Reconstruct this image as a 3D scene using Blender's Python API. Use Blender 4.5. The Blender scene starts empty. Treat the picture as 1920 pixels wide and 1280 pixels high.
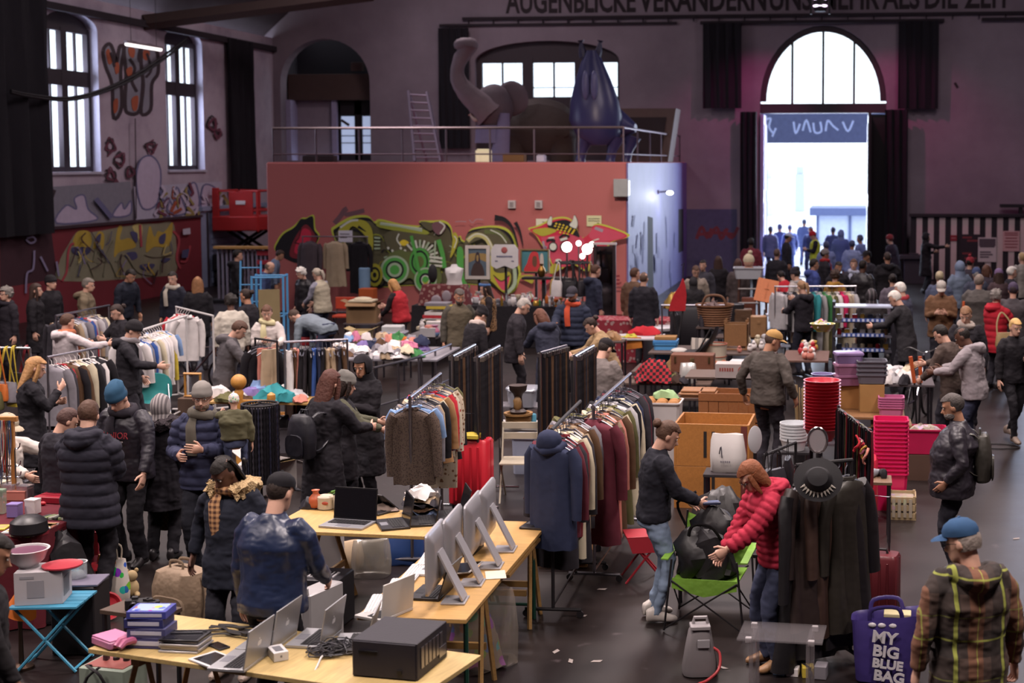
import bpy, math, random
from mathutils import Vector as V, Matrix as M, noise as NZ
R=random.Random(7)
PI=math.pi;rad=math.radians
SC=bpy.context.scene;COL=SC.collection
# ---------------------------------------------------------------- camera model (1920x1280)
F=2667.;CX=1320.;CY=491.;H=3.83
_p=rad(4);_y=rad(6)
def ray(px,py):
 x=(px-CX)/F;y=-(py-CY)/F
 dy=math.cos(_p)+y*math.sin(_p);dz=-math.sin(_p)+y*math.cos(_p)
 c,s=math.cos(_y),math.sin(_y)
 return V((c*x-s*dy,s*x+c*dy,dz))
def gp(px,py,z=0.):
 d=ray(px,py);return V((0,0,H))+d*((z-H)/d.z)
def pY(px,py,Y):
 d=ray(px,py);return V((0,0,H))+d*(Y/d.y)
def pX(px,py,X):
 d=ray(px,py);return V((0,0,H))+d*(X/d.x)
def ppm(p):   # pixels per metre at a point
 return F/(-math.sin(_y)*p[0]+math.cos(_y)*p[1])
# ---------------------------------------------------------------- materials
def lin(h):
 h=h.lstrip('#');o=[]
 for i in (0,2,4):
  c=int(h[i:i+2],16)/255;o.append(c/12.92 if c<=.04045 else ((c+.055)/1.055)**2.4)
 return o+[1.]
_mc={}
def mat(h,rough=.75,metal=0,var=.12,scale=6,bump=0,bscale=60,spec=.4,emit=0,coat=0,alpha=1,sheen=0,trans=0):
 k=(h,rough,metal,var,scale,bump,bscale,spec,emit,coat,alpha,sheen,trans)
 if k in _mc:return _mc[k]
 m=bpy.data.materials.new('m_'+h.strip('#'));m.use_nodes=True
 nt=m.node_tree;N=nt.nodes;L=nt.links;b=N['Principled BSDF']
 c=lin(h);b.inputs['Base Color'].default_value=c;b.inputs['Roughness'].default_value=rough
 b.inputs['Metallic'].default_value=metal;b.inputs['Specular IOR Level'].default_value=spec
 b.inputs['Alpha'].default_value=alpha
 if coat:b.inputs['Coat Weight'].default_value=coat
 if sheen:b.inputs['Sheen Weight'].default_value=sheen
 if trans:b.inputs['Transmission Weight'].default_value=trans
 if emit:
  b.inputs['Emission Color'].default_value=c;b.inputs['Emission Strength'].default_value=emit
 if var or bump:
  tc=N.new('ShaderNodeTexCoord')
 if var:
  n=N.new('ShaderNodeTexNoise');n.inputs['Scale'].default_value=scale;n.inputs['Detail'].default_value=2
  L.new(tc.outputs['Object'],n.inputs['Vector'])
  mx=N.new('ShaderNodeMix');mx.data_type='RGBA'
  mx.inputs[6].default_value=[x*(1-var) for x in c[:3]]+[1];mx.inputs[7].default_value=[min(1,x*(1+var)) for x in c[:3]]+[1]
  L.new(n.outputs['Fac'],mx.inputs[0]);L.new(mx.outputs[2],b.inputs['Base Color'])
 if bump:
  n2=N.new('ShaderNodeTexNoise');n2.inputs['Scale'].default_value=bscale;n2.inputs['Detail'].default_value=1
  L.new(tc.outputs['Object'],n2.inputs['Vector'])
  bp=N.new('ShaderNodeBump');bp.inputs['Strength'].default_value=bump;bp.inputs['Distance'].default_value=.02
  L.new(n2.outputs['Fac'],bp.inputs['Height']);L.new(bp.outputs['Normal'],b.inputs['Normal'])
 _mc[k]=m;return m
def cloth(h):return mat(h,.85,var=.18,scale=7,bump=.3,bscale=11,spec=.25)
def leather(h):return mat(h,.45,var=.12,scale=9,bump=.25,bscale=14,spec=.45)
def satin(h):return mat(h,.36,var=.06,scale=4,bump=.18,bscale=7,spec=.5)
def plastic(h):return mat(h,.35,var=.04,spec=.5)
def metalm(h='b8b8be',r=.3):return mat(h,r,1,var=.05)
def wood(h):
 k=('wood',h)
 if k in _mc:return _mc[k]
 m=bpy.data.materials.new('wood_'+h);m.use_nodes=True;nt=m.node_tree;N=nt.nodes;L=nt.links;b=N['Principled BSDF']
 tc=N.new('ShaderNodeTexCoord');mp=N.new('ShaderNodeMapping');mp.inputs['Scale'].default_value=(14,1.6,14)
 n=N.new('ShaderNodeTexNoise');n.inputs['Scale'].default_value=2.5;n.inputs['Detail'].default_value=4;n.inputs['Distortion'].default_value=1.2
 L.new(tc.outputs['Object'],mp.inputs['Vector']);L.new(mp.outputs['Vector'],n.inputs['Vector'])
 c=lin(h);mx=N.new('ShaderNodeMix');mx.data_type='RGBA'
 mx.inputs[6].default_value=[x*.68 for x in c[:3]]+[1];mx.inputs[7].default_value=[min(1,x*1.25) for x in c[:3]]+[1]
 L.new(n.outputs['Fac'],mx.inputs[0]);L.new(mx.outputs[2],b.inputs['Base Color'])
 b.inputs['Roughness'].default_value=.5;_mc[k]=m;return m
def pattern(kind,ca,cb,scale=10,rough=.8,axis='xz',w=.5):
 """checks / stripes / plaid / dots woven or printed into a material, object coordinates"""
 k=(kind,ca,cb,scale,rough,axis,w)
 if k in _mc:return _mc[k]
 m=bpy.data.materials.new(kind+'_'+ca);m.use_nodes=True;nt=m.node_tree;N=nt.nodes;L=nt.links;b=N['Principled BSDF']
 b.inputs['Roughness'].default_value=rough;b.inputs['Specular IOR Level'].default_value=.3
 tc=N.new('ShaderNodeTexCoord');sp=N.new('ShaderNodeSeparateXYZ');L.new(tc.outputs['Object'],sp.inputs[0])
 def stripe(ax,wd=w,sc=scale):
  a=N.new('ShaderNodeMath');a.operation='MULTIPLY';a.inputs[1].default_value=sc;L.new(sp.outputs[ax.upper()],a.inputs[0])
  f=N.new('ShaderNodeMath');f.operation='FRACT';L.new(a.outputs[0],f.inputs[0])
  g=N.new('ShaderNodeMath');g.operation='LESS_THAN';g.inputs[1].default_value=wd;L.new(f.outputs[0],g.inputs[0]);return g.outputs[0]
 mx=N.new('ShaderNodeMix');mx.data_type='RGBA';mx.inputs[6].default_value=lin(ca);mx.inputs[7].default_value=lin(cb)
 if kind=='stripe':fac=stripe(axis[0])
 elif kind in('plaid','check'):
  o=N.new('ShaderNodeMath');o.operation='ADD' if kind=='plaid' else 'SUBTRACT'
  L.new(stripe(axis[0]),o.inputs[0]);L.new(stripe(axis[1]),o.inputs[1])
  q=N.new('ShaderNodeMath');q.operation='MULTIPLY' if kind=='plaid' else 'ABSOLUTE';q.inputs[1].default_value=.5;L.new(o.outputs[0],q.inputs[0]);fac=q.outputs[0]
 else:
  vo=N.new('ShaderNodeTexVoronoi');vo.inputs['Scale'].default_value=scale;L.new(tc.outputs['Object'],vo.inputs['Vector'])
  g=N.new('ShaderNodeMath');g.operation='LESS_THAN';g.inputs[1].default_value=w;L.new(vo.outputs['Distance'],g.inputs[0]);fac=g.outputs[0]
  if kind=='multi':
   hs=N.new('ShaderNodeHueSaturation');hs.inputs['Color'].default_value=lin(cb)
   s2=N.new('ShaderNodeSeparateColor');L.new(vo.outputs['Color'],s2.inputs[0]);L.new(s2.outputs[0],hs.inputs['Hue']);L.new(hs.outputs[0],mx.inputs[7])
 L.new(fac,mx.inputs[0]);L.new(mx.outputs[2],b.inputs['Base Color']);_mc[k]=m;return m
def glassm(tint='dfe8ee',op=.12,rough=.05):
 k=('glass',tint,op,rough)
 if k in _mc:return _mc[k]
 m=bpy.data.materials.new('glass');m.use_nodes=True;nt=m.node_tree;N=nt.nodes;L=nt.links;N.remove(N['Principled BSDF'])
 t=N.new('ShaderNodeBsdfTransparent');t.inputs[0].default_value=[.8+.2*x for x in lin(tint)]
 g=N.new('ShaderNodeBsdfGlossy');g.inputs['Roughness'].default_value=rough
 d=N.new('ShaderNodeBsdfDiffuse');d.inputs[0].default_value=lin(tint)
 x=N.new('ShaderNodeMixShader');x.inputs[0].default_value=op;L.new(t.outputs[0],x.inputs[1]);L.new(g.outputs[0],x.inputs[2])
 x2=N.new('ShaderNodeMixShader');x2.inputs[0].default_value=op*.8;L.new(x.outputs[0],x2.inputs[1]);L.new(d.outputs[0],x2.inputs[2])
 L.new(x2.outputs[0],N['Material Output'].inputs[0]);_mc[k]=m;return m
# ---------------------------------------------------------------- mesh builder
class MB:
 def __init__(s):s.v=[];s.f=[];s.k=[];s.mi=0
 def add(s,vs,fs,mi=None):
  o=len(s.v);s.v+=[V(x) for x in vs];s.f+=[tuple(i+o for i in f) for f in fs];s.k+=[s.mi if mi is None else mi]*len(fs);return o
 def loft(s,rings,cap=True,mi=None,close=False):
  n=len(rings[0]);vs=[p for r in rings for p in r];fs=[]
  m=len(rings)
  for i in range(m if close else m-1):
   a=i*n;b=((i+1)%m)*n
   for j in range(n):
    k=(j+1)%n;fs.append((a+j,a+k,b+k,b+j))
  if cap and not close:
   fs.append(tuple(range(n-1,-1,-1)));fs.append(tuple((m-1)*n+i for i in range(n)))
  s.add(vs,fs,mi);return s
 def rings(s,spec,n=16,cap=True,mi=None,pw=1.):
  """spec: (centre,u,v,ru,rv) ; pw<1 squares the section"""
  rr=[]
  for c,u,v,a,b in spec:
   r=[]
   for i in range(n):
    t=2*PI*i/n;x,y=math.cos(t),math.sin(t)
    if pw!=1:x=math.copysign(abs(x)**pw,x);y=math.copysign(abs(y)**pw,y)
    r.append(V(c)+V(u)*(x*a)+V(v)*(y*b))
   rr.append(r)
  return s.loft(rr,cap,mi)
 def tube(s,pts,rr,n=8,cap=True,mi=None,flat=1.,close=False,up=None):
  pts=[V(p) for p in pts];m=len(pts)
  if not hasattr(rr,'__len__'):rr=[rr]*m
  spec=[];u=None
  for i in range(m):
   if close:d=pts[(i+1)%m]-pts[i-1]
   else:d=pts[min(i+1,m-1)]-pts[max(i-1,0)]
   if d.length<1e-9:d=V((0,0,1))
   d.normalize()
   if u is None:
    u=V(up) if up else (V((1,0,0)) if abs(d.x)<.9 else V((0,1,0)))
   u=u-d*u.dot(d)
   if u.length<1e-6:u=d.orthogonal()
   u.normalize();w=d.cross(u)
   spec.append((pts[i],u.copy(),w,rr[i],rr[i]*flat))
  if close:
   rg=[]
   for c,a,b,p,q in spec:rg.append([c+a*math.cos(2*PI*j/n)*p+b*math.sin(2*PI*j/n)*q for j in range(n)])
   return s.loft(rg,False,mi,True)
  return s.rings(spec,n,cap,mi)
 def box(s,c,d,rz=0,b=.12,mi=None,mtx=None,taper=1.):
  """chamfered box, c centre, d full size"""
  x,y,z=d[0]/2,d[1]/2,d[2]/2;e=min(x,y,z)*b if b<1 else b
  Q=M.Rotation(rz,3,'Z') if mtx is None else mtx
  def ring(h,i,t):
   a,bb=(x-i)*t,(y-i)*t;q=e if i==0 else e*.5
   q=min(q,a*.9,bb*.9)
   return [V(c)+Q@V(p) for p in((a,-bb+q,h),(a,bb-q,h),(a-q,bb,h),(-a+q,bb,h),(-a,bb-q,h),(-a,-bb+q,h),(-a+q,-bb,h),(a-q,-bb,h))]
  return s.loft([ring(-z,e,1),ring(-z+e,0,1),ring(z-e,0,taper),ring(z,e,taper)],True,mi)
 def bx(s,a,b,mi=None):
  a=V(a);b=V(b);return s.box((a+b)/2,(abs(b.x-a.x),abs(b.y-a.y),abs(b.z-a.z)),b=.02,mi=mi)
 def lathe(s,prof,c=(0,0,0),n=20,mi=None,cap=True,axis=None,sq=1.):
  Q=axis if axis is not None else M.Identity(3)
  return s.loft([[V(c)+Q@V((r*math.cos(2*PI*i/n),r*sq*math.sin(2*PI*i/n),z)) for i in range(n)] for r,z in prof],cap,mi)
 def ell(s,c,r,n=12,m=8,mi=None,mtx=None):
  Q=mtx if mtx is not None else M.Identity(3)
  rr=[]
  for k in range(m+1):
   t=-PI/2+PI*k/m
   if k==0:t+=.12
   if k==m:t-=.12
   rr.append([V(c)+Q@V((r[0]*math.cos(t)*math.cos(2*PI*i/n),r[1]*math.cos(t)*math.sin(2*PI*i/n),r[2]*math.sin(t))) for i in range(n)])
  return s.loft(rr,True,mi)
 def ext(s,pts,off,mi=None):
  """polygon (3d points) extruded by vector off"""
  n=len(pts);p=[V(q) for q in pts];o=V(off)
  fs=[tuple(range(n-1,-1,-1)),tuple(range(n,2*n))]+[(i,(i+1)%n,n+(i+1)%n,n+i) for i in range(n)]
  s.add(p+[q+o for q in p],fs,mi);return s
 def poly(s,pts,mi=None):s.add(pts,[tuple(range(len(pts)))],mi);return s
 def jig(s,a,sc=8,seed=0,i0=0):
  o=V((seed*7.3,seed*3.1,seed*1.7))
  for i in range(i0,len(s.v)):
   p=s.v[i];s.v[i]=p+NZ.noise_vector(p*sc+o)*a
  return s
 def xf(s,m,i0=0):
  for i in range(i0,len(s.v)):s.v[i]=m@s.v[i]
  return s
 def mesh(s,name,mats,smooth=True,ang=40):
  me=bpy.data.meshes.new(name);me.from_pydata([tuple(v) for v in s.v],[],s.f)
  for m in (mats if isinstance(mats,(list,tuple)) else [mats]):me.materials.append(m)
  if any(s.k):me.polygons.foreach_set('material_index',s.k)
  if smooth:
   me.polygons.foreach_set('use_smooth',[True]*len(s.f))
   try:me.set_sharp_from_angle(angle=rad(ang))
   except Exception:pass
  me.update();return me
 def build(s,name,mats,parent=None,loc=(0,0,0),rz=0,smooth=True,ang=40):
  return mko(name,s.mesh(name,mats,smooth,ang),parent,loc,rz)
_late=[]
def mko(name,data,parent=None,loc=(0,0,0),rz=0):
 o=bpy.data.objects.new(name,data);o.location=loc
 if rz:o.rotation_euler=(0,0,rz)
 if parent:o.parent=parent
 COL.objects.link(o);return o
def tag(o,label=None,cat=None,group=None,kind=None):
 if label:o['label']=label
 if cat:o['category']=cat
 if group:o['group']=group
 if kind:o['kind']=kind
 return o
def thing(name,label,cat,loc=(0,0,0),rz=0,group=None):
 o=mko(name,None,None,loc,rz);o.empty_display_size=.1;return tag(o,label,cat,group)
def struct(o):o['kind']='structure';return o
def lab(o,l):o['label']=l;return o
def dup(root,label=None,loc=None,rz=None,mats=None,group=None):
 """copy a thing with its parts and sub-parts; mats {part name: material} override per object"""
 def cp(o,par):
  c=o.copy();COL.objects.link(c)
  if par:c.parent=par
  if mats:
   b=o.name.split('.')[0]
   if b in mats and c.type=='MESH' and c.material_slots:
    c.material_slots[0].link='OBJECT';c.material_slots[0].material=mats[b]
  for ch in kids.get(o.name,()):cp(ch,c)
  return c
 kids={}
 st=[root]
 while st:
  o=st.pop()
  kids[o.name]=list(_kids.get(o.name,()))
  st+=kids[o.name]
 r=cp(root,None)
 if label:r['label']=label
 if group:r['group']=group
 if loc is not None:r.location=loc
 if rz is not None:r.rotation_euler=(0,0,rz)
 return r
_kids={}
def reg(root):   # remember children so that copies are quick
 def g(o):
  _kids[o.name]=[c for c in o.children]
  for c in o.children:g(c)
 g(root);return root
ORD='first second third fourth fifth sixth seventh eighth ninth tenth eleventh twelfth thirteenth fourteenth fifteenth sixteenth seventeenth eighteenth nineteenth twentieth twenty-first twenty-second twenty-third twenty-fourth twenty-fifth twenty-sixth twenty-seventh twenty-eighth'.split()
def text_mesh(mb,txt,size,mtx,depth=.004,mi=0,sx=1.,bold=0):
 cu=bpy.data.curves.new('t','FONT');cu.body=txt;cu.size=size;cu.extrude=depth/2;cu.offset=bold;cu.align_x='CENTER';cu.align_y='CENTER';cu.resolution_u=3
 o=bpy.data.objects.new('t',cu);me=o.to_mesh()
 mb.add([mtx@V((v.co.x*sx,v.co.y,v.co.z)) for v in me.vertices],[tuple(p.vertices) for p in me.polygons],mi)
 o.to_mesh_clear();bpy.data.objects.remove(o);bpy.data.curves.remove(cu)
# ================================================================ THE HALL
YB=47.5;XL=-19.92;YC=35.0
def sm(pts,closed=False,k=4):
 """catmull-rom through 2d/3d points"""
 p=[V(tuple(q)+(0,)*(3-len(q))) for q in pts];n=len(p);o=[]
 for i in range(n if closed else n-1):
  if closed:a,b,c,d=p[i-1],p[i],p[(i+1)%n],p[(i+2)%n]
  else:a,b,c,d=p[max(i-1,0)],p[i],p[i+1],p[min(i+2,n-1)]
  for j in range(k):
   t=j/k;o.append(.5*((2*b)+(c-a)*t+(2*a-5*b+4*c-d)*t*t+(3*b-a-3*c+d)*t**3))
 if not closed:o.append(p[-1])
 return o
class Paint:
 """flat paint on a wall: shapes traced onto the wall's own plane"""
 def __init__(s,mb,pj,nrm,org=(0,0),sc=1.):s.mb=mb;s.pj=pj;s.n=V(nrm);s.l=1;s.org=org;s.sc=sc
 def P(s,q):return s.pj(s.org[0]+q[0]*s.sc,s.org[1]+q[1]*s.sc)+s.n*(.0015*s.l)
 def fill(s,pts,mi,smooth=True):
  q=sm(pts,True) if smooth else pts
  s.mb.poly([s.P(a) for a in q],mi);s.l+=1
 def stroke(s,pts,w,mi,smooth=True,closed=False,taper=False):
  q=sm(pts,closed) if smooth else [V((a[0],a[1],0)) for a in pts]
  if closed:q.append(q[0])
  L=[];n=len(q)
  for i in range(n):
   d=q[min(i+1,n-1)]-q[max(i-1,0)];d=V((-d.y,d.x,0));d.normalize()
   ww=w*(1-.85*i/(n-1)) if taper else w
   L.append((q[i]+d*ww/2,q[i]-d*ww/2))
  vs=[];fs=[]
  for a,b in L:vs+=[s.P(a),s.P(b)]
  for i in range(n-1):fs.append((2*i,2*i+1,2*i+3,2*i+2))
  s.mb.add(vs,fs,mi);s.l+=1
def wallmesh(mb,mp,u0,u1,z0,z1,ops,t,mi=0,mr=0):
 cu=u0
 def q(a,b,c,d,mi=mi):mb.add([mp(*a,0),mp(*b,0),mp(*c,0),mp(*d,0)],[(0,1,2,3)],mi)
 for a,b,zb,zs,za in sorted(ops):
  q((cu,z0),(a,z0),(a,z1),(cu,z1));cu=b
  if zb>z0:q((a,z0),(b,z0),(b,zb),(a,zb))
  arc=[((a+b)/2-(b-a)/2*math.cos(PI*i/20),zs+(za-zs)*math.sin(PI*i/20)) for i in range(21)]
  for i in range(20):
   p,r=arc[i],arc[i+1];q(p,r,(r[0],z1),(p[0],z1))
  loop=[(a,zb)]+arc+[(b,zb)]
  for i in range(len(loop)):
   p,r=loop[i],loop[(i+1)%len(loop)]
   mb.add([mp(*p,0),mp(*r,0),mp(*r,t),mp(*p,t)],[(0,1,2,3)],mr)
 q((cu,z0),(u1,z0),(u1,z1),(cu,z1))
def plaster(name,ca,cb,cc,sc=.35):
 m=bpy.data.materials.new(name);m.use_nodes=True;nt=m.node_tree;N=nt.nodes;L=nt.links;b=N['Principled BSDF'];b.inputs['Roughness'].default_value=.85
 tc=N.new('ShaderNodeTexCoord');n=N.new('ShaderNodeTexNoise');n.inputs['Scale'].default_value=sc;n.inputs['Detail'].default_value=6;n.inputs['Roughness'].default_value=.65
 L.new(tc.outputs['Object'],n.inputs['Vector']);r=N.new('ShaderNodeValToRGB');e=r.color_ramp.elements
 e[0].position=.32;e[0].color=lin(ca);e[1].position=.7;e[1].color=lin(cc);x=e.new(.5);x.color=lin(cb)
 L.new(n.outputs['Fac'],r.inputs[0]);L.new(r.outputs[0],b.inputs['Base Color']);return m
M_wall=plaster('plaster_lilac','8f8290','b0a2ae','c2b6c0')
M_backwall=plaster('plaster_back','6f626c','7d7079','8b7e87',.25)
M_dark=mat('2a2228',.9,var=.1);M_frame=mat('31262c',.6,var=.1);M_black=mat('16131a',.95,var=.2,scale=3,bump=.6,bscale=3)
M_blk=mat('181418',.6,var=0)
def floor_mat():
 m=bpy.data.materials.new('sealed_asphalt');m.use_nodes=True;nt=m.node_tree;N=nt.nodes;L=nt.links;b=N['Principled BSDF']
 tc=N.new('ShaderNodeTexCoord')
 n=N.new('ShaderNodeTexNoise');n.inputs['Scale'].default_value=.7;n.inputs['Detail'].default_value=8;n.inputs['Roughness'].default_value=.7;L.new(tc.outputs['Object'],n.inputs['Vector'])
 r=N.new('ShaderNodeValToRGB');e=r.color_ramp.elements;e[0].position=.3;e[0].color=lin('171213');e[1].position=.75;e[1].color=lin('261e1d')
 L.new(n.outputs['Fac'],r.inputs[0])
 n2=N.new('ShaderNodeTexNoise');n2.inputs['Scale'].default_value=6;n2.inputs['Detail'].default_value=6;L.new(tc.outputs['Object'],n2.inputs['Vector'])
 r2=N.new('ShaderNodeValToRGB');f=r2.color_ramp.elements;f[0].position=.66;f[0].color=(0,0,0,1);f[1].position=.8;f[1].color=(.5,.5,.5,1);L.new(n2.outputs['Fac'],r2.inputs[0])
 mx=N.new('ShaderNodeMix');mx.data_type='RGBA';L.new(r2.outputs[0],mx.inputs[0]);L.new(r.outputs[0],mx.inputs[6]);mx.inputs[7].default_value=lin('5f5457');L.new(mx.outputs[2],b.inputs['Base Color'])
 r3=N.new('ShaderNodeMapRange');r3.inputs[3].default_value=.27;r3.inputs[4].default_value=.5;b.inputs['Specular IOR Level'].default_value=.35;L.new(n.outputs['Fac'],r3.inputs[0]);L.new(r3.outputs[0],b.inputs['Roughness'])
 bp=N.new('ShaderNodeBump');bp.inputs['Strength'].default_value=.12;L.new(n2.outputs['Fac'],bp.inputs['Height']);L.new(bp.outputs['Normal'],b.inputs['Normal'])
 return m
XR=9.5
mb=MB();mb.add([(XL-.6,-3,0),(XR,-3,0),(XR,YB+.5,0),(XL-.6,YB+.5,0)],[(0,1,2,3)])
struct(mb.build('floor',floor_mat(),smooth=False))
# ---- left wall with two tall windows, graffiti painted on it
W1=(33.55,36.05,3.58,7.28,7.68);W2=(39.75,42.15,3.6,7.4,7.8)
mb=MB();wallmesh(mb,lambda u,z,d:V((XL-d,u,z)),-3,YB+.3,0,8.1,[W1,W2],.42,0,1)
gl=[M_wall,mat('b7b3c4',.8),mat('3a2d33',.8,var=.3),mat('86848f',.8),mat('a5553a',.8),mat('6f3b4c',.8),mat('bfb2c6',.8),mat('9a8a52',.8),mat('6b6a8c',.8),mat('c9bfd0',.8)]
pw=Paint(mb,lambda x,y:pX(x,y,XL),(1,0,0))
for pts in([(193,95),(205,82),(214,100),(218,120),(224,88),(232,92),(226,135),(228,200),(213,222),(210,160),(198,125)],[(232,92),(240,80),(262,86),(260,110),(268,130),(262,205),(240,212),(234,195),(236,140)],[(266,88),(292,92),(296,135),(284,158),(282,205),(264,212),(268,160),(264,120)]):
 pw.fill(pts,3);pw.stroke(pts,7,2,closed=True)
for pts in([(198,98),(204,92),(210,115),(203,120)],[(214,120),(222,118),(222,135),(216,138)],[(212,190),(220,185),(220,205),(213,212)],[(240,90),(252,92),(250,108),(242,104)],[(268,95),(280,97),(276,112),(268,110)],[(246,185),(258,180),(256,205),(248,206)],[(236,130),(246,125),(246,140),(238,142)]):pw.fill(pts,4)
pw.stroke([(242,110),(252,128),(246,150),(256,172)],5,2);pw.stroke([(274,100),(282,130),(272,145)],5,2);pw.stroke([(206,98),(214,125)],4,2)
for c in((205,275,16),(222,300,14),(206,330,15),(216,350,12),(280,275,14),(240,322,10),(395,232,12),(405,250,9)):
 for j in range(4):
  a=R.uniform(0,6);pw.stroke([(c[0]+c[2]*math.cos(a+q*1.9)*R.uniform(.4,1),c[1]+c[2]*math.sin(a+q*1.9)*R.uniform(.4,1.3)) for q in range(4)],3,5 if j%2 else 2)
pw.fill([(66,352),(240,340),(245,412),(70,430)],3,False);pw.fill([(246,350),(412,340),(414,402),(250,412)],1,False)
for pts in([(100,418),(118,385),(138,392),(134,372),(152,366),(160,392),(176,412)],[(206,405),(222,380),(228,392),(240,376),(238,402)],[(258,300),(280,293),(296,320),(290,380),(262,390),(250,340)],[(300,402),(308,370),(320,385),(326,350),(338,380),(342,400)],[(345,395),(350,350),(362,345),(368,385)],[(372,390),(376,348),(398,352),(404,372),(392,392)]):
 pw.fill(pts,6);pw.stroke(pts,3,8,closed=True)
for j in range(34):
 x=R.uniform(285,412);y=R.uniform(342,398);pw.stroke([(x,y),(x+R.uniform(-12,12),y+R.uniform(6,24)),(x+R.uniform(-10,14),y+R.uniform(10,34))],R.uniform(2,6),R.choice([5,7,9,8,4,9]))
pw.stroke([(90,355),(80,385),(72,425)],11,2);pw.stroke([(170,372),(200,408)],9,8);pw.stroke([(244,222),(246,410)],2,2,False)
struct(mb.build('wall_left',gl,smooth=False))
def sash_window(name,o,x):
 y0,y1,zb,zs,za=o;mb=MB();w=y1-y0;ym=(y0+y1)/2
 for a,b in((y0,y0+.13),(ym-.14,ym+.14),(y1-.13,y1)):mb.bx((x-.06,a,zb),(x+.08,b,zs))
 for a in(y0+w*.27,y1-w*.27+.06):mb.bx((x-.03,a-.035,zb),(x+.03,a+.035,zs-.05))
 for a,b in((zb,zb+.14),(zb+2.22,zb+2.62),(zs-.1,zs+.05)):mb.bx((x-.05,y0,a),(x+.07,y1,b))
 mb.ext([(x-.03,y0,zs)]+[(x-.03,ym-w/2*math.cos(PI*i/14),zs+(za-zs)*math.sin(PI*i/14)) for i in range(15)]+[(x-.03,y1,zs)],(.06,0,0))
 f=struct(mb.build(name,M_frame));g=MB();g.box((x-.01,ym,(zb+zs)/2),(.012,w-.05,zs-zb-.05),b=.1);g.build('pane',glassm('e8eef6',.08),f)
 s=MB();s.bx((x+.02,y0-.02,zb-.06),(XL+.06,y1+.04,zb+.01));s.build('window_sill',mat('b9b4c2',.6),f);return f
sash_window('window_1',W1,XL-.3);sash_window('window_2',W2,XL-.3)
mb=MB();mb.bx((XL,20,7.62),(XL+.16,YB,7.8));struct(mb.build('trim_1',M_dark))
# ---- back wall
A1=(-19.67,-16.49,3.9,6.55,8.05);A2=(-12.8,-7.85,3.9,7.25,7.92);DO=(-3.12,1.05,0,5.85,8.35)
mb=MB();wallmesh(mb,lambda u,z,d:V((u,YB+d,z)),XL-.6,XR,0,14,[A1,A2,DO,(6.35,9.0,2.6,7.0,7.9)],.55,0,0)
bl=[M_backwall,mat('4b4a66',.8,var=.2),mat('6d3038',.8,var=.3),mat('2b2126',.8,var=.1),mat('6a5c66',.8),mat('3a3040',.8)]
pb=Paint(mb,lambda x,y:pY(x,y,YB),(0,-1,0))
pb.fill([(1287,392),(1382,392),(1382,560),(1287,560)],1,False)
for q in([(1306,448),(1316,425),(1326,446),(1334,428)],[(1330,446),(1344,426),(1352,448),(1364,428)],[(1358,430),(1372,446),(1384,426)],[(1308,440),(1340,436),(1380,440)]):pb.stroke(q,6,2)
for q in([(640,225),(655,235)],[(1790,155),(1796,165)],):pb.stroke(q,5,3)
for w,x in(('AUGENBLICKE',1070),('VERÄNDERN',1318),('UNS',1482),('MEHR',1592),('ALS',1690),('DIE',1764),('ZEIT',1852)):
 c=pY(x,6,YB);text_mesh(mb,w,1.12,M.Translation((c.x,YB-.012,9.2))@M.Rotation(PI/2,4,'X'),.01,3,{'AUGENBLICKE':.60,'VERÄNDERN':.66}.get(w,.66),.025)
struct(mb.build('wall_back',bl,smooth=False))
mb=MB();mb.bx((-13.2,YB-.12,8.62),(XR,YB,8.72));mb.bx((-14,YB-.1,8.42),(-5.9,YB-.03,8.5));mb.bx((-5.1,YB-.2,8.4),(2.9,YB-.1,8.5));mb.bx((4.1,YB-.2,8.42),(XR,YB-.1,8.52))
for k in range(26):mb.bx((-13+k*.85,YB-.11,8.5),(-12.96+k*.85,YB-.05,8.62))
struct(mb.build('trim_2',M_dark))
mb=MB();y=YB+.55
mb.add([(-19.8,y+1.2,3.7),(-16.3,y+1.2,3.7),(-16.3,y+1.2,8.3),(-19.8,y+1.2,8.3)],[(0,1,2,3)],1)
mb.bx((-19.7,y+.5,3.8),(-18.15,y+.62,6.0),0);mb.bx((-18.18,y+.3,3.8),(-18.0,y+.6,6.1),2);mb.bx((-19.75,y-.1,3.8),(-19.5,y+.5,6.0),2);mb.bx((-19.7,y+.2,6.0),(-16.4,y+.5,6.9),3);mb.bx((-17.4,y+.15,7.0),(-17.0,y+.4,7.3),3)
for a in(-18.05,-17.28,-16.52):mb.bx((a-.13,y+.45,3.8),(a+.13,y+.6,6.0),1)
mb.bx((-18.1,y+.45,5.5),(-16.45,y+.6,6.0),1);mb.bx((-18.1,y+.45,3.8),(-16.45,y+.6,4.1),1)
for z in(4.5,4.75):mb.bx((-18.1,y+.5,z),(-16.45,y+.54,z+.03),1)
f=struct(mb.build('window_3',[mat('8a7d88',.8),mat('1e181d',.8),mat('9d96b4',.8),mat('4c3a36',.8)]))
g=MB();g.box((-17.28,y+.55,4.75),(1.5,.012,1.4));g.build('pane',mat('a8b6d6',.3,emit=.75,var=.25,scale=1.6),f)
for k,(a,b,c,d) in enumerate([(-20.5,y-.3,-19.75,y+1.4),(-16.45,y-.3,-16.3,y+1.4)]):
 m2=MB();m2.bx((a,b,3.6),(c,d,8.4));struct(m2.build('wall_niche',M_dark))
mb=MB();y=YB+.3;z0,z1=6.05,7.2
for a,b in((-12.9,-12.62),(-11.22,-10.86),(-9.42,-9.1),(-7.95,-7.75)):mb.bx((a,y-.08,3.8),(b,y+.08,7.4))
for a in(-11.92,-10.14,-8.5):mb.bx((a-.03,y-.04,z0),(a+.03,y+.04,z1))
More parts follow.
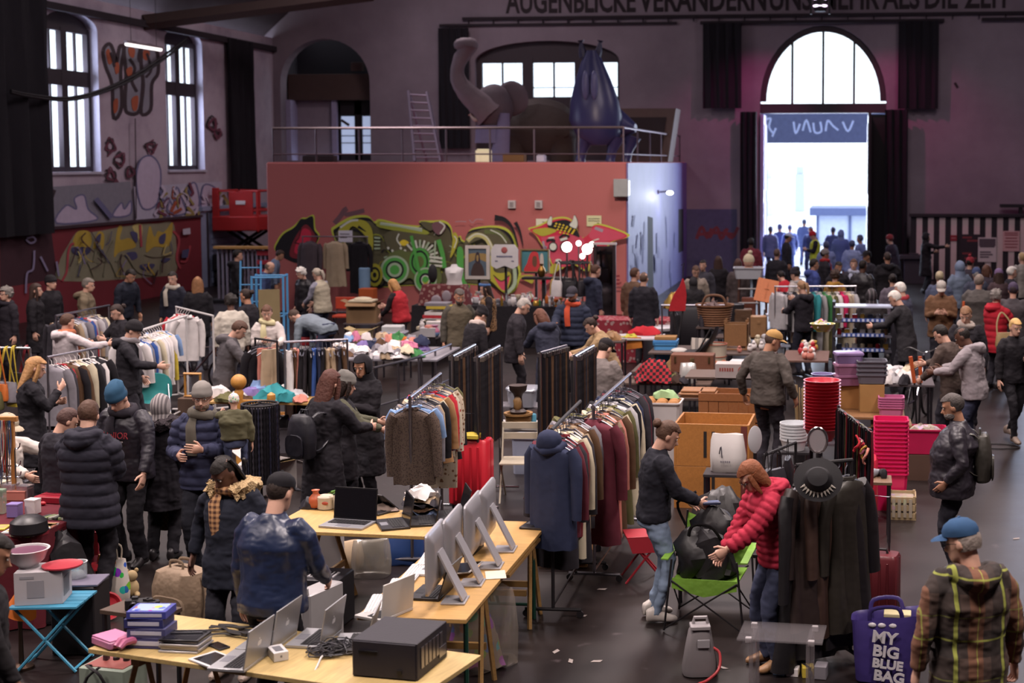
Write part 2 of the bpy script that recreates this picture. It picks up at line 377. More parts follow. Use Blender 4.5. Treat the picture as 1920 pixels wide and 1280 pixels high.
mb.bx((-12.9,y-.06,3.8),(-7.75,y+.06,z0));mb.bx((-12.9,y-.06,z1),(-7.75,y+.06,8.0));mb.bx((-12.9,y-.03,6.35),(-7.75,y+.03,6.38))
f=struct(mb.build('window_4',M_frame));g=MB();g.box((-10.3,y+.02,(z0+z1)/2),(5,.012,z1-z0));g.build('pane',glassm('e8eef6',.08),f)
mb=MB()  # unseen window past the right edge, added so daylight reflects on the floor
for a in(6.35,7.62,8.9):mb.bx((a,y-.06,2.6),(a+.1,y+.06,7.6))
for a in(2.6,5.2,7.0):mb.bx((6.35,y-.05,a),(9,y+.05,a+.12))
f=struct(mb.build('unseen_window',M_frame));g=MB();g.box((7.68,y+.02,4.9),(2.6,.012,4.6));g.build('pane',glassm('e8eef6',.08),f)
mb=MB();y=YB+.2;xm=(DO[0]+DO[1])/2;w=(DO[1]-DO[0])/2
def arc(r,z,k=1.,n=28):return [(xm-r*math.cos(PI*i/n),z+k*r*math.sin(PI*i/n)) for i in range(n+1)]
k=2.5/w;o=arc(w,5.85,k);i_=arc(w-.2,5.85,(2.5-.2)/(w-.2))
for a in range(28):mb.ext([(o[a][0],y-.1,o[a][1]),(o[a+1][0],y-.1,o[a+1][1]),(i_[a+1][0],y-.1,i_[a+1][1]),(i_[a][0],y-.1,i_[a][1])],(0,.2,0))
for t in(-.5,0,.5):
 x=xm+t*w*.98;mb.bx((x-.04,y-.05,5.7),(x+.04,y+.05,5.85+2.4*math.sqrt(1-t*t*1.05)))
mb.bx((DO[0],y-.14,5.46),(DO[1],y+.12,5.78))
f=struct(mb.build('window_5',M_frame))
g=MB();g.ext([(p[0],y,p[1]) for p in arc(w-.1,5.8,(2.4)/(w-.1))],(0,.012,0));g.build('pane',glassm('f2f4f4',.06),f)
mb=MB();mb.bx((DO[1]-.6,YB-1.15,.02),(DO[1]-.5,YB+.3,5.42));mb.bx((DO[1]-.62,YB-.9,.4),(DO[1]-.6,YB,2.4));mb.bx((DO[1]-.62,YB-.9,2.8),(DO[1]-.6,YB,5.1))
mb.bx((DO[1]-.5,YB+.2,.02),(DO[1],YB+.3,5.42))
d=struct(mb.build('door_1',mat('1f181e',.35,var=.1)));mb=MB();mb.tube([(DO[1]-.66,YB-1.05,1.0),(DO[1]-.66,YB-1.05,1.4)],.02);mb.build('door_handle',metalm(),d)
mb=MB();m_door=mat('8f8fb4',.5,var=.25,scale=2)
mb.bx((DO[0]+.02,YB-.1,.02),(DO[0]+.14,YB+1.5,5.42));mb.bx((DO[0]+.14,YB+.1,.5),(DO[0]+.17,YB+.7,2.5));mb.bx((DO[0]+.14,YB+.9,.5),(DO[0]+.17,YB+1.4,2.5));mb.bx((DO[0]+.14,YB+.1,2.9),(DO[0]+.17,YB+1.4,5.1))
d=struct(mb.build('door_2',m_door));mb=MB();mb.tube([(DO[0]+.2,YB+1.4,1.0),(DO[0]+.2,YB+1.4,1.3)],.02);mb.build('door_handle',metalm(),d)
mb=MB();mb.add([(XL-.6,-3,7.9),(XL-.6,YB+.3,7.9),(-15.4,YB+.3,12.4),(-15.4,-3,12.4),(XR,-3,12.8),(XR,YB+.3,12.8)],[(0,1,2,3),(3,2,5,4)])
for k in range(12):mb.bx((-15.3,1+k*4,12.1),(XR,1.18+k*4,12.4))
struct(mb.build('ceiling',mat('41353a',.85,var=.25,scale=2),smooth=False))
b1=pX(350,38,-19.5);b2=pY(545,-4,44.0)
mb=MB();mb.tube([(-19.9,38.5,7.75),(-15.2,44.2,9.15)],.22,4);struct(mb.build('trim_3',mat('3a2a27',.8)))
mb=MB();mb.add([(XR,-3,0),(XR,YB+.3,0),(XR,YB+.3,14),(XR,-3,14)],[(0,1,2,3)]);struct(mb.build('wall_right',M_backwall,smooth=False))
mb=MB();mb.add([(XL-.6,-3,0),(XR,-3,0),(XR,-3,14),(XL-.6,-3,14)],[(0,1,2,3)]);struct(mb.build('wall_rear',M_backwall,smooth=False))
# ---- curtains
def curtain(name,a,b,z0,z1,label,waves=7,amp=.07,th=.05,m=M_black):
 a=V(a);b=V(b);d=b-a;L=d.length;d.normalize();n=V((-d.y,d.x,0));N_=waves*6
 def off(i,z):
  t=i/N_;return a+d*(L*t)+n*(amp*math.sin(t*waves*2*PI)+amp*.5*math.sin(t*waves*4.3*PI+z))+V((0,0,z-a.z))
 mb=MB();vs=[];fs=[];zz=[z0+(z1-z0)*k/6 for k in range(7)]
 for s in(0,th):
  o=len(vs);vs+=[off(i,z)+n*s for z in zz for i in range(N_+1)]
  for k in range(6):
   for i in range(N_):
    q=o+k*(N_+1)+i;f=(q,q+1,q+N_+2,q+N_+1);fs.append(f if s else f[::-1])
 o=7*(N_+1)
 for i in range(N_):fs.append((i,i+1,o+i+1,o+i));q=6*(N_+1)+i;fs.append((q,q+1,o+q+1,o+q))
 for k in range(6):
  for e in(0,N_):q=k*(N_+1)+e;fs.append((q,q+N_+1,o+q+N_+1,o+q))
 mb.add(vs,fs);o=mb.build(name,m);return tag(o,label,'curtain')
curtain('curtain',(XL+.35,25,0),(XL+.35,33.1,0),2.1,9.2,'long black stage curtain hanging at the left edge beside the first tall window',9)
curtain('curtain',(XL+.25,43.6,0),(XL+.25,45.3,0),2.9,7.75,'black stage curtain on the left wall, just past the second tall window',4)
curtain('curtain',(-14.0,YB-.25,0),(-12.95,YB-.25,0),4.3,8.35,'narrow black curtain behind the elephant trunk, left of the wide window',4,.04)
curtain('curtain',(-5.0,YB-.3,0),(-3.72,YB-.3,0),5.62,8.42,'short black curtain hanging high to the left of the great arched doorway',4,.04)
curtain('curtain',(1.42,YB-.3,0),(2.72,YB-.3,0),5.58,8.42,'short black curtain hanging high to the right of the great arched doorway',4,.04)
curtain('curtain',(-3.75,YB-.35,0),(-3.2,YB-.35,0),.02,5.5,'floor-length black curtain along the left side of the open doorway',3,.05)
curtain('curtain',(1.0,YB-.5,0),(1.75,YB-.5,0),.02,5.55,'floor-length black curtain along the right side of the open doorway',3,.06)
# ---- painted partition under the left wall windows (red dado with graffiti)
mb=MB();mb.bx((XL+.01,22,0),(XL+.13,41.5,2.2),0);mb.bx((XL+.0,22,2.17),(XL+.2,41.5,2.24),1)
dl=[mat('7c2f37',.7,var=.2,scale=1),mat('3d2c33',.7),mat('bfa544',.8,var=.25,scale=2),mat('8f8c72',.8,var=.25,scale=2),mat('505072',.8,var=.2),mat('b04a52',.8),mat('8f86a4',.8),mat('cfc27a',.8,var=.2),mat('c8c4d0',.8),mat('40262e',.8)]
pd=Paint(mb,lambda x,y:pX(x,y,XL+.13),(1,0,0),(0,380),.22917)
pd.fill([(0,290),(420,235),(470,620),(0,700)],9,False)
pd.fill([(480,500),(560,340),(640,230),(740,240),(900,215),(990,195),(1110,180),(1190,170),(1290,170),(1410,160),(1440,320),(1440,560),(1200,610),(520,640)],3)
for pts,m_ in(([(600,350),(620,250),(680,225),(740,250),(735,360)],2),([(760,360),(800,240),(850,260),(840,380),(780,380)],2),([(930,440),(960,210),(1000,200),(980,300),(1060,290),(1110,360),(980,400)],2),([(1080,190),(1160,180),(1150,330),(1120,270)],7),([(1190,400),(1220,190),(1260,280),(1290,230),(1340,240),(1410,160),(1380,350),(1260,360)],2),([(590,365),(740,370),(700,430),(600,420)],4),([(1010,420),(1100,400),(1120,450),(1060,470)],4),([(1140,510),(1260,500),(1230,550),(1170,550)],4),([(1060,240),(1120,250),(1110,330)],4),([(1300,280),(1350,250),(1340,330),(1300,330)],4),([(780,290),(820,250),(810,330)],4),([(1310,470),(1350,450),(1390,460),(1340,490)],4)):pd.fill(pts,m_)
for pts in([(500,640),(540,560),(550,420),(570,350),(600,330)],[(1410,230),(1460,300),(1440,450),(1470,540)],[(1140,180),(1150,360)],[(1470,480),(1520,470),(1550,350)]):pd.stroke(pts,18,5)
for pts in([(760,480),(800,330),(840,480),(880,400),(930,300)],[(940,480),(1020,420),(1120,560),(1260,590)],[(1180,420),(1260,440),(1400,420)],[(640,600),(700,470),(760,600)],[(840,600),(880,460),(950,600)]):pd.stroke(pts,14,3);
for pts in([(200,300),(240,330),(280,310),(260,280),(210,290)],[(200,740),(210,580),(260,540),(270,390)],[(320,440),(380,560)],[(450,480),(470,600)]):pd.stroke(pts,16,6)
for j in range(26):
 x=R.uniform(560,1400);y=R.uniform(230,560);pd.stroke([(x,y),(x+R.uniform(-40,40),y+R.uniform(30,90)),(x+R.uniform(-60,80),y+R.uniform(60,170))],R.uniform(5,12),R.choice([9,4,6,7,2,9]))
pd.fill([(1475,215),(1535,205),(1538,255),(1478,262)],8,False)
pd.fill([(1470,390),(1530,375),(1515,450),(1465,450)],4,False)
tag(mb.build('painted_partition',dl,smooth=False),'long low red partition with yellow and grey graffiti under the tall left windows','partition')
# ---- roller door panel beside it, and a red scissor lift in the corner
mb=MB();mb.bx((XL+.02,41.55,0),(XL+.12,44.6,2.35),0);mb.bx((XL+.02,41.5,2.35),(XL+.2,46.5,2.48),0);mb.bx((XL+.1,41.9,0),(XL+.14,42.0,2.3),1)
for k in range(11):mb.bx((XL+.1,42.2,.1+k*.2),(XL+.17,44.4,.27+k*.2),0)
struct(mb.build('door_3',[mat('8f9ab4',.5,var=.1),M_frame]))
# ---- red painted room-within-the-hall (its roof is a balcony)
CX0,CX1=-14.92,-5.61;CZ=3.84
gm=['8d3a40','14121a','a8a638','8f9a3a','5d6a3c','4fa04a','9fb59a','c8cfc4','57553f','c02c48','e0dfdd','c24a62','b9b87a','9a8f9c','d8c437','6f4f57','7a2530','b8c24a']
gmats=[mat('ac6462',.5,var=.06,scale=.6)]+[mat(c,.65,var=.06) for c in gm[1:]]
BLK,YEL,OLV,DGN,GRN,PGN,WHT,DBR,CRM,WH2,PNK,KHA,LIL,YE2,MAU,DRD,LIM=range(1,18)
mb=MB();mb.bx((CX0,YC,0),(CX1,YB-.02,CZ),0)
side=mat('66649a',.55,var=.2,scale=1.5,bump=.2,bscale=8)
A=Paint(mb,lambda x,y:pY(x,y,YC),(0,-1,0),(490,370),.1875)
B=Paint(mb,lambda x,y:pY(x,y,YC),(0,-1,0),(830,370),.1875);B.l=140
A.stroke([(730,260),(790,190),(830,130),(860,110)],50,MAU);A.stroke([(830,110),(850,170),(1030,130)],45,MAU)
B.stroke([(540,200),(640,220),(720,310),(775,490)],60,BLK,taper=True);B.stroke([(745,245),(790,330),(825,480)],40,BLK,taper=True)
B.stroke([(150,240),(200,235),(260,240)],6,LIL);B.stroke([(290,220),(320,250),(360,215),(430,220)],6,LIL)
f=[(145,540),(170,440),(230,360),(330,300),(390,220),(440,215),(515,190),(530,320),(570,380),(560,440),(440,640),(300,640)]
A.fill([(x+(-10 if x<350 else 12),y-14) for x,y in f],LIM);A.fill(f,BLK)
A.fill([(390,320),(450,270),(510,330),(540,380),(550,440),(430,600),(290,590),(310,460)],DRD);A.fill([(400,340),(450,310),(500,360),(480,480),(420,560),(330,540)],CRM)
A.stroke([(330,450),(420,470),(500,440)],10,BLK);A.stroke([(360,520),(430,540)],9,BLK);A.stroke([(400,300),(380,400),(340,440)],8,BLK)
body=[(700,330),(740,280),(900,190),(1060,180),(1130,240),(1190,215),(1400,265),(1600,280),(1580,235),(1720,230),(1830,230),(1900,290),(1930,420),(1990,380),(2010,420),(2060,430),(2080,330),(2200,290),(2380,285),(2500,340),(2560,460),(2570,640),(2600,760),(2540,930),(2440,960),(2330,900),(2200,880),(2060,870),(1950,900),(1500,880),(1100,880),(1080,600),(1000,560),(820,600),(760,480)]
A.fill(body,LIM)
c=V((1600,600,0))
A.fill([((x-1600)*.975+1600,(y-600)*.955+605) for x,y in body],BLK);A.fill([((x-1600)*.95+1600,(y-600)*.89+612) for x,y in body],DBR)
for j in range(44):
 x=R.uniform(1120,2440);y=R.uniform(330,830);a=R.uniform(0,6.3);rr=R.uniform(25,80);A.stroke([(x+rr*math.cos(a+q*.8),y+rr*math.sin(a+q*.8)) for q in range(5)],R.uniform(8,26),R.choice([BLK,BLK,PGN,GRN,DGN,YEL,OLV,WHT,BLK]),taper=True)
A.fill([(780,340),(830,280),(950,220),(1060,240),(1120,330),(1130,480),(1110,560),(1075,560),(1080,440),(1000,330),(900,300),(830,560),(800,470)],YEL)
A.stroke([(800,300),(900,235),(980,225)],20,WHT);A.stroke([(930,320),(1000,350),(1060,440)],26,BLK,taper=True);A.stroke([(980,290),(1060,340)],30,BLK,taper=True)
for q in range(4):A.stroke([(1140,400+q*36),(1200,405+q*34)],16,PGN)
A.fill([(1180,240),(1250,245),(1640,320),(1640,370),(1200,300)],OLV);A.stroke([(1200,260),(1400,285),(1620,330)],26,PGN);A.stroke([(1210,250),(1620,310)],8,WHT)
A.fill([(1240,380),(1320,330),(1500,350),(1700,380),(1760,440),(1650,470),(1600,440),(1500,560),(1300,520),(1260,460)],DBR)
A.fill([(1600,245),(1700,250),(1740,300),(1690,330)],DBR);A.fill([(1720,260),(1800,240),(1860,290),(1800,370),(1740,340)],MAU);A.stroke([(1790,240),(1845,285),(1800,360)],14,WHT)
A.fill([(1400,440),(1440,420),(1490,450),(1450,480),(1400,470)],YE2);A.stroke([(1390,360),(1370,420),(1410,480)],14,WHT)
for q in range(9):A.fill([(1270+q*42,500+(q%3)*26),(1284+q*42,490+(q%3)*26),(1296+q*42,506+(q%3)*26),(1282+q*42,520+(q%3)*26)],WHT)
A.fill([(1240,760),(1280,580),(1400,520),(1500,540),(1640,460),(1740,560),(1800,700),(1800,860),(1600,880),(1500,800),(1380,860)],DGN)
for r,m_ in((150,PGN),(128,GRN),(96,BLK),(76,PGN),(50,GRN)):A.fill([(1350+r*.95*math.cos(t*.7),720+r*math.sin(t*.7)*.95) for t in range(9)],m_)
for r,m_ in((130,GRN),(105,BLK),(86,GRN),(52,DGN)):A.fill([(1600+r*.8*math.cos(t*.7),640+r*math.sin(t*.7)*1.1) for t in range(9)],m_)
for q in range(11):
 t=-2.3+q*.25;A.stroke([(1600+110*math.cos(t),600+100*math.sin(t)),(1600+190*math.cos(t),600+180*math.sin(t))],20,PGN if q%2 else WHT)
for r,m_ in((125,PGN),(108,GRN),(70,BLK),(48,WHT),(38,GRN)):A.fill([(1660+r*.9*math.cos(t*.7),820+r*math.sin(t*.7)) for t in range(9)],m_)
A.fill([(1630,830),(1660,850),(1690,825),(1665,890)],YEL)
for r,m_ in((88,YEL),(62,BLK),(44,YEL),(20,BLK)):A.fill([(1155+r*.9*math.cos(t*.7),770+r*1.3*math.sin(t*.7)) for t in range(9)],m_)
A.stroke([(1520,380),(1560,560),(1600,740)],30,GRN);A.stroke([(1790,420),(1830,560),(1850,700)],44,GRN);A.stroke([(1760,430),(1750,640)],14,PGN)
for q in range(3):A.stroke([(1700,590+q*40),(1830,605+q*38)],20,WHT)
B.fill([(250,470),(270,400),(400,320),(560,310),(680,400),(720,560),(700,760),(640,900),(560,860),(600,500),(520,520),(460,400)],DBR)
B.stroke([(270,430),(350,370),(450,400),(510,500),(530,600)],44,KHA);B.stroke([(280,410),(360,360),(460,390),(520,500)],12,WHT)
B.stroke([(440,340),(580,350),(660,430)],40,DGN);B.stroke([(500,320),(600,370),(660,450)],10,WHT)
B.fill([(480,600),(540,580),(530,720),(600,750),(690,740),(700,830),(640,940),(540,860),(480,780)],YEL);B.fill([(540,790),(610,830),(690,780),(660,900),(610,910)],PNK);B.stroke([(530,770),(610,830),(690,770)],10,BLK)
B.stroke([(740,700),(740,860),(650,960)],36,PGN);B.fill([(780,780),(920,770),(920,850),(860,830)],YEL)
B.fill([(130,360),(160,350),(180,420),(150,520),(100,600),(120,480)],YEL);B.stroke([(140,380),(165,420),(140,500)],10,WHT)
B.fill([(170,520),(230,520),(240,800),(300,880),(260,900),(180,830)],GRN)
fc=[(890,320),(940,300),(1000,280),(1130,220),(1250,210),(1330,260),(1400,400),(1500,340),(1520,280),(1620,280),(1840,360),(1840,400),(1700,440),(1620,520),(1500,560),(1480,660),(1450,720),(1300,640),(1200,700),(1120,660),(1080,560),(1000,440),(960,380)]
B.fill([(x+(x-1250)*.04,y+(y-470)*.07) for x,y in fc],LIM);B.fill(fc,CRM)
B.fill([(1010,410),(1050,390),(1400,380),(1420,600),(1220,690),(1120,640),(1060,520)],PNK)
B.fill([(1480,380),(1540,290),(1640,300),(1840,375),(1700,430),(1560,430)],PNK);B.stroke([(1400,500),(1520,430),(1580,410)],12,WHT);B.stroke([(1540,300),(1620,330)],30,LIL)
B.fill([(920,330),(960,310),(1080,300),(1160,330),(1040,380),(980,370)],YEL)
cap=[(1070,290),(1130,240),(1250,220),(1330,270),(1390,390),(1300,360),(1180,320)];B.fill(cap,BLK)
for r in range(4):
 for q in range(7):
  x,y=1120+q*36+r*18+(r*8),250+r*32+q*8+(0 if q<4 else (q-3)*8)
  if (x-1240)**2/160**2+(y-300)**2/75**2<.85:B.fill([(x-13,y),(x,y-11),(x+13,y),(x,y+11)],YE2,False)
for h in([(1070,260),(1090,200),(1115,190),(1110,270)],[(1290,270),(1320,230),(1340,175),(1370,240),(1360,300),(1330,300)]):B.fill([(x+(x-h[0][0])*.1-3,y-6) for x,y in h],BLK);B.fill(h,WHT)
B.stroke([(1060,430),(1100,415),(1150,430)],22,BLK);B.stroke([(1190,400),(1230,370),(1290,385)],22,BLK);B.stroke([(1080,400),(1140,395)],14,WHT);B.stroke([(1200,420),(1270,400)],26,WHT)
for x in(1128,1240):
 for r,m_ in((44,BLK),(34,WHT)):B.fill([(x+r*math.cos(t*.7),485+r*1.05*math.sin(t*.7)) for t in range(9)],m_)
B.fill([(1150,620),(1185,605),(1215,625),(1185,645)],WHT);B.fill([(1090,700),(1150,650),(1200,690),(1140,750),(1090,740)],YEL);B.fill([(1000,840),(1120,760),(1060,860)],CRM)
B.stroke([(1030,430),(1045,500),(1060,480)],22,LIL);B.fill([(1490,600),(1540,500),(1530,660)],PNK)
for q in range(3):B.stroke([(1720,780+q*36),(1790,775+q*40)],18,DRD)
mb.bx((CX1-.01,YC+.02,0),(CX1+.03,YB-.02,CZ-.02),18)
S=Paint(mb,lambda x,y:pX(x,y,CX1+.03),(1,0,0))
S.fill([(1214,405),(1224,408),(1226,585),(1214,600)],19,False);S.fill([(1272,392),(1281,392),(1281,470),(1272,474)],19,False)
for q in range(22):
 x=R.uniform(1182,1268);y=R.uniform(400,520);S.stroke([(x,y),(x+R.uniform(-3,3),y+R.uniform(15,60))],R.uniform(1,2.5),20)
tag(mb.build('painted_room',gmats+[side,mat('17141c',.8),mat('5d5f92',.7)],smooth=False),'large brick-red box room with green monster graffiti and a blue side wall','room')
mb=MB();z=CZ
rt=thing('balcony_railing','steel balcony railing along the top of the red graffiti room','railing',(CX0,YC+.15,CZ))
zr=.86
def bar(name,a,b,r=.025,m=None,n=6):
 q=MB();q.tube([a,b],r,n);return q.build(name,m or metalm('6d6068',.5),rt)
L_=CX1-CX0-.1
bar('top_rail',(.15,0,zr),(L_,0,zr),.035,metalm('b0a0a0',.35));bar('top_rail',(L_,0,zr),(L_,11.6,zr),.03)
bar('lower_rail',(.15,0,.2),(L_,0,.2),.02);bar('lower_rail',(L_,0,.2),(L_,11.6,.2),.02)
for k in range(9):bar('post',(.15+k*(L_-.15)/8,0,0),(.15+k*(L_-.15)/8,0,zr))
for k in range(1,6):bar('post',(L_,k*2.3,0),(L_,k*2.3,zr))
for i,(x,l) in enumerate(((961,'left'),(1011,'right'))):
 c=pY(x,383,YC);t=thing('wall_vent',f'small square grey wall vent on the red wall, the {l} of two','vent',(c.x,YC,c.z))
 q=MB();q.box((0,-.05,0),(.19,.1,.2));q.build('housing',plastic('b9b4b4'),t);q=MB()
 for k in range(4):q.box((0,-.105,-.05+k*.033),(.1,.012,.02))
 q.build('grille',plastic('8b8486'),t)
def sheet(n,px,py,w,h,Y,col,lbl,marks=(),cat='notice',rot=0,mk='3a3238'):
 c=pY(px,py,Y);s=ppm(c);w/=s;h/=s;q=MB();q.box((0,-.006,0),(w,.01,h),b=.1,mi=0);
 for x0,x1,z in marks:q.box((w*(x0+x1)/2-w/2,-.0125,h*(.5-z)),(w*(x1-x0),.003,h*.06),b=.01,mi=1)
 o=q.build(n,[mat(col,.8,var=.04),mat(mk,.8)],None,(c.x,Y,c.z));
 if rot:o.rotation_euler=(0,rot,0)
 return tag(o,lbl,cat)
sheet('paper_notice',648,443,27,22,YC-.35,'c9c9d6','white paper notice hung above the coats at the left of the red wall',[(.1,.8,.3),(.1,.6,.6)])
sheet('paper_notice',1019,420,28,20,YC-.02,'d4d8c2','white notice beside the horned cap of the graffiti face',[(.42,.58,.3),(.2,.8,.6),(.2,.8,.75)])
sheet('paper_notice',1114,414,28,20,YC-.02,'ccd0a4','yellowish notice at the top right of the red wall',[(.1,.9,.3),(.1,.9,.5),(.7,.85,.7)])
c=pX(1167,352,CX1)
t=thing('wall_lamp_box','grey light box fixed at the corner between the red and the blue wall','light',(CX1-.12,YC-.02,pY(1165,352,YC).z))
q=MB();q.box((0,-.1,0),(.36,.2,.44));q.build('housing',mat('9aa0a0',.5),t);q=MB();q.box((.19,-.05,0),(.03,.1,.36));q.build('lens',mat('dfe6f2',.3,emit=1.2,var=0),t)
cs=pX(1232,360,CX1)
t=thing('wall_lamp','bright glowing lamp on a bracket on the blue side wall','lamp',(CX1+.03,cs.y,cs.z))
q=MB();q.tube([(0,0,.0),(.3,0,.02)],.025);q.tube([(0,.12,0),(0,-.12,0)],.06);q.build('bracket',metalm('77748c',.5),t);q=MB();q.ell((.34,0,-.02),(.1,.14,.06));q.build('bulb',mat('f4f6ff',.3,emit=9,var=0),t)
# ---- statues on the balcony
def stat_tube(mb,pts,rr,n=14,flat=1.):mb.tube(sm([(p.x,p.y,p.z) for p in pts],False,4),[rr[min(i//4,len(rr)-2)]*(1-(i%4)/4)+rr[min(i//4,len(rr)-2)+1]*((i%4)/4) for i in range(4*(len(pts)-1)+1)],n,flat=flat)
YE=40.
t=thing('elephant_sculpture','grey-brown elephant sculpture with raised trunk on the balcony','sculpture',(-11.0,YE,CZ))
T0=V((-11.0,YE,CZ))
def eP(x,y,dy=0):return pY(x,y,YE+dy)-T0
mb=MB();mb.rings([(eP(1010,250),V((0,0,1)),V((1,0,0)),.2,.9),(eP(1010,244,.3),V((0,0,1)),V((1,0,0)),.75,1.15),(eP(1010,238,1),V((0,0,1)),V((1,0,0)),.85,1.2),(eP(1010,236,2),V((0,0,1)),V((1,0,0)),.85,1.1),(eP(1010,245,3),V((0,0,1)),V((1,0,0)),.7,.8)],18)
for x in(965,1055):
 for d in(.4,2.2):stat_tube(mb,[eP(x,255,d),eP(x,275,d),V((eP(x,300,d).x,d,.02))],[.42,.36,.36])
mb.jig(.05,2).build('body',mat('332826',.75,var=.3,scale=2,bump=.5,bscale=6),t)
mb=MB();mb.ell(eP(925,205,-.5),(.55,.6,.72),16,10);mb.ell(eP(960,185,-.2),(.5,.15,.5),12,8);mb.ell(eP(898,185,-.3),(.2,.15,.3));mb.jig(.05,3).build('head',mat('5a4e56',.75,var=.25,scale=2,bump=.5,bscale=6),t)
mb=MB();stat_tube(mb,[eP(918,215,-.9),eP(893,190,-1),eP(868,165,-1),eP(857,140,-1),eP(862,115,-1),eP(873,95,-1),eP(876,84,-1)],[.42,.33,.25,.2,.19,.22,.34])
mb.ell(eP(874,84,-1),(.36,.3,.2),12,8);mb.jig(.04,4);mb.build('trunk',mat('6e6067',.75,var=.25,scale=3,bump=.6,bscale=8),t)
mb=MB()
for x in(905,):stat_tube(mb,[eP(x,222,-1),eP(x-14,224,-1.1),eP(x-24,214,-1.1)],[.07,.06,.02])
mb.build('tusk',mat('a89c98',.5),t)
mb=MB();mb.rings([(eP(945,212,-.9),V((1,0,0)),V((0,1,0)),.16,.1),(eP(943,250,-1),V((1,0,0)),V((0,1,0)),.2,.14),(V((eP(935,300,-1).x,-1,.02)),V((1,0,0)),V((0,1,0)),.3,.16)],10);mb.rings([(eP(915,235,-.9),V((1,0,0)),V((0,1,0)),.35,.1),(eP(918,268,-1),V((1,0,0)),V((0,1,0)),.42,.14)],10);mb.build('cloth_drape',mat('6a6686',.8),t)
t=thing('horned_creature_sculpture','tall blue creature sculpture with two pointed ears on the balcony','sculpture',(-8.6,YE-1,CZ));T0=V((-8.6,YE-1,CZ));YS=YE-1
def eP(x,y,dy=0):return pY(x,y,YS+dy)-T0
X_=V((1,0,0));Y_=V((0,1,0))
mb=MB();mb.rings([(eP(1110,95),X_,Y_,.16,.16),(eP(1110,115),X_,Y_,.3,.24),(eP(1112,150),X_,Y_,.5,.4),(eP(1115,190),X_,Y_,.68,.55),(eP(1117,225),X_,Y_,.75,.65),(eP(1122,255),X_,Y_,.62,.6),(eP(1125,272),X_,Y_,.3,.4)],16)
mb.rings([(eP(1125,200,.2),V((0,0,1)),Y_,.5,.4),(eP(1150,222,.3),V((0,0,1)),Y_,.45,.45),(eP(1178,236,.4),V((0,0,1)),Y_,.28,.4),(eP(1192,240,.4),V((0,0,1)),Y_,.12,.3)],14)
for x,d in((1092,-.1),(1148,0),(1178,.5)):stat_tube(mb,[eP(x+8,255,d),eP(x,280,d),V((eP(x-4,300,d).x,d,.02))],[.26,.15,.12])
mb.build('body',mat('33345c',.36,var=.2,scale=1.5,bump=.2,bscale=4),t)
for x,tx in((1094,1089),(1119,1126)):
 mb=MB();stat_tube(mb,[eP(x,108),eP((x+tx)/2,95),eP(tx,76)],[.12,.1,.02],8);mb.build('ear',mat('262340',.5),t)
for x in(1098,1114):
 mb=MB();mb.ell(eP(x,160,-.52),(.11,.1,.4),10,8);mb.build('eye_patch',mat('5a5a80',.4),t)
c=pY(1215,230,44);mb=MB()
mb.ext([(c.x-1.0,43.4,CZ+.005),(c.x+.7,43.4,CZ+.005),(c.x+.95,43.4,c.z+.42),(c.x-1.0,43.4,c.z+.42)],(0,1.2,0),0);mb.ext([(c.x-.7,43.38,CZ+.2),(c.x+.5,43.38,CZ+.2),(c.x+.66,43.38,c.z+.15),(c.x-.7,43.38,c.z+.15)],(0,.03,0),1)
tag(mb.build('stage_crate',[mat('5a4844',.7),mat('2a2024',.8)]),'dark wooden crate standing behind the blue creature on the balcony','crate')
t=thing('step_ladder','pale aluminium step ladder standing left of the elephant on the balcony','ladder',(-14.0,42.2,CZ));O=V((-14.0,42.2,CZ))
def rail(a,b,m):
 q=MB();q.tube([a,b],.045,6);return q.build('rail',m,t)
P=lambda x,y,Y:pY(x,y,Y)-O
al=metalm('8b8090',.5)
a0,a1=P(766,170,42.4),P(800,172,42.4);b0,b1=P(778,300,41.6),P(826,300,41.6);b0.z=b1.z=.02
rail(a0,b0,al);rail(a1,b1,al)
for k in range(9):
 f=(k+.5)/9;q=MB();q.tube([a0.lerp(b0,f),a1.lerp(b1,f)],.03,6);q.build('rung',al,t)
c0,c1=P(800,300,43.2),P(830,300,43.2);c0.z=c1.z=.02;rail(a0,c0,al);rail(a1,c1,al)
for i,(x,w,h,col,l) in enumerate(((907,26,22,'d6cfae','cream lit paper lantern box behind the balcony rail'),(600,60,12,'2a2226','low dark crate behind the left part of the balcony rail'),(965,40,14,'6b5030','small wooden trestle behind the balcony rail near the elephant'),(1015,14,12,'b9bcd0','small pale bucket behind the balcony rail'))):
 c=pY(x,300,YC+.8);s=ppm(c);q=MB();q.box((0,0,h/s/2),(w/s,.3,h/s),b=.06);q.box((0,0,h/s+.02),(w/s*.8,.25,.03))
 if 'lantern' in l:
  for k in(-.35,0,.35):q.box((k*w/s,-.152,h/s*.35),(.04,.01,h/s*.4))
 tag(q.build('lantern_box' if i==0 else 'crate' if i==1 else 'trestle' if i==2 else 'bucket',mat(col,.7,emit=.35 if i==0 else 0),None,(c.x,YC+.8,CZ)),l,'box')
t=thing('tube_light','white tube light hanging on wires between the two tall windows','light',tuple(pX(270,88,XL+.6)))
q=MB();q.tube([(0,-.95,0),(0,.95,0)],.05,8);q.build('tube',mat('f2e8e6',.3,emit=2.2,var=0),t);q=MB();q.box((0,0,.06),(.1,2.0,.06));q.build('fitting',mat('8b7f84',.6),t);q=MB();[(lambda w:(w.tube([(0,y,.06),(0,y,1.6)],.008,4),w.build('wire',M_blk,t)))(MB()) for y in(-.7,.7)]
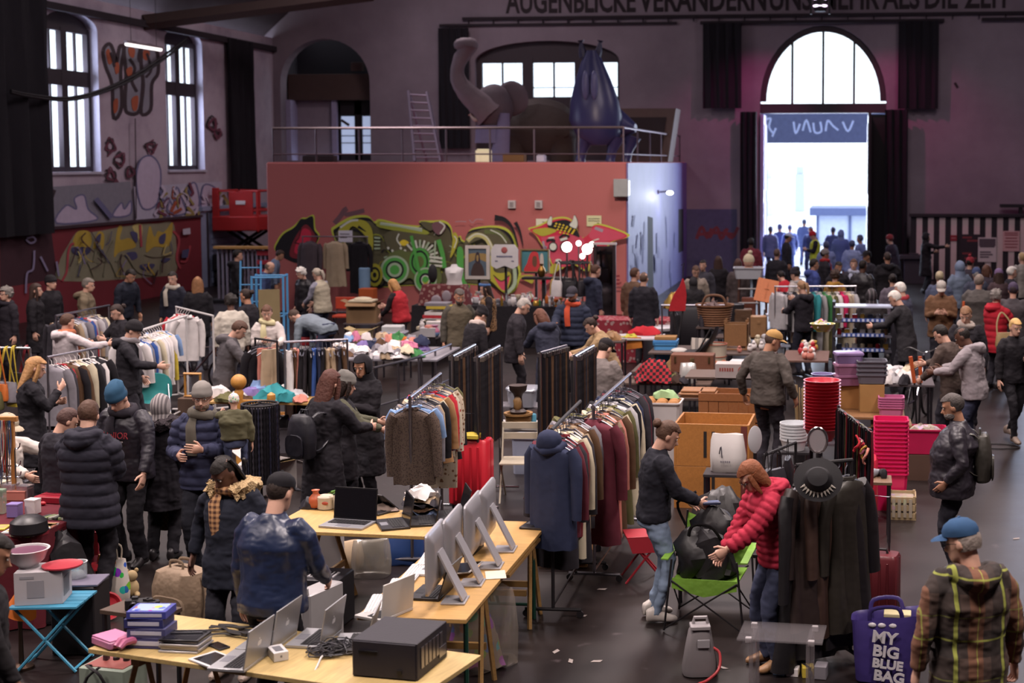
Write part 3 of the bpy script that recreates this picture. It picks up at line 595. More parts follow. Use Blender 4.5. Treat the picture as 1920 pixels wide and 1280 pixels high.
for k,dy in enumerate((0,8)):
 q=MB();q.tube(sm([tuple(pX(x,y+dy*(.4+x/700),XL+.5)) for x,y in((20,170),(60,178),(130,183),(200,165),(270,130),(350,72))]),.035,6)
 tag(q.build('cable',M_blk),('upper' if k==0 else 'lower')+' of the two black cables sagging across the tall left windows','cable')
t=thing('stage_spotlight','moving-head stage light with glowing lens hanging at the top over the doorway','spotlight',tuple(pY(1538,8,44)))
q=MB();q.box((0,0,.3),(.5,.3,.2));q.box((-.28,0,0),(.06,.2,.6));q.box((.28,0,0),(.06,.2,.6));q.tube([(0,0,.4),(0,0,3.3)],.04,6);q.build('yoke',M_blk,t);q=MB();q.lathe([(.14,.3),(.2,.1),(.2,-.15),(.17,-.22)],n=14);q.build('head',M_blk,t)
q=MB();q.ell((0,-.1,.16),(.24,.08,.05));q.ell((0,-.12,-.06),(.22,.08,.05));q.build('lens',mat('f0d4f4',.3,emit=4,var=0),t)
c=pY(466,460,43);t=thing('scissor_lift','red scissor lift parked in the corner left of the red room','lift',(c.x,43,0))
rd=mat('b02c2c',.5,var=.1)
q=MB();q.box((0,0,.75),(1.5,2,.5));q.build('chassis',M_blk,t)
q=MB();q.box((0,0,1.95),(1.45,2,.45));q.box((-.62,-.9,2.55),(.2,.1,1.0));q.build('platform',rd,t)
q=MB()
for x in(-.7,0,.7):
 for yy in(-.9,.9):q.tube([(x,yy,1.7),(x,yy,2.95)],.04,6)
for z in(2.35,2.95):q.tube([(-.7,-.9,z),(.7,-.9,z),(.7,.9,z),(-.7,.9,z)],.04,6,close=True)
q.build('guard_rail',rd,t);q=MB();q.box((.2,-.93,2.5),(.75,.06,.85));q.box((.2,-.97,2.6),(.3,.02,.12),mi=1);q.build('control_panel',[rd,mat('d8d0d0')],t)
q=MB()
for k in(-1,1):q.tube([(-.6,k*.3,1.0),(.6,k*.3,1.75)],.05,6);q.tube([(.6,k*.3,1.0),(-.6,k*.3,1.75)],.05,6)
q.build('scissor_arms',M_blk,t)
for x in(-.6,.6):
 for yy in(-.7,.7):q=MB();q.lathe([(.1,-.12),(.26,-.12),(.27,0),(.26,.12),(.1,.12)],(x,yy,.27),14,axis=M.Rotation(PI/2,3,'Y'));q.build('wheel',M_blk,t)
c=gp(388,575,0);t=thing('striped_barrier','barrier with orange top edge and red and white stripes at the left wall','barrier',(-16.6,37.5,0))
q=MB();q.box((0,0,1.5),(1.75,.3,.07));q.build('top',mat('b88a4a',.6),t);q=MB()
for k in range(14):q.box((-.8+k*.123,0,.75),(.05,.06,1.45),mi=0)
for k in range(5):q.box((.6,-.04,.35+k*.25),(.55,.03,.12),mi=1)
q.build('slats',[mat('8c8896',.6),mat('b23a44',.6)],t)
q=MB();q.box((0,0,.04),(1.9,.8,.08));q.build('foot',M_blk,t)
c0=pY(1708,402,46.6);c1=pY(1990,402,46.6);N_=26;w=(c1.x-c0.x)/N_
q=MB();q.bx((c0.x,46.6,0),(c1.x,46.75,2.1),0)
for k in range(N_):
 if k%2:q.bx((c0.x+k*w,46.585,.05),(c0.x+(k+1)*w,46.6,2.05),1)
q.bx((c0.x-.05,46.5,2.08),(c1.x,46.8,2.17),0)
tag(q.build('striped_bar_front',[mat('231c22',.7),mat('c3adaa',.7,var=.08)]),'tall bar front with black and cream vertical stripes to the right of the doorway','bar')
q=MB();c=pY(1900,386,46.9);q.bx((c.x-.4,46.85,c.z-.05),(c.x+1.2,47.3,c.z+.05));q.bx((c.x+.2,46.9,c.z-.4),(c.x+.3,47.2,c.z));tag(q.build('black_shelf',M_blk),'black shelf on the wall above the striped bar, at the right edge','shelf')
sheet('poster',1851,468,34,46,46.57,'c2b5b4','white event poster with a dark picture on the striped bar',[(.05,.95,.08),(.05,.95,.14),(.05,.95,.2),(.05,.95,.26),(.05,.95,.32),(.1,.9,.38),(.1,.7,.6),(.1,.8,.7),(.1,.6,.8)],'poster',mk='54484f')
sheet('poster',1896,452,31,38,46.57,'c39a98','pink poster with rows of text on the striped bar, at the right edge',[(.1,.9,.1),(.1,.9,.2),(.15,.85,.35),(.1,.9,.5),(.1,.9,.65),(.15,.85,.8)],'poster',mk='8a4a50')
sheet('poster',1822,469,44,60,46.58,'2b2228','dark poster between the stripes, left of the white event poster',[(.1,.5,.1),(.3,.9,.2),(.1,.5,.6),(.2,.7,.75)],'poster',mk='7a3438')
sheet('sign',1788,446,12,11,46.57,'8a2c34','small red square sign on the striped bar',[(.2,.8,.5)],'sign',mk='d0b0b0')
q=MB();c=pY(1716,478,45.6);q.bx((c.x-.35,45.3,0),(c.x+.35,45.9,c.z-.1));q.bx((c.x-.5,45.2,c.z-.1),(c.x+.5,46,c.z));q.bx((c.x-.2,45.4,c.z),(c.x+.1,45.7,c.z+.06));tag(q.build('dj_table',mat('3a2f38',.6)),'dark stand with a mixing desk in front of the striped bar','table')
# ---- outside the doorway
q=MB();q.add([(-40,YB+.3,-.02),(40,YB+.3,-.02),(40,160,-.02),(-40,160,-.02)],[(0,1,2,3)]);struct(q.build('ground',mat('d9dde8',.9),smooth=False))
q=MB();c=pY(1430,268,54);c2=pY(1640,216,54);q.bx((c.x-1.5,54,c.z),(c2.x+1.5,54.5,c2.z+.15),0)
po=Paint(q,lambda x,y:pY(x,y,54),(0,-1,0))
for pts in([(1435,225),(1445,222),(1442,238),(1450,250)],[(1488,228),(1492,250),(1500,232)],[(1505,245),(1512,225),(1520,248)],[(1525,230),(1528,248),(1540,246),(1538,228)],[(1548,246),(1552,226),(1562,236),(1572,244)],[(1580,228),(1590,246),(1600,226)],[(1455,240),(1448,256)]):po.stroke(pts,4,1)
q.bx((c.x-1.5,54,0),(c.x-1.1,54.5,c.z),0);q.bx((c2.x+1.1,54,0),(c2.x+1.5,54.5,c.z),0)
tag(q.build('graffiti_beam',[mat('5c6488',.8,var=.2),mat('b6c4ea',.8)]),'blue-grey concrete beam with pale graffiti seen outside the doorway','beam')
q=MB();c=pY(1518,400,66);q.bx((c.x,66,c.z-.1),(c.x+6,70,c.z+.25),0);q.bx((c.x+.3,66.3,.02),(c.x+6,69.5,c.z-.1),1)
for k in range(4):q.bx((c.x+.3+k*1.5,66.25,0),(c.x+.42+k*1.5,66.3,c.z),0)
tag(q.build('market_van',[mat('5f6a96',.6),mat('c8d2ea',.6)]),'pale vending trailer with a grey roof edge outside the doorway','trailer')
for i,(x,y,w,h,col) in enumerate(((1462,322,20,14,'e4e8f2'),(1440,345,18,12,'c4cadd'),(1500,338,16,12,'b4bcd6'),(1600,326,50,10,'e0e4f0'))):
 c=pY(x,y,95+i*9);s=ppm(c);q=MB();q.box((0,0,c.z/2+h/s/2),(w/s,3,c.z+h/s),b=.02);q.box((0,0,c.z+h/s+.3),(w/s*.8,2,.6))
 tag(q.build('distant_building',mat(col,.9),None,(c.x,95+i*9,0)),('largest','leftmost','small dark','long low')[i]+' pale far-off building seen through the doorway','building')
# ================================================================ PEOPLE
import numpy as np
def remesh(mb,vox,sm_it=3,folds=0,seed=0,post=None):
 me=mb.mesh('t',[],False);o=bpy.data.objects.new('t',me);COL.objects.link(o)
 m=o.modifiers.new('r','REMESH');m.mode='VOXEL';m.voxel_size=vox
 if sm_it:
  s=o.modifiers.new('s','SMOOTH');s.factor=.5;s.iterations=sm_it
 dg=bpy.context.evaluated_depsgraph_get();me2=bpy.data.meshes.new_from_object(o.evaluated_get(dg))
 bpy.data.objects.remove(o);bpy.data.meshes.remove(me)
 if folds or post:
  of=V((seed*3.1,seed*1.7,seed*.9));ds=[]
  for v in me2.vertices:
   p=v.co;d=0
   if folds:
    d+=folds*(NZ.noise(V((p.x*9,p.y*9,p.z*13))+of)+.8*abs(NZ.noise(V((p.x*16,p.y*16,p.z*26))+of)))
   if post:d+=post(p)
   ds.append(p+v.normal*d)
  me2.vertices.foreach_set('co',[c for p in ds for c in p])
 me2.polygons.foreach_set('use_smooth',[True]*len(me2.polygons));me2.update();return me2
def withmesh(me,mb,mats):
 """join extra geometry (hands) to a remeshed body: one mesh object"""
 b=MB();b.v=[v.co.copy() for v in me.vertices];b.f=[tuple(p.vertices) for p in me.polygons];b.k=[0]*len(b.f)
 b.add(mb.v,mb.f);bpy.data.meshes.remove(me);return b.mesh('body',mats,True,80)
def ik(a,b,l1,l2,pole):
 a=V(a);b=V(b);d=b-a;L=min(d.length,(l1+l2)*.995);d.normalize();b=a+d*L
 x=(l1*l1-l2*l2+L*L)/(2*L);hh=math.sqrt(max(0,l1*l1-x*x));p=V(pole);p=p-d*p.dot(d)
 if p.length<1e-5:p=V((0,1,0))
 p.normalize();return a+d*x+p*hh,b
def hand(mb,w,d,side,k=1.,curl=.45,n=6):
 d=V(d).normalized();t=V((0,1,0)) if abs(d.z)>.7 else V((0,0,1))
 t=(t-d*t.dot(d)).normalized();nr=d.cross(t)
 if nr.x*side>0:nr=-nr
 w=V(w)-d*.01*k
 mb.rings([(w-d*.03*k,t,nr,.026*k,.02*k),(w+d*.01*k,t,nr,.029*k,.019*k),(w+d*.05*k,t,nr,.04*k,.017*k),(w+d*.088*k,t,nr,.041*k,.014*k),(w+d*.1*k,t,nr,.034*k,.009*k)],8,pw=.8)
 for j,(o,L) in enumerate(((.031,.068),(.0105,.077),(-.0105,.072),(-.031,.056))):
  p=w+d*.092*k+t*o*k;pts=[p-d*.015*k];c=0;r=[.0095*k]
  pts.append(p)
  for q,f in enumerate((.42,.32,.26)):
   c+=curl*(.7+.12*j)*(1.,.9,.6)[q];p=p+(d*math.cos(c)+nr*math.sin(c))*L*f*k;pts.append(p);r.append((.0088,.008,.006)[q]*k)
  mb.tube(pts,[r[0]]+r,n)
 b=w+d*.022*k+t*.026*k;e=(d*.62+t*.72+nr*.3).normalized();e2=(d*.9+t*.25+nr*.4).normalized()
 mb.tube([b-e*.012*k,b+e*.022*k,b+e*.045*k,b+e*.045*k+e2*.034*k],[.014*k,.0125*k,.0105*k,.007*k],n)
SK={'l':'c59a86','m':'a97b62','d':'5b3d31','t':'b98a70'}
ARM={'d':(.07,.03,-.56),'p':(.05,.10,-.46),'f':(-.02,.42,-.26),'F':(.02,.53,-.05),'h':(-.12,.28,-.22),'t':(-.10,.30,-.06),'w':(-.03,.30,-.42),'c':(-.24,.17,-.2),'u':(-.08,.22,.06),'s':(.22,.36,-.2),'S':(.38,.36,-.02),'e':(.16,-.02,-.5)}
HEADR=[(-.117,.024,.076,.03),(-.102,.042,.089,-.0),(-.078,.054,.093,-.045),(-.04,.064,.09,-.078),(0,.071,.086,-.096),(.03,.075,.092,-.103),(.07,.073,.084,-.1),(.1,.057,.06,-.078),(.119,.03,.028,-.045)]
def shell(mb,c,r,inner,n=22,m=14,noise=0,seed=0,nsc=14):
 """ellipsoid whose vertices in the zone inner(p) are drawn inside the head: a hairline without holes"""
 i0=len(mb.v);mb.ell(c,r,n,m)
 for i in range(i0,len(mb.v)):
  p=mb.v[i];f=inner(p)
  if noise and f>.95:p=p+(p-V(c)).normalized()*noise*NZ.noise(p*nsc+V((seed,seed,0)))
  mb.v[i]=V(c)+(p-V(c))*f
def hairmesh(style,seed):
 mb=MB()
 def hl(p):
  if p.y>.02 and p.z<.055+.25*max(0,.08-p.y)-.0*abs(p.x):return .62 if abs(p.x)<.07 or p.z<-.02 else .8
  if p.z<-.055:return .62
  return 1.
 if style=='fringe':
  def hf(p):
   if p.z>.055 or p.y>.0 or p.z<-.06:return .7
   return 1.
  shell(mb,(0,-.008,.0),(.083,.106,.11),hf,noise=.006,seed=seed);return mb
 r=(.085,.114,.108);nz=.007
 if style in('curly','afro'):r=(.105,.125,.125);nz=.035
 if style in('buzz','braids'):r=(.079,.107,.103);nz=.001
 shell(mb,(0,-.004,.026),r,hl,noise=nz,seed=seed,nsc=26 if style in('curly','afro') else 12)
 if style in('long','xlong'):
  L=.22 if style=='long' else .34
  mb.rings([((0,-.03,.04),(1,0,0),(0,1,0),.086,.085),((0,-.05,-.04),(1,0,0),(0,1,0),.093,.068),((0,-.062,-.12),(1,0,0),(0,1,0),.1,.055),((0,-.08,-.12-L*.5),(1,0,0),(0,1,0),.1,.045),((0,-.09,-.1-L),(1,0,0),(0,1,0),.07,.025)],16)
  for s in(-1,1):mb.tube([(s*.072,.02,.05),(s*.083,.035,-.03),(s*.085,.03,-.12),(s*.08,.03,-.1-L*.7)],[.02,.026,.026,.012],8)
  mb.jig(.008,18,seed)
 if style=='bob':
  mb.rings([((0,-.02,.04),(1,0,0),(0,1,0),.09,.09),((0,-.035,-.04),(1,0,0),(0,1,0),.1,.075),((0,-.04,-.12),(1,0,0),(0,1,0),.098,.06),((0,-.04,-.15),(1,0,0),(0,1,0),.08,.04)],16)
  for s in(-1,1):mb.tube([(s*.075,.03,.05),(s*.088,.045,-.03),(s*.086,.04,-.13)],[.02,.026,.012],8)
  mb.jig(.008,18,seed)
 if style=='bun':mb.ell((0,-.13,.06),(.045,.04,.042));mb.jig(.006,25,seed)
 if style=='topbun':mb.ell((0,-.085,.12),(.04,.04,.034));mb.jig(.008,25,seed)
 if style=='pony':mb.tube([(0,-.1,.05),(0,-.15,.03),(0,-.165,-.06),(0,-.14,-.16)],[.02,.032,.035,.012],10);mb.jig(.006,22,seed)
 if style=='braids':
  for q in range(11):
   a=-.95+q*.19
   mb.tube([(.08*math.sin(a),-.02-.06*math.cos(a),.1),(.095*math.sin(a),-.03-.075*math.cos(a),0),(.11*math.sin(a),-.04-.07*math.cos(a),-.14),(.12*math.sin(a),-.03-.06*math.cos(a),-.24)],[.014,.015,.013,.008],6)
 return mb
def hatmesh(kind):
 mb=MB()
 if kind in('beanie','slouch','bobble'):
  h=.16 if kind=='slouch' else .145
  sp=[((0,.0,.012),.088,.108),((0,-.001,.03),.092,.112),((0,-.003,.052),.091,.111),((0,-.004,.058),.087,.107),((0,-.008,.09),.084,.102),((0,-.014,.12),.066,.08),((0,-.02,h),.03,.036)]
  if kind=='slouch':sp[-2]=((0,-.03,.125),.075,.09);sp[-1]=((0,-.05,h),.035,.04)
  mb.rings([(c,(1,0,0),(0,1,.12),a,b) for c,a,b in sp],20)
  if kind=='bobble':mb.ell((0,-.03,.17),(.035,.035,.033))
 if kind in('cap','flat','capback'):
  s=-1 if kind=='capback' else 1
  mb.rings([(c,(1,0,0),(0,1,.06),a,b) for c,a,b in(((0,0,.042),.085,.108),((0,-.002,.07),.086,.108),((0,-.006,.1),.076,.094),((0,-.01,.128),.045,.055),((0,-.012,.138),.012,.014))],20)
  if kind!='flat' or 1:
   i0=len(mb.v);mb.rings([((0,.06*s,.044),(1,0,0),(0,0,1),.075,.006),((0,.125*s,.046),(1,0,0),(0,0,1),.072,.006),((0,.165*s,.036),(1,0,0),(0,0,1),.055,.005),((0,.182*s,.028),(1,0,0),(0,0,1),.02,.003)],14)
   for i in range(i0,len(mb.v)):mb.v[i].z-=mb.v[i].x**2*3
  mb.ell((0,-.012,.14),(.012,.012,.006),8,4)
 if kind in('hood','hijab'):
  def ho(p):
   if p.y>.035 and p.z<.075 and abs(p.x)<.078:return .5
   return 1.
  shell(mb,(0,-.012,.0),(.104,.13,.142),ho,24,16,noise=.008)
  mb.rings([((0,-.02,-.08),(1,0,0),(0,1,0),.1,.1),((0,-.03,-.15),(1,0,0),(0,1,0),.105,.1),((0,-.03,-.22),(1,0,0),(0,1,0),.15,.11)],18)
 if kind=='band':mb.rings([((0,-.01,.045),(1,0,0),(0,1,.3),.082,.106),((0,-.012,.07),(1,0,0),(0,1,.3),.088,.112),((0,-.015,.095),(1,0,0),(0,1,.3),.075,.098)],20)
 return mb
_cache={}
def cached(k,f):
 if k not in _cache:_cache[k]=f()
 return _cache[k]
PEOPLE={}
def person(px,py,label,face=0,top='2a2730',hem=.78,legs='25242c',hair=('short','3a2a22'),hat=None,skin='l',arms='dd',lean=0,hp=0,hy=0,h=1.74,fem=0,puff=0,vest=None,under=None,hood=None,fur=None,scarf=None,glasses=0,shoe='1f1b1e',wide=1.,step=0,z0=0,beard=None,tm=None,key=None,sit=0,slim=0,curl=.45,kneel=0,detail=None,collar=None,cat='person',at=None,lw=1.,name='person',group=None):
 k=h/1.75;sd=int(abs(px)*7+py);le=rad(lean);P0=V((0,-.28*math.sin(le),.93))
 def T(p,kk=1):
  p=V(p);f=min(1,max(0,(p.z-.76)/.30));a=le*f*f*(3-2*f);q=M.Rotation(-a,3,'X')@(V((p.x,p.y,p.z-.93)))
  return (P0+q)*k-V((0,0,kneel))
 def Tv(z):
  f=min(1,max(0,(z-.76)/.30));return M.Rotation(-le*f*f*(3-2*f),3,'X')@V((0,1,0))
 sw=.172 if fem else .19
 sw*=(1+(wide-1)*.6)
 piv=T((0,.0,1.50));Hm=M.Rotation(rad(hy),3,'Z')@M.Rotation(-(le*.55+rad(hp)),3,'X')
 hc=piv+Hm@V((0,.022,.128))*k
 head_top=hc+Hm@V((0,-.01,.122+(.02 if hat else .006)))*k
 ztop=z0+head_top.z
 w=V(at) if at else gp(px,py,ztop)
 Q=M.Rotation(rad(face),3,'Z');ht=Q@V((head_top.x,head_top.y,0));loc=V((w.x-ht.x,w.y-ht.y,z0))
 s=ppm(loc);vox=min(.03,max(.0105,1.7/s))*(1 if h>1.2 else .7)
 if detail:vox=detail
 root=thing(name,label,cat,loc,rad(face),group)
 sh=[T((sd_*sw,0,1.415)) for sd_ in(-1,1)]
 el=[];wr=[]
 for i,sd_ in enumerate((-1,1)):
  a=arms[i];a=ARM[a] if isinstance(a,str) else a
  tgt=sh[i]+V((a[0]*sd_,a[1],a[2]))*k
  pole=(sd_*.55,-.7,-.55) if a[2]<.0 else (sd_*.8,-.2,-.7)
  e,wv=ik(sh[i],tgt,.292*k,.255*k,pole);el.append(e);wr.append(wv)
 hip=[];kn=[];an=[]
 for i,sd_ in enumerate((-1,1)):
  hp_=(P0+V((sd_*.088,0,-.03)))*k-V((0,0,kneel))
  st=step*(1 if i else -1)
  if sit:a=hp_+V((sd_*.05,.34,-.36))*k
  else:a=V((sd_*(.10 if not step else .075),-.02+st,.085+(.04 if st<0 and step else 0)))*k
  kk,a=ik(hp_,a,.43*k,.425*k,(sd_*.12,1,0));hip.append(hp_);kn.append(kk);an.append(a)
 X_=V((1,0,0))
 def torso(mb,spec,gx=1.,gy=1.,n=18):
  mb.rings([(T((0,y,z)),X_,Tv(z),rx*gx*k,ry*gy*k) for z,rx,ry,y in spec],n,pw=.9)
 fs=.93 if fem else 1.
 # ---- body
 mb=MB()
 torso(mb,[(.80,.10,.07,-.005),(.90,.12,.082,-.005),(1.05,.135*fs*wide,.10*wide,0),(1.25,.145*fs,.10,0),(1.36,.135*fs,.08,-.005),(1.43,.085,.06,-.01),(1.475,.06,.058,-.008)])
 nk=[T((0,-.012,1.42)),T((0,-.008,1.48)),hc+Hm@V((0,-.02,-.07))*k,hc+Hm@V((0,-.02,-.02))*k]
 mb.tube(nk,[.07*k,.057*k,.055*k,.05*k],12)
 hx=.96 if fem else 1.
 mb.rings([(hc+Hm@V((0,(f+b)/2,z))*k,Hm@X_,Hm@V((0,1,0)),w_*k*hx,(f-b)/2*k) for z,w_,f,b in HEADR],18,pw=.94)
 def hpt(p):return hc+Hm@V(p)*k
 mb.tube([hpt((0,.082,.012)),hpt((0,.096,-.015)),hpt((0,.112,-.036)),hpt((0,.09,-.046))],[.008*k,.012*k,.016*k,.011*k],8)
 for x in(-1,1):
  mb.ell(hpt((x*.078,-.008,-.012)),(.011*k,.022*k,.032*k),8,6,mtx=Hm)
  mb.ell(hpt((x*.032,.08,.022)),(.03*k,.014*k,.009*k),8,6,mtx=Hm)
 mb.ell(hpt((0,.088,-.075)),(.026*k,.012*k,.016*k),8,6,mtx=Hm)
 for i,sd_ in enumerate((-1,1)):
  mb.tube([T((sd_*.08,0,1.37)),sh[i]+V((-sd_*.02,0,-.02))*k,sh[i].lerp(el[i],.5),el[i],el[i].lerp(wr[i],.5),wr[i]],[.04*k,.04*k,.036*k,.032*k,.031*k,.026*k],10)
  mb.tube([hip[i]+V((0,0,.03)),hip[i].lerp(kn[i],.5),kn[i],kn[i].lerp(an[i],.4),an[i]+V((0,0,0))],[.07*k,.05*k,.036*k,.036*k,.03*k],10)
  mb.tube([an[i]+V((0,-.03,-.03))*k,an[i]+V((0,.05,-.04))*k,an[i]+V((0,.11,-.052))*k],[.024*k,.026*k,.018*k],8)
 me=remesh(mb,vox,2);hb=MB()
 for i,sd_ in enumerate((-1,1)):
  hand(hb,wr[i],wr[i]-el[i],sd_,k,curl if not isinstance(arms[i],str) or arms[i]!='d' else .3,6 if s>150 else 5)
 skm=mat(SK.get(skin,skin),.55,var=.06,scale=14)
 mko('body',withmesh(me,hb,[skm]),root)
 # ---- clothes
 def jmat(c,kind=None):
  if not isinstance(c,str):return c
  return {'l':leather,'s':satin}.get(kind,cloth)(c)
 segs=[(sh[i],el[i]) for i in(0,1)]+[(el[i],wr[i]) for i in(0,1)]
 def quilt(per,amp):
  def f(p):
   best=9;t0=0
   for j,(a,b) in enumerate(segs):
    d=b-a;L=d.length;t=max(0,min(1,(p-a).dot(d)/(L*L)));q=(p-a-d*t).length
    if q<best:best=q;t0=t*L+(.292*k if j>1 else 0)
   zz=t0 if best<.085*k and abs(p.x)>.12*k else p.z*math.cos(le)+p.y*math.sin(le)
   return amp*(abs(math.sin(PI*zz/per))**.6-.5)
  return f
 def jacket(nm,c,hem,g,sleeves=True,kind=None,puff=0,cuff=.02,op=0):
  mb=MB();G=g+(.012 if puff else 0);fh=1+max(0,.80-hem)*.35
  sp=[]
  zs=[hem]+[z for z in(.6,.78,.92,1.05,1.18,1.28,1.37) if z>hem+.03]
  for z in zs:
   if z<.92:rx,ry=(.186+.02*(fh-1))*fh*(.97 if fem else 1),.128*fh+max(0,.72-z)*.12
   else:
    rx,ry=np.interp(z,[.92,1.05,1.18,1.28,1.37],[.186,.168 if not fem else .154,.178 if not fem else .162,.19*fs,.186*fs]),np.interp(z,[.92,1.05,1.18,1.28,1.37],[.136,.122,.128,.132,.12])
   ww=wide if z<1.3 else 1+(wide-1)*.4
   sp.append((z,rx*ww+G,ry*ww+G,(.02*(wide-1)*5 if z<1.2 else 0)))
  sp+=[(1.425,.15*fs+G*.8,.098+G*.6,-.006),(1.46,.10+G*.4,.08+G*.4,-.01),(1.495+(.03 if puff else 0),.066+G*.3,.066+G*.3,-.006)]
  torso(mb,sp)
  if sleeves:
   for i,sd_ in enumerate((-1,1)):
    e=(wr[i]-el[i]).normalized()
    mb.tube([T((sd_*.08,0,1.39)),T((sd_*sw*.82,0,1.41)),sh[i].lerp(el[i],.25),sh[i].lerp(el[i],.7),el[i],el[i].lerp(wr[i],.5),wr[i]-e*cuff],[(.05+G*.5)*k,(.072+G*.4)*k,(.062+G*.7)*k,(.054+G*.7)*k,(.05+G*.7)*k,(.044+G*.65)*k,(.037+G*.5)*k],12)
  if hood and nm!='vest_lining':
   mb.tube([T((-.1,.03,1.47)),T((-.11,-.06,1.47)),T((-.06,-.13,1.45)),T((0,-.15,1.43)),T((.06,-.13,1.45)),T((.11,-.06,1.47)),T((.1,.03,1.47))],[.03*k,.05*k,.062*k,.07*k,.062*k,.05*k,.03*k],10)
  me=remesh(mb,vox,2,(.006 if puff else .007 if kind=='s' else .011),sd,quilt(.075*k if puff==1 else puff,.017*k) if puff and vox<.026 else None)
  me.materials.append(jmat(c,kind));o=mko(nm,me,root);return o
 if under:jacket('sweater',under,min(hem+.04,.86),.008)
 if vest:
  jacket('sweater',top,.84,.010,kind=tm)
  jacket('vest',vest,hem,.028,False,puff=puff)
 else:jacket('coat' if hem<.65 else 'jacket',top,hem,.016,True,tm,puff)
 if kneel==0 or 1:
  mb=MB();tl=0 if not slim else .016
  mb.rings([((P0+V((0,-.005,z)))*k-V((0,0,kneel)),X_,V((0,1,0)),rx*k*lw,ry*k*lw) for z,rx,ry in((.10,.158,.112),(.03,.168,.12),(-.04,.172,.125),(-.10,.155,.12))],16)
  for i in(0,1):
   mb.tube([hip[i]+V((0,0,.02)),hip[i].lerp(kn[i],.35),kn[i].lerp(hip[i],.1),kn[i].lerp(an[i],.25),kn[i].lerp(an[i],.75),an[i]+V((0,0,-.015))*k],[(.098)*k*lw,(.09-tl*.3)*k*lw,(.072-tl*.6)*k,(.07-tl)*k,(.062-tl*1.1)*k,(.06-tl*1.1)*k],12)
  me=remesh(mb,max(vox,.013),2,.012,sd+5);me.materials.append(jmat(legs));mko('trousers',me,root)
 sm_=cached(('shoe',shoe,round(k,1)),lambda:(lambda q:(q.rings([((0,-.085,-.02),(1,0,0),(0,0,1),.02,.04),((0,-.075,-.02),(1,0,0),(0,0,1),.034,.055),((0,-.02,-.005),(1,0,0),(0,0,1),.04,.068),((0,.04,-.025),(1,0,0),(0,0,1),.04,.05),((0,.11,-.045),(1,0,0),(0,0,1),.046,.034),((0,.165,-.052),(1,0,0),(0,0,1),.036,.026),((0,.185,-.056),(1,0,0),(0,0,1),.015,.014)],12,pw=.8),q.xf(M.Scale(k,4)))and q)(MB()).mesh('shoe',leather(shoe)))
 for i in(0,1):mko('shoe',sm_,root,an[i],rad(-8 if i else 8))
 # ---- head details
 def onhead(nm,me,par=root):
  o=mko(nm,me,par);o.matrix_local=M.Translation(hc)@Hm.to_4x4()@M.Scale(k,4);return o
 if hair and hair[0]!='none':
  me=cached(('hair',hair[0],hair[1],sd%3),lambda:hairmesh(hair[0],sd%3).mesh('hair',mat(hair[1],.65,var=.35,scale=16,bump=.35,bscale=38,spec=.3)))
  onhead('hair',me)
 if hat:
  me=cached(('hat',)+tuple(hat),lambda:hatmesh(hat[0]).mesh('hat',cloth(hat[1]) if isinstance(hat[1],str) else hat[1]))
  onhead({'beanie':'knit_hat','slouch':'knit_hat','bobble':'bobble_hat','hood':'hood','hijab':'headscarf','band':'headband'}.get(hat[0],'cap'),me)
 if s>62:
  def eyem():
   q=MB();q.ell((0,0,0),(.0125,.008,.0075),10,6,mi=0);q.ell((0,.0055,0),(.0062,.0035,.0066),8,6,mi=1);return q.mesh('eye',[mat('d8d2cc',.3,var=0),mat('1d1512',.25,var=0)])
  for x in(-1,1):
   o=mko('eye',cached('eye',eyem),root);o.matrix_local=M.Translation(hpt((x*.031,.0845,.002)))@Hm.to_4x4()@M.Scale(k,4)
  hcol=hair[1] if hair and hair[0]!='none' else '4a3a34'
  def browm():
   q=MB();q.tube([(-.018,-.004,-.003),(0,.002,.003),(.018,-.004,-.002)],[.002,.0042,.002],6);return q.mesh('eyebrow',mat(hcol,.8))
  for x in(-1,1):
   o=mko('eyebrow',cached(('brow',hcol),browm),root);o.matrix_local=M.Translation(hpt((x*.032,.094,.024)))@Hm.to_4x4()@M.Scale(k,4)
  def mouthm():
   q=MB();q.tube([(-.022,-.006,0),(-.01,.001,.002),(0,.002,0),(.01,.001,.002),(.022,-.006,0)],[.002,.005,.0055,.005,.002],6);return q.mesh('mouth',mat({'d':'4a2a26'}.get(skin,'93534c'),.5,var=0))
  o=mko('mouth',cached(('mouth',skin),mouthm),root);o.matrix_local=M.Translation(hpt((0,.093,-.066)))@Hm.to_4x4()@M.Scale(k,4)
 if beard:
  q=MB();shell(q,(0,.03,-.07),(.062,.07,.056),lambda p:.75 if p.z>-.05 and abs(p.x)<.045 or p.z>-.035 else 1.,18,12,.004);onhead('beard',q.mesh('beard',mat(beard,.8,var=.3,scale=20,bump=.6)))
 if glasses:
  def gm():
   q=MB()
   for x in(-1,1):
    q.tube([(x*.033+.022*math.cos(t*PI/6),.104-.004*abs(math.cos(t*PI/6)),.0+.016*math.sin(t*PI/6)) for t in range(12)],.0022,5,close=True);q.tube([(x*.056,.1,.004),(x*.078,.04,.006),(x*.08,-.02,.0)],.002,5)
   q.tube([(-.011,.104,.003),(.011,.104,.003)],.002,5);return q.mesh('glasses',mat('1a1618',.3,var=0))
  onhead('glasses',cached('glasses',gm))
 if scarf:
  q=MB();q.tube([T((.095*math.cos(t*PI/6),.02+.085*math.sin(t*PI/6),1.475+.018*math.sin(t*PI/6+2))) for t in range(12)],[(.038+.006*(t%3))*k for t in range(12)],9,close=True);q.tube([T((.05,.11,1.46)),T((.06,.16,1.38)),T((.055,.165,1.24)),T((.05,.16,1.12))],[.03*k,.045*k,.05*k,.045*k],8,flat=.35);q.jig(.008,14,sd)
  q.build('scarf',cloth(scarf) if isinstance(scarf,str) else scarf,root)
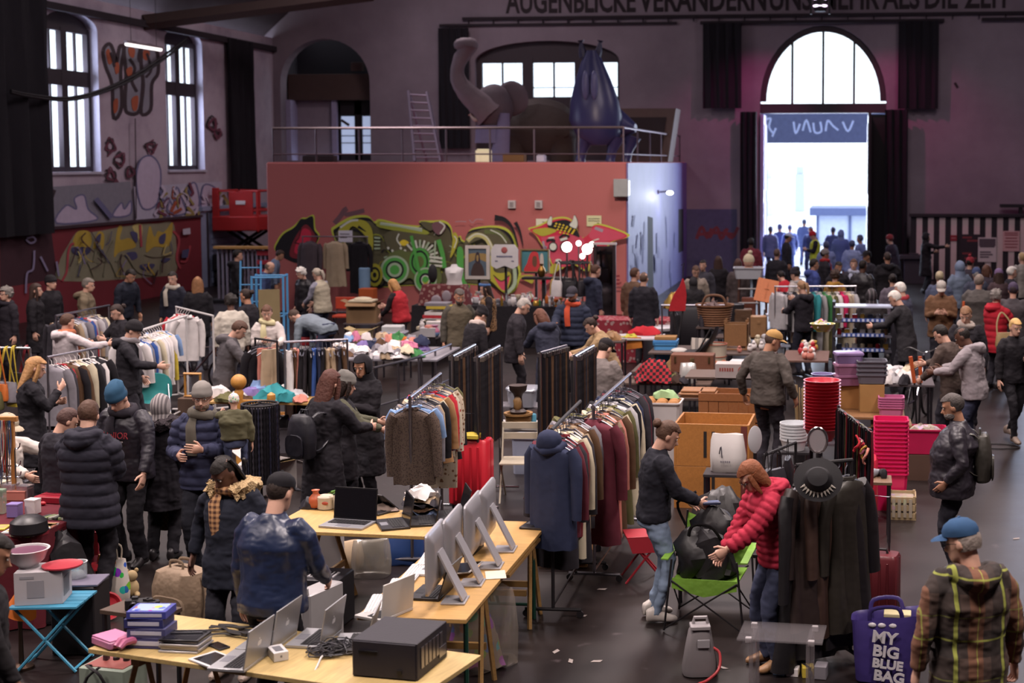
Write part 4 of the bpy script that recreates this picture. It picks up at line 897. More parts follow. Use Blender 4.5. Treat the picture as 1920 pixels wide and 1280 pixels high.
 if fur:
  q=MB();pts=[T(p) for p in((-.06,.10,1.44),(-.115,.05,1.475),(-.135,-.05,1.48),(-.09,-.14,1.46),(0,-.17,1.45),(.09,-.14,1.46),(.135,-.05,1.48),(.115,.05,1.475),(.06,.10,1.44))]
  q.tube(sm([tuple(p) for p in pts],False,4),.06*k,12)
  for i in range(len(q.v)):
   p=q.v[i];q.v[i]=p+V((NZ.noise(p*60),NZ.noise(p*60+V((9,0,0))),NZ.noise(p*60+V((0,9,0)))))*.05*k
  q.build('fur_trim',mat(fur,.95,var=.35,scale=40,bump=1,bscale=90),root)
 PEOPLE[key or label]=dict(root=root,loc=loc,face=rad(face),T=T,wr=wr,el=el,hc=hc,Hm=Hm,k=k,s=s,sh=sh,Q=Q)
 return root
def onback(key,off,up=0):
 p=PEOPLE[key];c=p['T']((off[0],off[1],off[2]));c=p['loc']+p['Q']@c;return c,p['face']
def handpos(key,i,ext=.09):
 p=PEOPLE[key];d=(p['wr'][i]-p['el'][i]).normalized();return p['loc']+p['Q']@(p['wr'][i]+d*ext*p['k']),p['Q']@d
N1='22202a';BR=('short','4a3226');DK=('short','1e1816');GR=('short','9a948e');WH=('short','cfc9c2')
# ---- nearest people
hm=bpy.data.materials.new('plaid_fleece')
def plaid_fleece():
 m=hm;m.use_nodes=True;nt=m.node_tree;N=nt.nodes;L=nt.links;b=N['Principled BSDF'];b.inputs['Roughness'].default_value=.9
 tc=N.new('ShaderNodeTexCoord');sp=N.new('ShaderNodeSeparateXYZ');L.new(tc.outputs['Object'],sp.inputs[0])
 def band(ax,sc,off,w):
  a=N.new('ShaderNodeMath');a.operation='MULTIPLY_ADD';a.inputs[1].default_value=sc;a.inputs[2].default_value=off;L.new(sp.outputs[ax],a.inputs[0])
  f=N.new('ShaderNodeMath');f.operation='FRACT';L.new(a.outputs[0],f.inputs[0]);g=N.new('ShaderNodeMath');g.operation='LESS_THAN';g.inputs[1].default_value=w;L.new(f.outputs[0],g.inputs[0]);return g.outputs[0]
 col=None
 def over(c,fac,amt=1.):
  nonlocal col
  x=N.new('ShaderNodeMix');x.data_type='RGBA'
  if col is None:x.inputs[6].default_value=lin('54433c')
  else:L.new(col,x.inputs[6])
  x.inputs[7].default_value=lin(c);k=N.new('ShaderNodeMath');k.operation='MULTIPLY';k.inputs[1].default_value=amt;L.new(fac,k.inputs[0]);L.new(k.outputs[0],x.inputs[0]);col=x.outputs[2]
 over('2b2524',band('Z',2.7,.25,.42),.75);over('2b2524',band('X',3.4,.78,.36),.7);over('8a5a40',band('X',3.4,.25,.3),.55)
 over('9aa048',band('X',3.4,.52,.07),.9);over('9aa048',band('X',3.4,.08,.02),.8);over('9aa048',band('Z',2.7,.0,.03),.8);over('8a9048',band('Z',2.7,.62,.02),.6)
 L.new(col,b.inputs['Base Color']);return m
plaid_fleece()
person(1797,968,'person in a brown and lime plaid fleece hoodie and blue cap, seen from behind',20,hm,.80,'26222a',('fringe','8a7f78'),('cap','2f4d70'),arms=((.1,.05,-.56),(.1,.05,-.56)),hy=46,hp=14,h=1.78,hood=1,wide=1.14,key='plaid',glasses=1,curl=.8)
person(530,882,'person in a shiny dark blue bomber jacket and black cap, back turned, before the laptops',-14,'1d2742',.86,'1c1a20',('buzz','2c221e'),('cap','151318'),arms=('d','w'),h=1.78,lean=6,hp=14,wide=1.2,tm='s',key='bomber')
person(408,862,'person with braids in a dark navy parka with fur hood and checked scarf, looking down',176,'1f222e',.72,'26262e',('braids','17110f'),None,'d',arms=('d','e'),h=1.70,fem=1,hp=32,hy=-14,fur='b59a72',scarf=pattern('plaid','b58a62','4a3028',26,.9),wide=1.15,key='parka',shoe='8a7a70')
person(1262,790,'person with a hair bun in a black jacket and light blue jeans, looking down right',-72,'1d1d26',.88,'7d8ea6',('bun','4f382c'),None,arms=((.02,.30,-.42),(-.05,.34,-.38)),h=1.70,fem=1,lean=5,hp=24,slim=1,shoe='cbc3bd',key='jeans',scarf=None,collar=1,lw=1.06)
person(1394,868,'person with auburn hair and glasses in a crimson quilted jacket, bending over the chair',118,'a0263c',.84,'3a3f55',('bob','7d4a30'),None,arms=((-.02,.40,-.36),(-.06,.33,-.48)),h=1.66,fem=1,lean=15,hp=30,puff=.055,glasses=1,shoe='8d6a4a',hood=1,key='crimson',lw=1.05)
person(1782,737,'person with greying hair in a black jacket and backpack, hands in pockets, by the crates',84,'26222a',.80,'24232c',('short','4a4442'),None,'m',arms=('p','p'),h=1.72,hp=14,wide=1.5,tm='l',beard='77706c',key='leather')
person(210,723,'person in a blue knit hat and dark leather jacket, looking down over the jewellery stall',172,'26232c',.82,'1d1b21',('short','2a211e'),('slouch','2b4d68'),arms=((.1,.18,-.50),(-.05,.25,-.42)),h=1.80,hp=30,lean=8,tm='l',wide=1.12,scarf='26222a',key='junior')
person(168,750,'person with brown hair in a black quilted jacket, back turned, at the jewellery stall',-2,'25242f',.70,'1c1a20',BR,None,arms=('h','h'),h=1.80,hp=20,hy=14,puff=.10,hood=1,wide=1.12,key='quilted')
person(137,766,'dark-haired person in a dark coat half hidden in front of the quilted jacket',-25,'25232b',.8,'1c1a20',('short','4a3430'),None,hp=30,h=1.61,hy=-20)
person(302,737,'person in a grey headscarf and black fur-collared coat, seen from behind',10,'201d24',.55,'1c1a20',('none',''),('hijab',pattern('stripe','8d8686','5f5a5c',30,.9,'x')),fur='2b2328',h=1.60,fem=1,hp=10)
person(378,715,'person in a grey knit hat and glasses, navy quilted jacket, holding a toddler',186,'31344c',.80,'24252e',('short','6a5a4c'),('beanie','77726e'),arms=('h',(-.06,.26,-.28)),h=1.80,glasses=1,hp=8,hy=12,puff=.085,scarf='57524a',beard='6f5a4c',key='dad')
person(438,737,'toddler in a patterned bobble hat and olive jacket, carried on an arm',22,'55523e',.97,'3c425c',('none',''),('beanie',pattern('multi','c9c2ba','b05a4a',26,.9,'xz',.32)),h=.92,z0=.82,sit=1,wide=1.25,detail=.011,arms=('F','d'),key='toddler',cat='child')
person(622,693,'person with auburn hair in a long black coat carrying a backpack, near the shirt rack',-28,'1d1a20',.46,'1c1a20',('long','4c2c24'),None,arms=('d','f'),h=1.80,fem=1,lean=6,hp=10,key='backpacker')
person(652,697,'person in a grey slouch knit hat with olive sleeves reaching to the shirt rack',-70,'4b4a3c',.55,'1c1a20',('bob','2a1f1c'),('slouch','66635f'),arms=('f',(-.02,.44,-.30)),h=1.63,fem=1,hp=14,vest='1c191f')
person(676,664,'person all in black with a draped black headscarf beside the grey knit hat',158,'1b181d',.40,'1c1a20',('none',''),('hijab','1b181d'),'m',arms=('h','h'),h=1.72,fem=1,hp=14,hy=10)
person(-2,978,'person in black at the lower left edge, dark hair',-60,'191619',.75,'191619',DK,None,'m',arms=('d',(.04,.18,-.52)),h=1.74,hp=22,at=tuple(gp(-2,1000,1.72)))
person(18,774,'stall seller in a pale sweater and flat cap at the left edge, reaching over jewellery',-104,'b9b0aa',.82,'3a3038',('short','7a6a5c'),('flat','a0937f'),arms=('F',(0,.5,-.22)),h=1.74,kneel=.34,hp=20,beard='8a7a6c')
# ---- left third, middle distance
person(72,668,'person with long blond hair in a long black coat, looking at a phone',-62,'1e1c22',.5,'1c1a20',('long','a37b52'),None,arms=('h','t'),h=1.70,fem=1,hp=18,fur=None,key='phone')
person(256,600,'person in a black knit hat and black jacket with a grey hood, looking down right',-78,'222026',.78,'26242b',('short','2a211e'),('beanie','1c191d'),arms=('p','f'),h=1.76,hp=22,hood=1,scarf='837d80')
person(127,588,'person in a pale sweatshirt with an orange hood, arm stretched out to the right',-30,'b8aeb0',.84,'2a2830',BR,None,arms=('d',(.24,.42,-.12)),h=1.68,hp=8,hood=1,scarf='b26a4c')
person(216,571,'smiling person with a dark bun in a black top behind the white rail',140,'1f1c22',.84,'24222a',('bun','2b1e1b'),None,h=1.66,fem=1,hp=16,arms=('h','f'))
person(12,538,'grey-haired person with glasses in a dark coat, far left edge',150,'231f26',.6,'1f1c22',('curly','77716c'),None,h=1.68,glasses=1,scarf='26222a')
person(66,531,'person with long dark hair in a black coat at far left, facing right',-72,'1f1c21',.5,'1f1c22',('long','3a2923'),None,h=1.70,fem=1)
person(94,515,'person in dark clothes and a dark cap standing behind, before the graffiti partition',-100,'1f1c21',.7,'1f1c22',DK,('beanie','1c191d'),h=1.78)
person(166,521,'grey-haired person in a tan hooded jacket facing right before the graffiti',-70,'6f6250',.78,'2a2830',('short','6a635c'),None,h=1.76,hood=1,hp=8)
person(248,505,'dark-haired person in a black and blue jacket leaning forward before the graffiti',-108,'20232f',.8,'1f1c22',DK,None,'t',h=1.82,lean=14,hp=18)
person(323,509,'smiling person in a dark jacket with two white zip stripes behind the white rail',168,'232430',.8,'1f1c22',DK,None,h=1.78,hp=6,hy=15,scarf='b0a89c')
person(370,519,'person with long light brown hair in a black coat, back turned, near the striped barrier',25,'1d1b20',.62,'1f1c22',('long','8a6243'),None,h=1.72,fem=1)
person(445,468,'person in a black hoodie standing by the blue metal rack, looking right',-60,'211f24',.78,'1f1c22',DK,None,h=1.82,hood=1)
person(528,469,'dark-haired person in pale blue leaning to the right before the red wall',-75,'6a7890',.8,'2a2d3c',('short','3a2c26'),None,'t',h=1.74,lean=22,hp=12)
person(510,491,'balding person in a blue jacket leaning behind the blue metal rack',-80,'39466a',.8,'26242b',('fringe','5a4c44'),None,h=1.74,lean=20,hp=14)
person(562,502,'person with curly white hair in a black leather jacket, facing left',150,'1f1d22',.8,'1f1c22',('curly','cfcac4'),None,h=1.68,fem=1,hp=20,tm='l')
person(592,503,'person with a grey-blond ponytail in a beige vest and jeans, facing left',70,'8b8a98',.82,'3d4358',('pony','a59a8c'),None,h=1.70,fem=1,hp=14,vest='a89f8c',arms=('w','w'),lean=8)
person(543,585,'person in a grey-blue shirt bent far over beside the beige vest',78,'76808a',.86,'31364a',('short','4a3a32'),None,h=1.74,lean=74,hp=20,arms=('d','d'))
person(733,524,'person with orange-blond hair in a red and black jersey looking down at the clothes',72,'221c20',.86,'2a2a36',('bob','a87c4c'),None,h=1.66,fem=1,hp=26,lean=10,vest='a42830',arms=('w','f'))
person(432,552,'person with black curly hair in a cream jacket, back turned',30,'b9b2a6',.8,'2c2c38',('afro','1f1917'),None,'d',h=1.70,hp=8)
person(460,541,'dark-haired person with glasses in a black top beside the cream jacket',80,'211e24',.82,'1f1c22',('bun','2a1e1a'),None,'m',h=1.72,glasses=1,hp=6)
person(457,603,'brown-haired person in a grey jacket looking down at clothes, near the wooden post',-68,'534f52',.80,'2a2830',('short','4a3328'),None,arms=('w','f'),h=1.72,hp=28,lean=12,hood=1)
person(500,572,'person with short brown hair in a white jacket and pale yellow scarf, facing us',-158,'b7aeaa',.78,'33303a',('short','54382a'),None,arms=('f','h'),h=1.68,fem=1,hp=14,scarf='b9b08a')
# ---- middle
person(862,541,'greying person in a dark olive jacket walking to the right in the middle aisle',-150,'45413a',.78,'26242c',('short','4c4440'),None,'m',h=1.80,hp=16,beard='4c4440',step=.1,vest='524a3c')
person(907,527,'dark-haired person with a headband in a black and leopard top by the glassware',110,'241f22',.8,'1f1c22',('long','2a1c18'),('band','4a6a9a'),h=1.66,fem=1,hp=14,vest=pattern('dots','8a6a4a','2a1c16',28,.9,'xz',.4))
person(908,575,'person in a black knit hat and black coat with a pale scarf, seen from behind',-40,'1f1c21',.72,'1f1c22',('short','2a211e'),('slouch','1c191d'),h=1.68,fem=1,hp=22,lean=14,scarf='b5a6a0')
person(988,560,'white-haired person in a dark grey coat looking down, facing right',-75,'2c282e',.74,'1f1c22',GR,None,h=1.76,hp=24,lean=8)
person(1008,580,'person with wavy auburn hair in a navy hooded coat, bending left',35,'2b2d3c',.58,'24222a',('bob','5e3a2c'),None,h=1.72,fem=1,lean=16,hp=22,hood=1,hy=30,arms=('f','w'))
person(1072,536,'bearded person in a black cap and navy quilted vest jacket with orange lining',176,'272c3e',.80,'26242c',('short','2a211e'),('cap','35323a'),'m',h=1.80,hp=14,beard='3a2c28',puff=.1,scarf='b3482f',arms=('d','f'),under='2f2b32')
person(1118,496,'person in a long navy coat looking at the mirror by the red wall',-55,'262a3c',.48,'1f1c22',BR,None,h=1.80,hp=10,hood=1)
person(1100,597,'person with dark hair tied back in a beige shirt, leaning left over the belts',108,'8e7658',.82,'2a2830',('bun','2a1c18'),None,h=1.68,fem=1,hp=22,lean=22,arms=('f','f'))
person(1140,633,'person in a black cap and grey-brown jacket, back turned, behind the coat rack',-18,'6a6260',.80,'2a2830',('buzz','2a211e'),('cap','1f1b1e'),h=1.74,hp=22,lean=12,hy=-10,wide=1.15)
person(1190,502,'person in a brown jacket close beside the dark coat by the blue wall',-20,'5a4436',.7,'24222a',BR,None,h=1.76,hy=-30)
person(1207,510,'balding person in a long dark coat beside the brown jacket, back turned',-5,'24222a',.55,'1f1c22',('buzz','5a463c'),None,h=1.76)
# ---- right middle
person(1305,498,'person with glasses in a beige jacket near the doorway, facing us',-165,'857a70',.76,'26242c',BR,None,h=1.74,glasses=1,hp=16)
person(1318,487,'dark-haired person standing behind the beige jacket near the doorway',170,'3a3840',.76,'26242c',DK,None,h=1.68)
person(1300,518,'child in a dark hooded coat in front of the beige jacket',20,'2c2a2e',.6,'26242c',('short','2a211e'),('hood','2c2a2e'),h=1.50,cat='child')
person(1347,480,'person with very long dark hair in black, back turned, near the doorway',10,'1e1a1f',.6,'1f1c22',('xlong','3a2620'),None,h=1.70,fem=1)
person(1384,485,'person with brown hair in a grey-brown coat, just left of the white cradle',15,'4b4242',.5,'1f1c22',('long','4a332c'),None,h=1.70,fem=1)
person(1408,446,'person in a maroon jacket walking towards the doorway, back turned',-8,'6a2a36',.76,'26242c',DK,None,'d',h=1.80,wide=1.1)
person(1457,466,'balding person in a black jacket with a pale shoulder strap near the doorway',-20,'26242a',.74,'1f1c22',('buzz','5a463c'),None,h=1.76)
person(1479,436,'person in a white-topped cap and black jacket in the doorway, facing right',-80,'26242a',.72,'1f1c22',DK,('cap','b9c0d8'),'m',h=1.80,hp=10)
person(1522,433,'person in a red and white bobble hat and yellow safety vest, facing left',100,'221f26',.8,'1f1c22',('short','4a3a34'),('bobble','b0242c'),h=1.76,hp=20,vest='b2bd3c',arms=('h','h'))
person(1490,501,'person in a black knit hat and pale grey scarf behind the clothes rail',60,'a29a96',.74,'26242c',('short','2a211e'),('slouch','26222a'),h=1.74,hp=10,scarf='8d8886')
person(1462,508,'person in a red jacket bending in the crowd at the doorway',40,'a8222e',.74,'26242c',DK,None,h=1.62,lean=30,hp=10)
person(1526,485,'dark-haired person in a bright blue jacket looking right, near the doorway',-70,'3d4a86',.74,'26242c',DK,None,'t',h=1.74,hood=1)
person(1502,526,'person with a blond ponytail in a black hoodie, back turned, at the toy table',40,'221f26',.82,'232430',('pony','8a6a4e'),None,h=1.72,fem=1,hp=18,hood=1,arms=('f','F'))
person(1455,617,'person in a tan cap and dark olive sweater, back turned, among the crates',-28,'4a4440',.86,'201d24',('buzz','4a3a32'),('cap','a5814e'),'m',h=1.80,hp=20,hy=-38,wide=1.12,arms=((.14,.02,-.48),(.14,.05,-.46)),key='tancap')
person(1577,430,'person in a long violet-blue quilted coat walking out of the doorway',4,'5c68a8',.5,'5a659a',('short','8a8aa8'),('hood','7480b4'),h=1.76,puff=.1)
person(1546,466,'person in a grey knit hat and red scarf facing right in the crowd',-75,'2a272c',.74,'26242c',DK,('beanie','77706e'),'t',h=1.74,scarf='a02c30')
person(1573,490,'dark-haired person facing us in the crowd, next to the mustard hood',-160,'26242a',.74,'26242c',DK,None,'m',h=1.72,hp=10)
person(1601,485,'person with brown hair and a pale collar facing us in the crowd',175,'33303a',.74,'26242c',('short','5a4034'),None,h=1.74,scarf='a9adc0')
person(1618,487,'dark-skinned person in a black leather jacket in the crowd, back turned',-35,'211e22',.74,'1f1c22',('buzz','1c1513'),None,'d',h=1.78,tm='l',wide=1.15)
person(1626,469,'person in a black cap and dark jacket right of the doorway, facing left',130,'26232a',.74,'1f1c22',DK,('cap','1f1b1e'),'m',h=1.78)
person(1566,506,'curly-haired person with a mustard hood, back turned, behind the clothes rail',-25,'8f6a2c',.74,'26242c',('curly','3a2a24'),None,h=1.66,fem=1,hood=1)
person(1664,472,'broad person in a black hooded jacket, back turned, right of the doorway',12,'201d21',.72,'1f1c22',('buzz','3a2e2a'),None,'m',h=1.82,hood=1,wide=1.3)
person(1668,439,'person in a red cap leaning over the dark stand beside the doorway',60,'2a2230',.74,'1f1c22',('short','5a2a2a'),('beanie','7a2a30'),h=1.80,lean=12)
person(1737,435,'person in a dark hooded coat before the striped bar, facing right',-80,'221d22',.5,'1f1c22',('short','2a211e'),('hood','241f24'),h=1.78,arms=('h','F'))
person(1674,513,'person with a dark bun in a grey-violet coat, back turned, behind the display tiers',5,'5f5762',.7,'26242c',('bun','1f1715'),None,h=1.68,fem=1)
person(1634,540,'person in a bulky black coat with silver streaks, seen from behind',15,'2b2729',.6,'1f1c22',('short','2a211e'),('hood',pattern('stripe','2a2629','5d565a',14,.6,'x',.3)),h=1.64,wide=1.2)
person(1686,529,'white-haired person with a red scarf in a blue-grey jacket, facing left',62,'46485a',.62,'31344a',WH,None,h=1.78,scarf='8f2c36',hp=14)
person(1672,546,'white-haired person in a dark charcoal coat bending to the display tiers',72,'2c2a2e',.60,'232128',WH,None,h=1.78,hp=24,lean=12,arms=('f','d'))
person(1762,508,'blond-grey person in a blue jacket, back turned, near the striped bar',-12,'4a5066',.74,'26242c',('short','a5977c'),None,h=1.72)
person(1765,526,'person in a pale cap and brown suede jacket facing us',176,'6d4f3a',.76,'26242c',GR,('cap','a9a29c'),h=1.78,hp=24,wide=1.12,arms=('h','h'))
person(1800,488,'person in a blue-grey hoodie with the hood up, in the crowd at right',20,'6e7a8e',.76,'26242c',('none',''),('hood','75829a'),h=1.76)
person(1819,481,'person in a red knit hat in the crowd before the posters',-30,'3a333c',.74,'26242c',DK,('bobble','8e2f38'),h=1.74)
person(1831,501,'person in a dark blue beret in the crowd at right',10,'3f4252',.74,'26242c',GR,('beanie','3c4666'),h=1.70)
person(1836,514,'grey-haired broad person in a grey jacket, back turned, at right',-15,'55504e',.7,'26242c',('short','7d7068'),None,h=1.80,wide=1.25)
person(1850,496,'brown-haired person in dark clothes in the crowd below the pink poster',-40,'38303a',.74,'26242c',('bob','5a3c30'),None,h=1.70,fem=1)
person(1873,503,'person in a violet knit hat in the crowd at right',15,'4a3a3e',.74,'26242c',('long','3a2a24'),('beanie','705a7c'),h=1.68,fem=1)
person(1897,499,'white-haired person in black facing right in the crowd, near the right edge',-75,'2a2730',.74,'26242c',WH,None,h=1.72,fem=1)
person(1917,473,'fair-haired person in a pale jacket cut by the right edge',30,'9a948e',.74,'26242c',('short','b59a70'),None,h=1.78)
person(1868,543,'person with curly grey hair in a red quilted jacket carrying a tan bag',-45,'a51f2e',.66,'26242c',('curly','77706c'),None,h=1.68,fem=1,hood=1,puff=.11,arms=('f','f'),wide=1.1)
person(1900,529,'person in a purple-grey cap and grey jacket behind the red quilted jacket',-10,'4c474b',.7,'26242c',('short','3a3034'),('beanie','4a3f55'),h=1.74,wide=1.2)
person(1810,575,'light-brown-haired person in a black jacket with white cuffs, looking down',165,'232026',.78,'26242c',('short','7a5a42'),None,h=1.80,hp=22,scarf='9a8f88',arms=('d','h'))
person(1905,597,'blond person in a black hoodie with pink trim striding at the right edge',-155,'201d22',.84,'1d1b20',('short','c09a62'),None,h=1.70,fem=1,hp=10,slim=1,shoe='7a6a60',arms=('h','d'),step=.2)
person(1757,610,'dark-haired person in a brown jacket looking down left beside the grey hoodie',60,'4b3f3a',.70,'26242c',DK,None,h=1.72,hp=26,lean=10,arms=('w','f'))
person(1797,614,'dark-skinned person in a light grey hoodie looking down left',72,'8a8286',.82,'33364a',('buzz','1c1513'),None,'d',h=1.76,hp=24,lean=10,hood=1,arms=('f','f'),wide=1.1)
# ---- outside, beyond the doorway; bluish haze is painted into their clothes and hair
for i,(x,y,c,f,l) in enumerate(((1445,424,'6c78a8',-20,'leftmost of the pale-lit people outside the doorway'),(1462,420,'3d466e',30,'dark-coated person outside the doorway behind the cap'),(1481,421,'4c5888',10,'person tinted slate blue for haze outside the doorway, between two others'),(1508,411,'5a68a0',-15,'tallest person outside the doorway, coat tinted pale blue for haze'),(1520,424,'4a5580',160,'person outside the doorway partly behind the red bobble hat'),(1549,452,'7a86b4',20,'person tinted light blue for haze just outside the doorway'),(1598,450,'8f9bc4',-10,'person tinted pale grey for haze just outside the doorway at its right side'),(1613,440,'6a76a6',60,'person outside at the right jamb of the doorway'),(1562,425,'566196',0,'small person far outside the doorway, right of the bobble hat'))):
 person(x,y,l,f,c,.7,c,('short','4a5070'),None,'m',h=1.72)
# ================================================================ KIT OF GOODS
C={'black':'1b191e','charcoal':'302d33','grey':'77737a','light grey':'a9a6a9','white':'cfc9c8','cream':'bfb49c','beige':'a8937a','tan':'96714e','brown':'57402f','dark brown':'3a2a24','red':'a52530','dark red':'6a2029','pink':'b86f8a','hot pink':'c2285c','purple':'5c4470','violet':'7d6ea4','navy':'262c44','blue':'33508f','light blue':'7590b8','teal':'2f7f86','green':'3f7a48','olive':'5a5738','lime':'8aa83c','yellow':'b8a33c','orange':'b8632c','gold':'a8863c','silver':'9a9aa2','denim':'4a5670','maroon':'5a2430','salmon':'b8776a'}
ITEMS=[];TABLES=[]
def settle():
 for o in list(COL.objects):
  if o.parent or o.get('kind') or not o.get('category') or o.location.z<.3 or o.name.split('.')[0] in('plastic_lid','plastic_bowl','bucket','plastic_tub','plastic_box','game_box','tablet_computer','magazine','salad_bowl') or o['category'] in('garment','belt','tie','handbag','person','child','ribbon'):continue
  best=None
  for c,lx,ly,rz,z in TABLES:
   if not -.004<=o.location.z-z<(.10 if o.name.startswith('crumpled') else .03):continue
   q=M.Rotation(-rz,3,'Z')@(V((o.location.x,o.location.y,0))-c);e=V((max(-lx/2+.06,min(lx/2-.06,q.x)),max(-ly/2+.06,min(ly/2-.06,q.y)),0));d=(e-q).length
   if best is None or d<best[0]:best=(d,c+M.Rotation(rz,3,'Z')@e)
  if best and .001<best[0]<1.3:o.location.x,o.location.y=best[1].x,best[1].y
def item(o,desc,where,cat,px=None,grp=None):
 o['category']=cat;ITEMS.append((o,desc,where,px,grp));return o
def finish_items():
 from collections import defaultdict
 d=defaultdict(list)
 for it in ITEMS:d[(it[1],it[2])].append(it)
 for (a,b),L in d.items():
  for it in L:
   if it[3] is None:
    p=it[0].location;it_x=p.x/max(p.y,1)
   else:it_x=it[3]
   it[0]['_x']=float(it_x)
  L.sort(key=lambda t:t[0]['_x'])
  n=len(L)
  for i,it in enumerate(L):
   if n==1:l=f'{a} {b}'
   elif n==2:l=f"{('left','right')[i]} {a} {b}"
   else:l=f"{a} {b}, {'leftmost' if i==0 else 'rightmost' if i==n-1 else ORD[i]+' from left' if i<len(ORD) else 'far right'} of {n}"
   it[0]['label']=l
   if it[4]:it[0]['group']=it[4]
   del it[0]['_x']
def ob(mb,name,m,loc,rz=0,par=None,**k):return mb.build(name,m,par,loc,rz,**k)
def slotmat(o,m):
 o.material_slots[0].link='OBJECT';o.material_slots[0].material=m;return o
# ---- tables
def table(label,c,lx,ly,rz=0,z=.76,m=None,legs='trestle',cat='table',lm=None,th=.03,name='table'):
 m=m or wood('a9854f');t=thing(name,label,cat,(c[0],c[1],0),rz);TABLES.append((V((c[0],c[1],0)),lx,ly,rz,z))
 q=MB();q.box((0,0,z-th/2),(lx,ly,th),b=.15);q.build('tabletop',m,t)
 if legs=='trestle':
  lm=lm or wood('a8814e')
  for s in(-1,1):
   x=s*lx*.36
   for e in(-1,1):
    for u in(-1,1):
     q=MB();q.tube([(x+u*.03,e*ly*.36,z-th),(x+u*.24,e*ly*.40,0)],.022,4);q.build('leg',lm,t)
   q=MB();q.box((x,0,z-th-.03),(.07,ly*.9,.05));q.box((x-.15,0,.3),(.03,ly*.72,.05));q.box((x+.15,0,.3),(.03,ly*.72,.05));q.build('stretcher',lm,t)
 elif legs=='fold':
  lm=lm or mat('1f4a3c',.45)
  for s in(-1,1):
   x=s*lx*.4
   for e in(-1,1):
    q=MB();q.tube([(x,e*ly*.4,z-th),(x,e*ly*.4,0)],.018,6);q.build('leg',lm,t)
   q=MB();q.tube([(x,-ly*.4,.12),(x,ly*.4,.12)],.014,6);q.tube([(x-s*.4,0,z-th-.01),(x,0,.12)],.012,6);q.build('stretcher',lm,t)
 elif legs=='metal':
  lm=lm or metalm('55525a',.4)
  for s in(-1,1):
   for e in(-1,1):
    q=MB();q.tube([(s*lx*.45,e*ly*.42,z-th),(s*lx*.45,e*ly*.42,0)],.018,6);q.build('leg',lm,t)
 else:   # draped to the floor
  q=MB();n=64;sp=[]
  for zz,g in((.01,.05),(z*.35,.03),(z*.7,.015),(z-.02,.006),(z+.004,.004)):
   r=[]
   for i in range(n):
    a=2*PI*i/n;cx,cy=math.cos(a),math.sin(a);f=1/max(abs(cx),abs(cy))
    w_=g*math.sin(i*1.9+zz*3)
    r.append(V((cx*f*lx/2+cx*w_,cy*f*ly/2+cy*w_,zz)))
   sp.append(r)
  q.loft(sp);q.build('tablecloth',lm or cloth('221f24'),t)
 return t
# ---- hanging clothes
def garmesh(kind,sd):
 mb=MB();r=random.Random(sd);w=r.uniform(.92,1.08)
 L={'coat':1.0,'jacket':.74,'shirt':.68,'dress':1.1,'hooded':.86}[kind]*r.uniform(.94,1.06);th={'coat':.075,'jacket':.07,'shirt':.035,'dress':.04,'hooded':.09}[kind]
 sp=[(-.085,.055,.04),(-.105,.075,th*.75),(-.13,.15,th),(-.165,.205,th),(-.25,.20,th*1.1),(-.45,.195,th),(-.10-L*.7,.21,th*1.05),(-.10-L,.225*w,th*1.15),(-.105-L,.20*w,th*.5)]
 i0=0;mb.rings([((0,0,z),(1,0,0),(0,1,0),a,b) for z,a,b in sp],22,pw=.85)
 for v in mb.v:
  if v.z<-.18:v.y+=math.sin(v.x*38+sd+v.z*3)*.022*min(1,(-v.z-.18)*3)
 for s in(-1,1):
  ln=.58 if kind!='shirt' or sd%2 else .3;o=r.uniform(-.03,.03)
  mb.tube([(s*.17,0,-.15),(s*.215,o*.3,-.22),(s*.245,o,-.38),(s*.25,o*1.5,-.15-ln)],[.06,.062,.055,.048],10,flat=.75)
 if kind=='hooded':mb.ell((0,.05,-.07),(.11,.09,.11),12,8);mb.tube([(-.09,-.02,-.1),(-.1,.05,-.13),(0,.11,-.15),(.1,.05,-.13),(.09,-.02,-.1)],.04,8)
 else:mb.tube([(-.06,.03,-.09),(-.065,-.02,-.095),(0,-.045,-.1),(.065,-.02,-.095),(.06,.03,-.09)],.018,6)
 mb.jig(.014,9,sd);return mb.mesh(kind,cloth('777777'),True,50)
def trousermesh(sd):
 mb=MB()
 for s in(-1,1):mb.rings([((s*.05,0,-.1),(1,0,0),(0,1,0),.07,.03),((s*.055,0,-.4),(1,0,0),(0,1,0),.075,.035),((s*.06,0,-.8),(1,0,0),(0,1,0),.065,.03),((s*.06,0,-1.08),(1,0,0),(0,1,0),.06,.026)],12,pw=.8)
 mb.rings([((0,0,-.08),(1,0,0),(0,1,0),.13,.03),((0,0,-.16),(1,0,0),(0,1,0),.135,.036),((0,0,-.3),(1,0,0),(0,1,0),.11,.034)],14,pw=.8)
 mb.jig(.014,8,sd);return mb.mesh('trousers',cloth('777777'),True,50)
def hangermesh():
 mb=MB();mb.tube([(0,.0,0.02),(.018,0,.03),(.03,0,.012),(.018,0,-.012),(0,0,-.03),(0,0,-.075)],.0045,5);mb.tube([(-.2,0,-.155),(-.1,0,-.105),(0,0,-.075),(.1,0,-.105),(.2,0,-.155)],.008,6);return mb.mesh('hanger',plastic('4a4a55'))
_gi=[0]
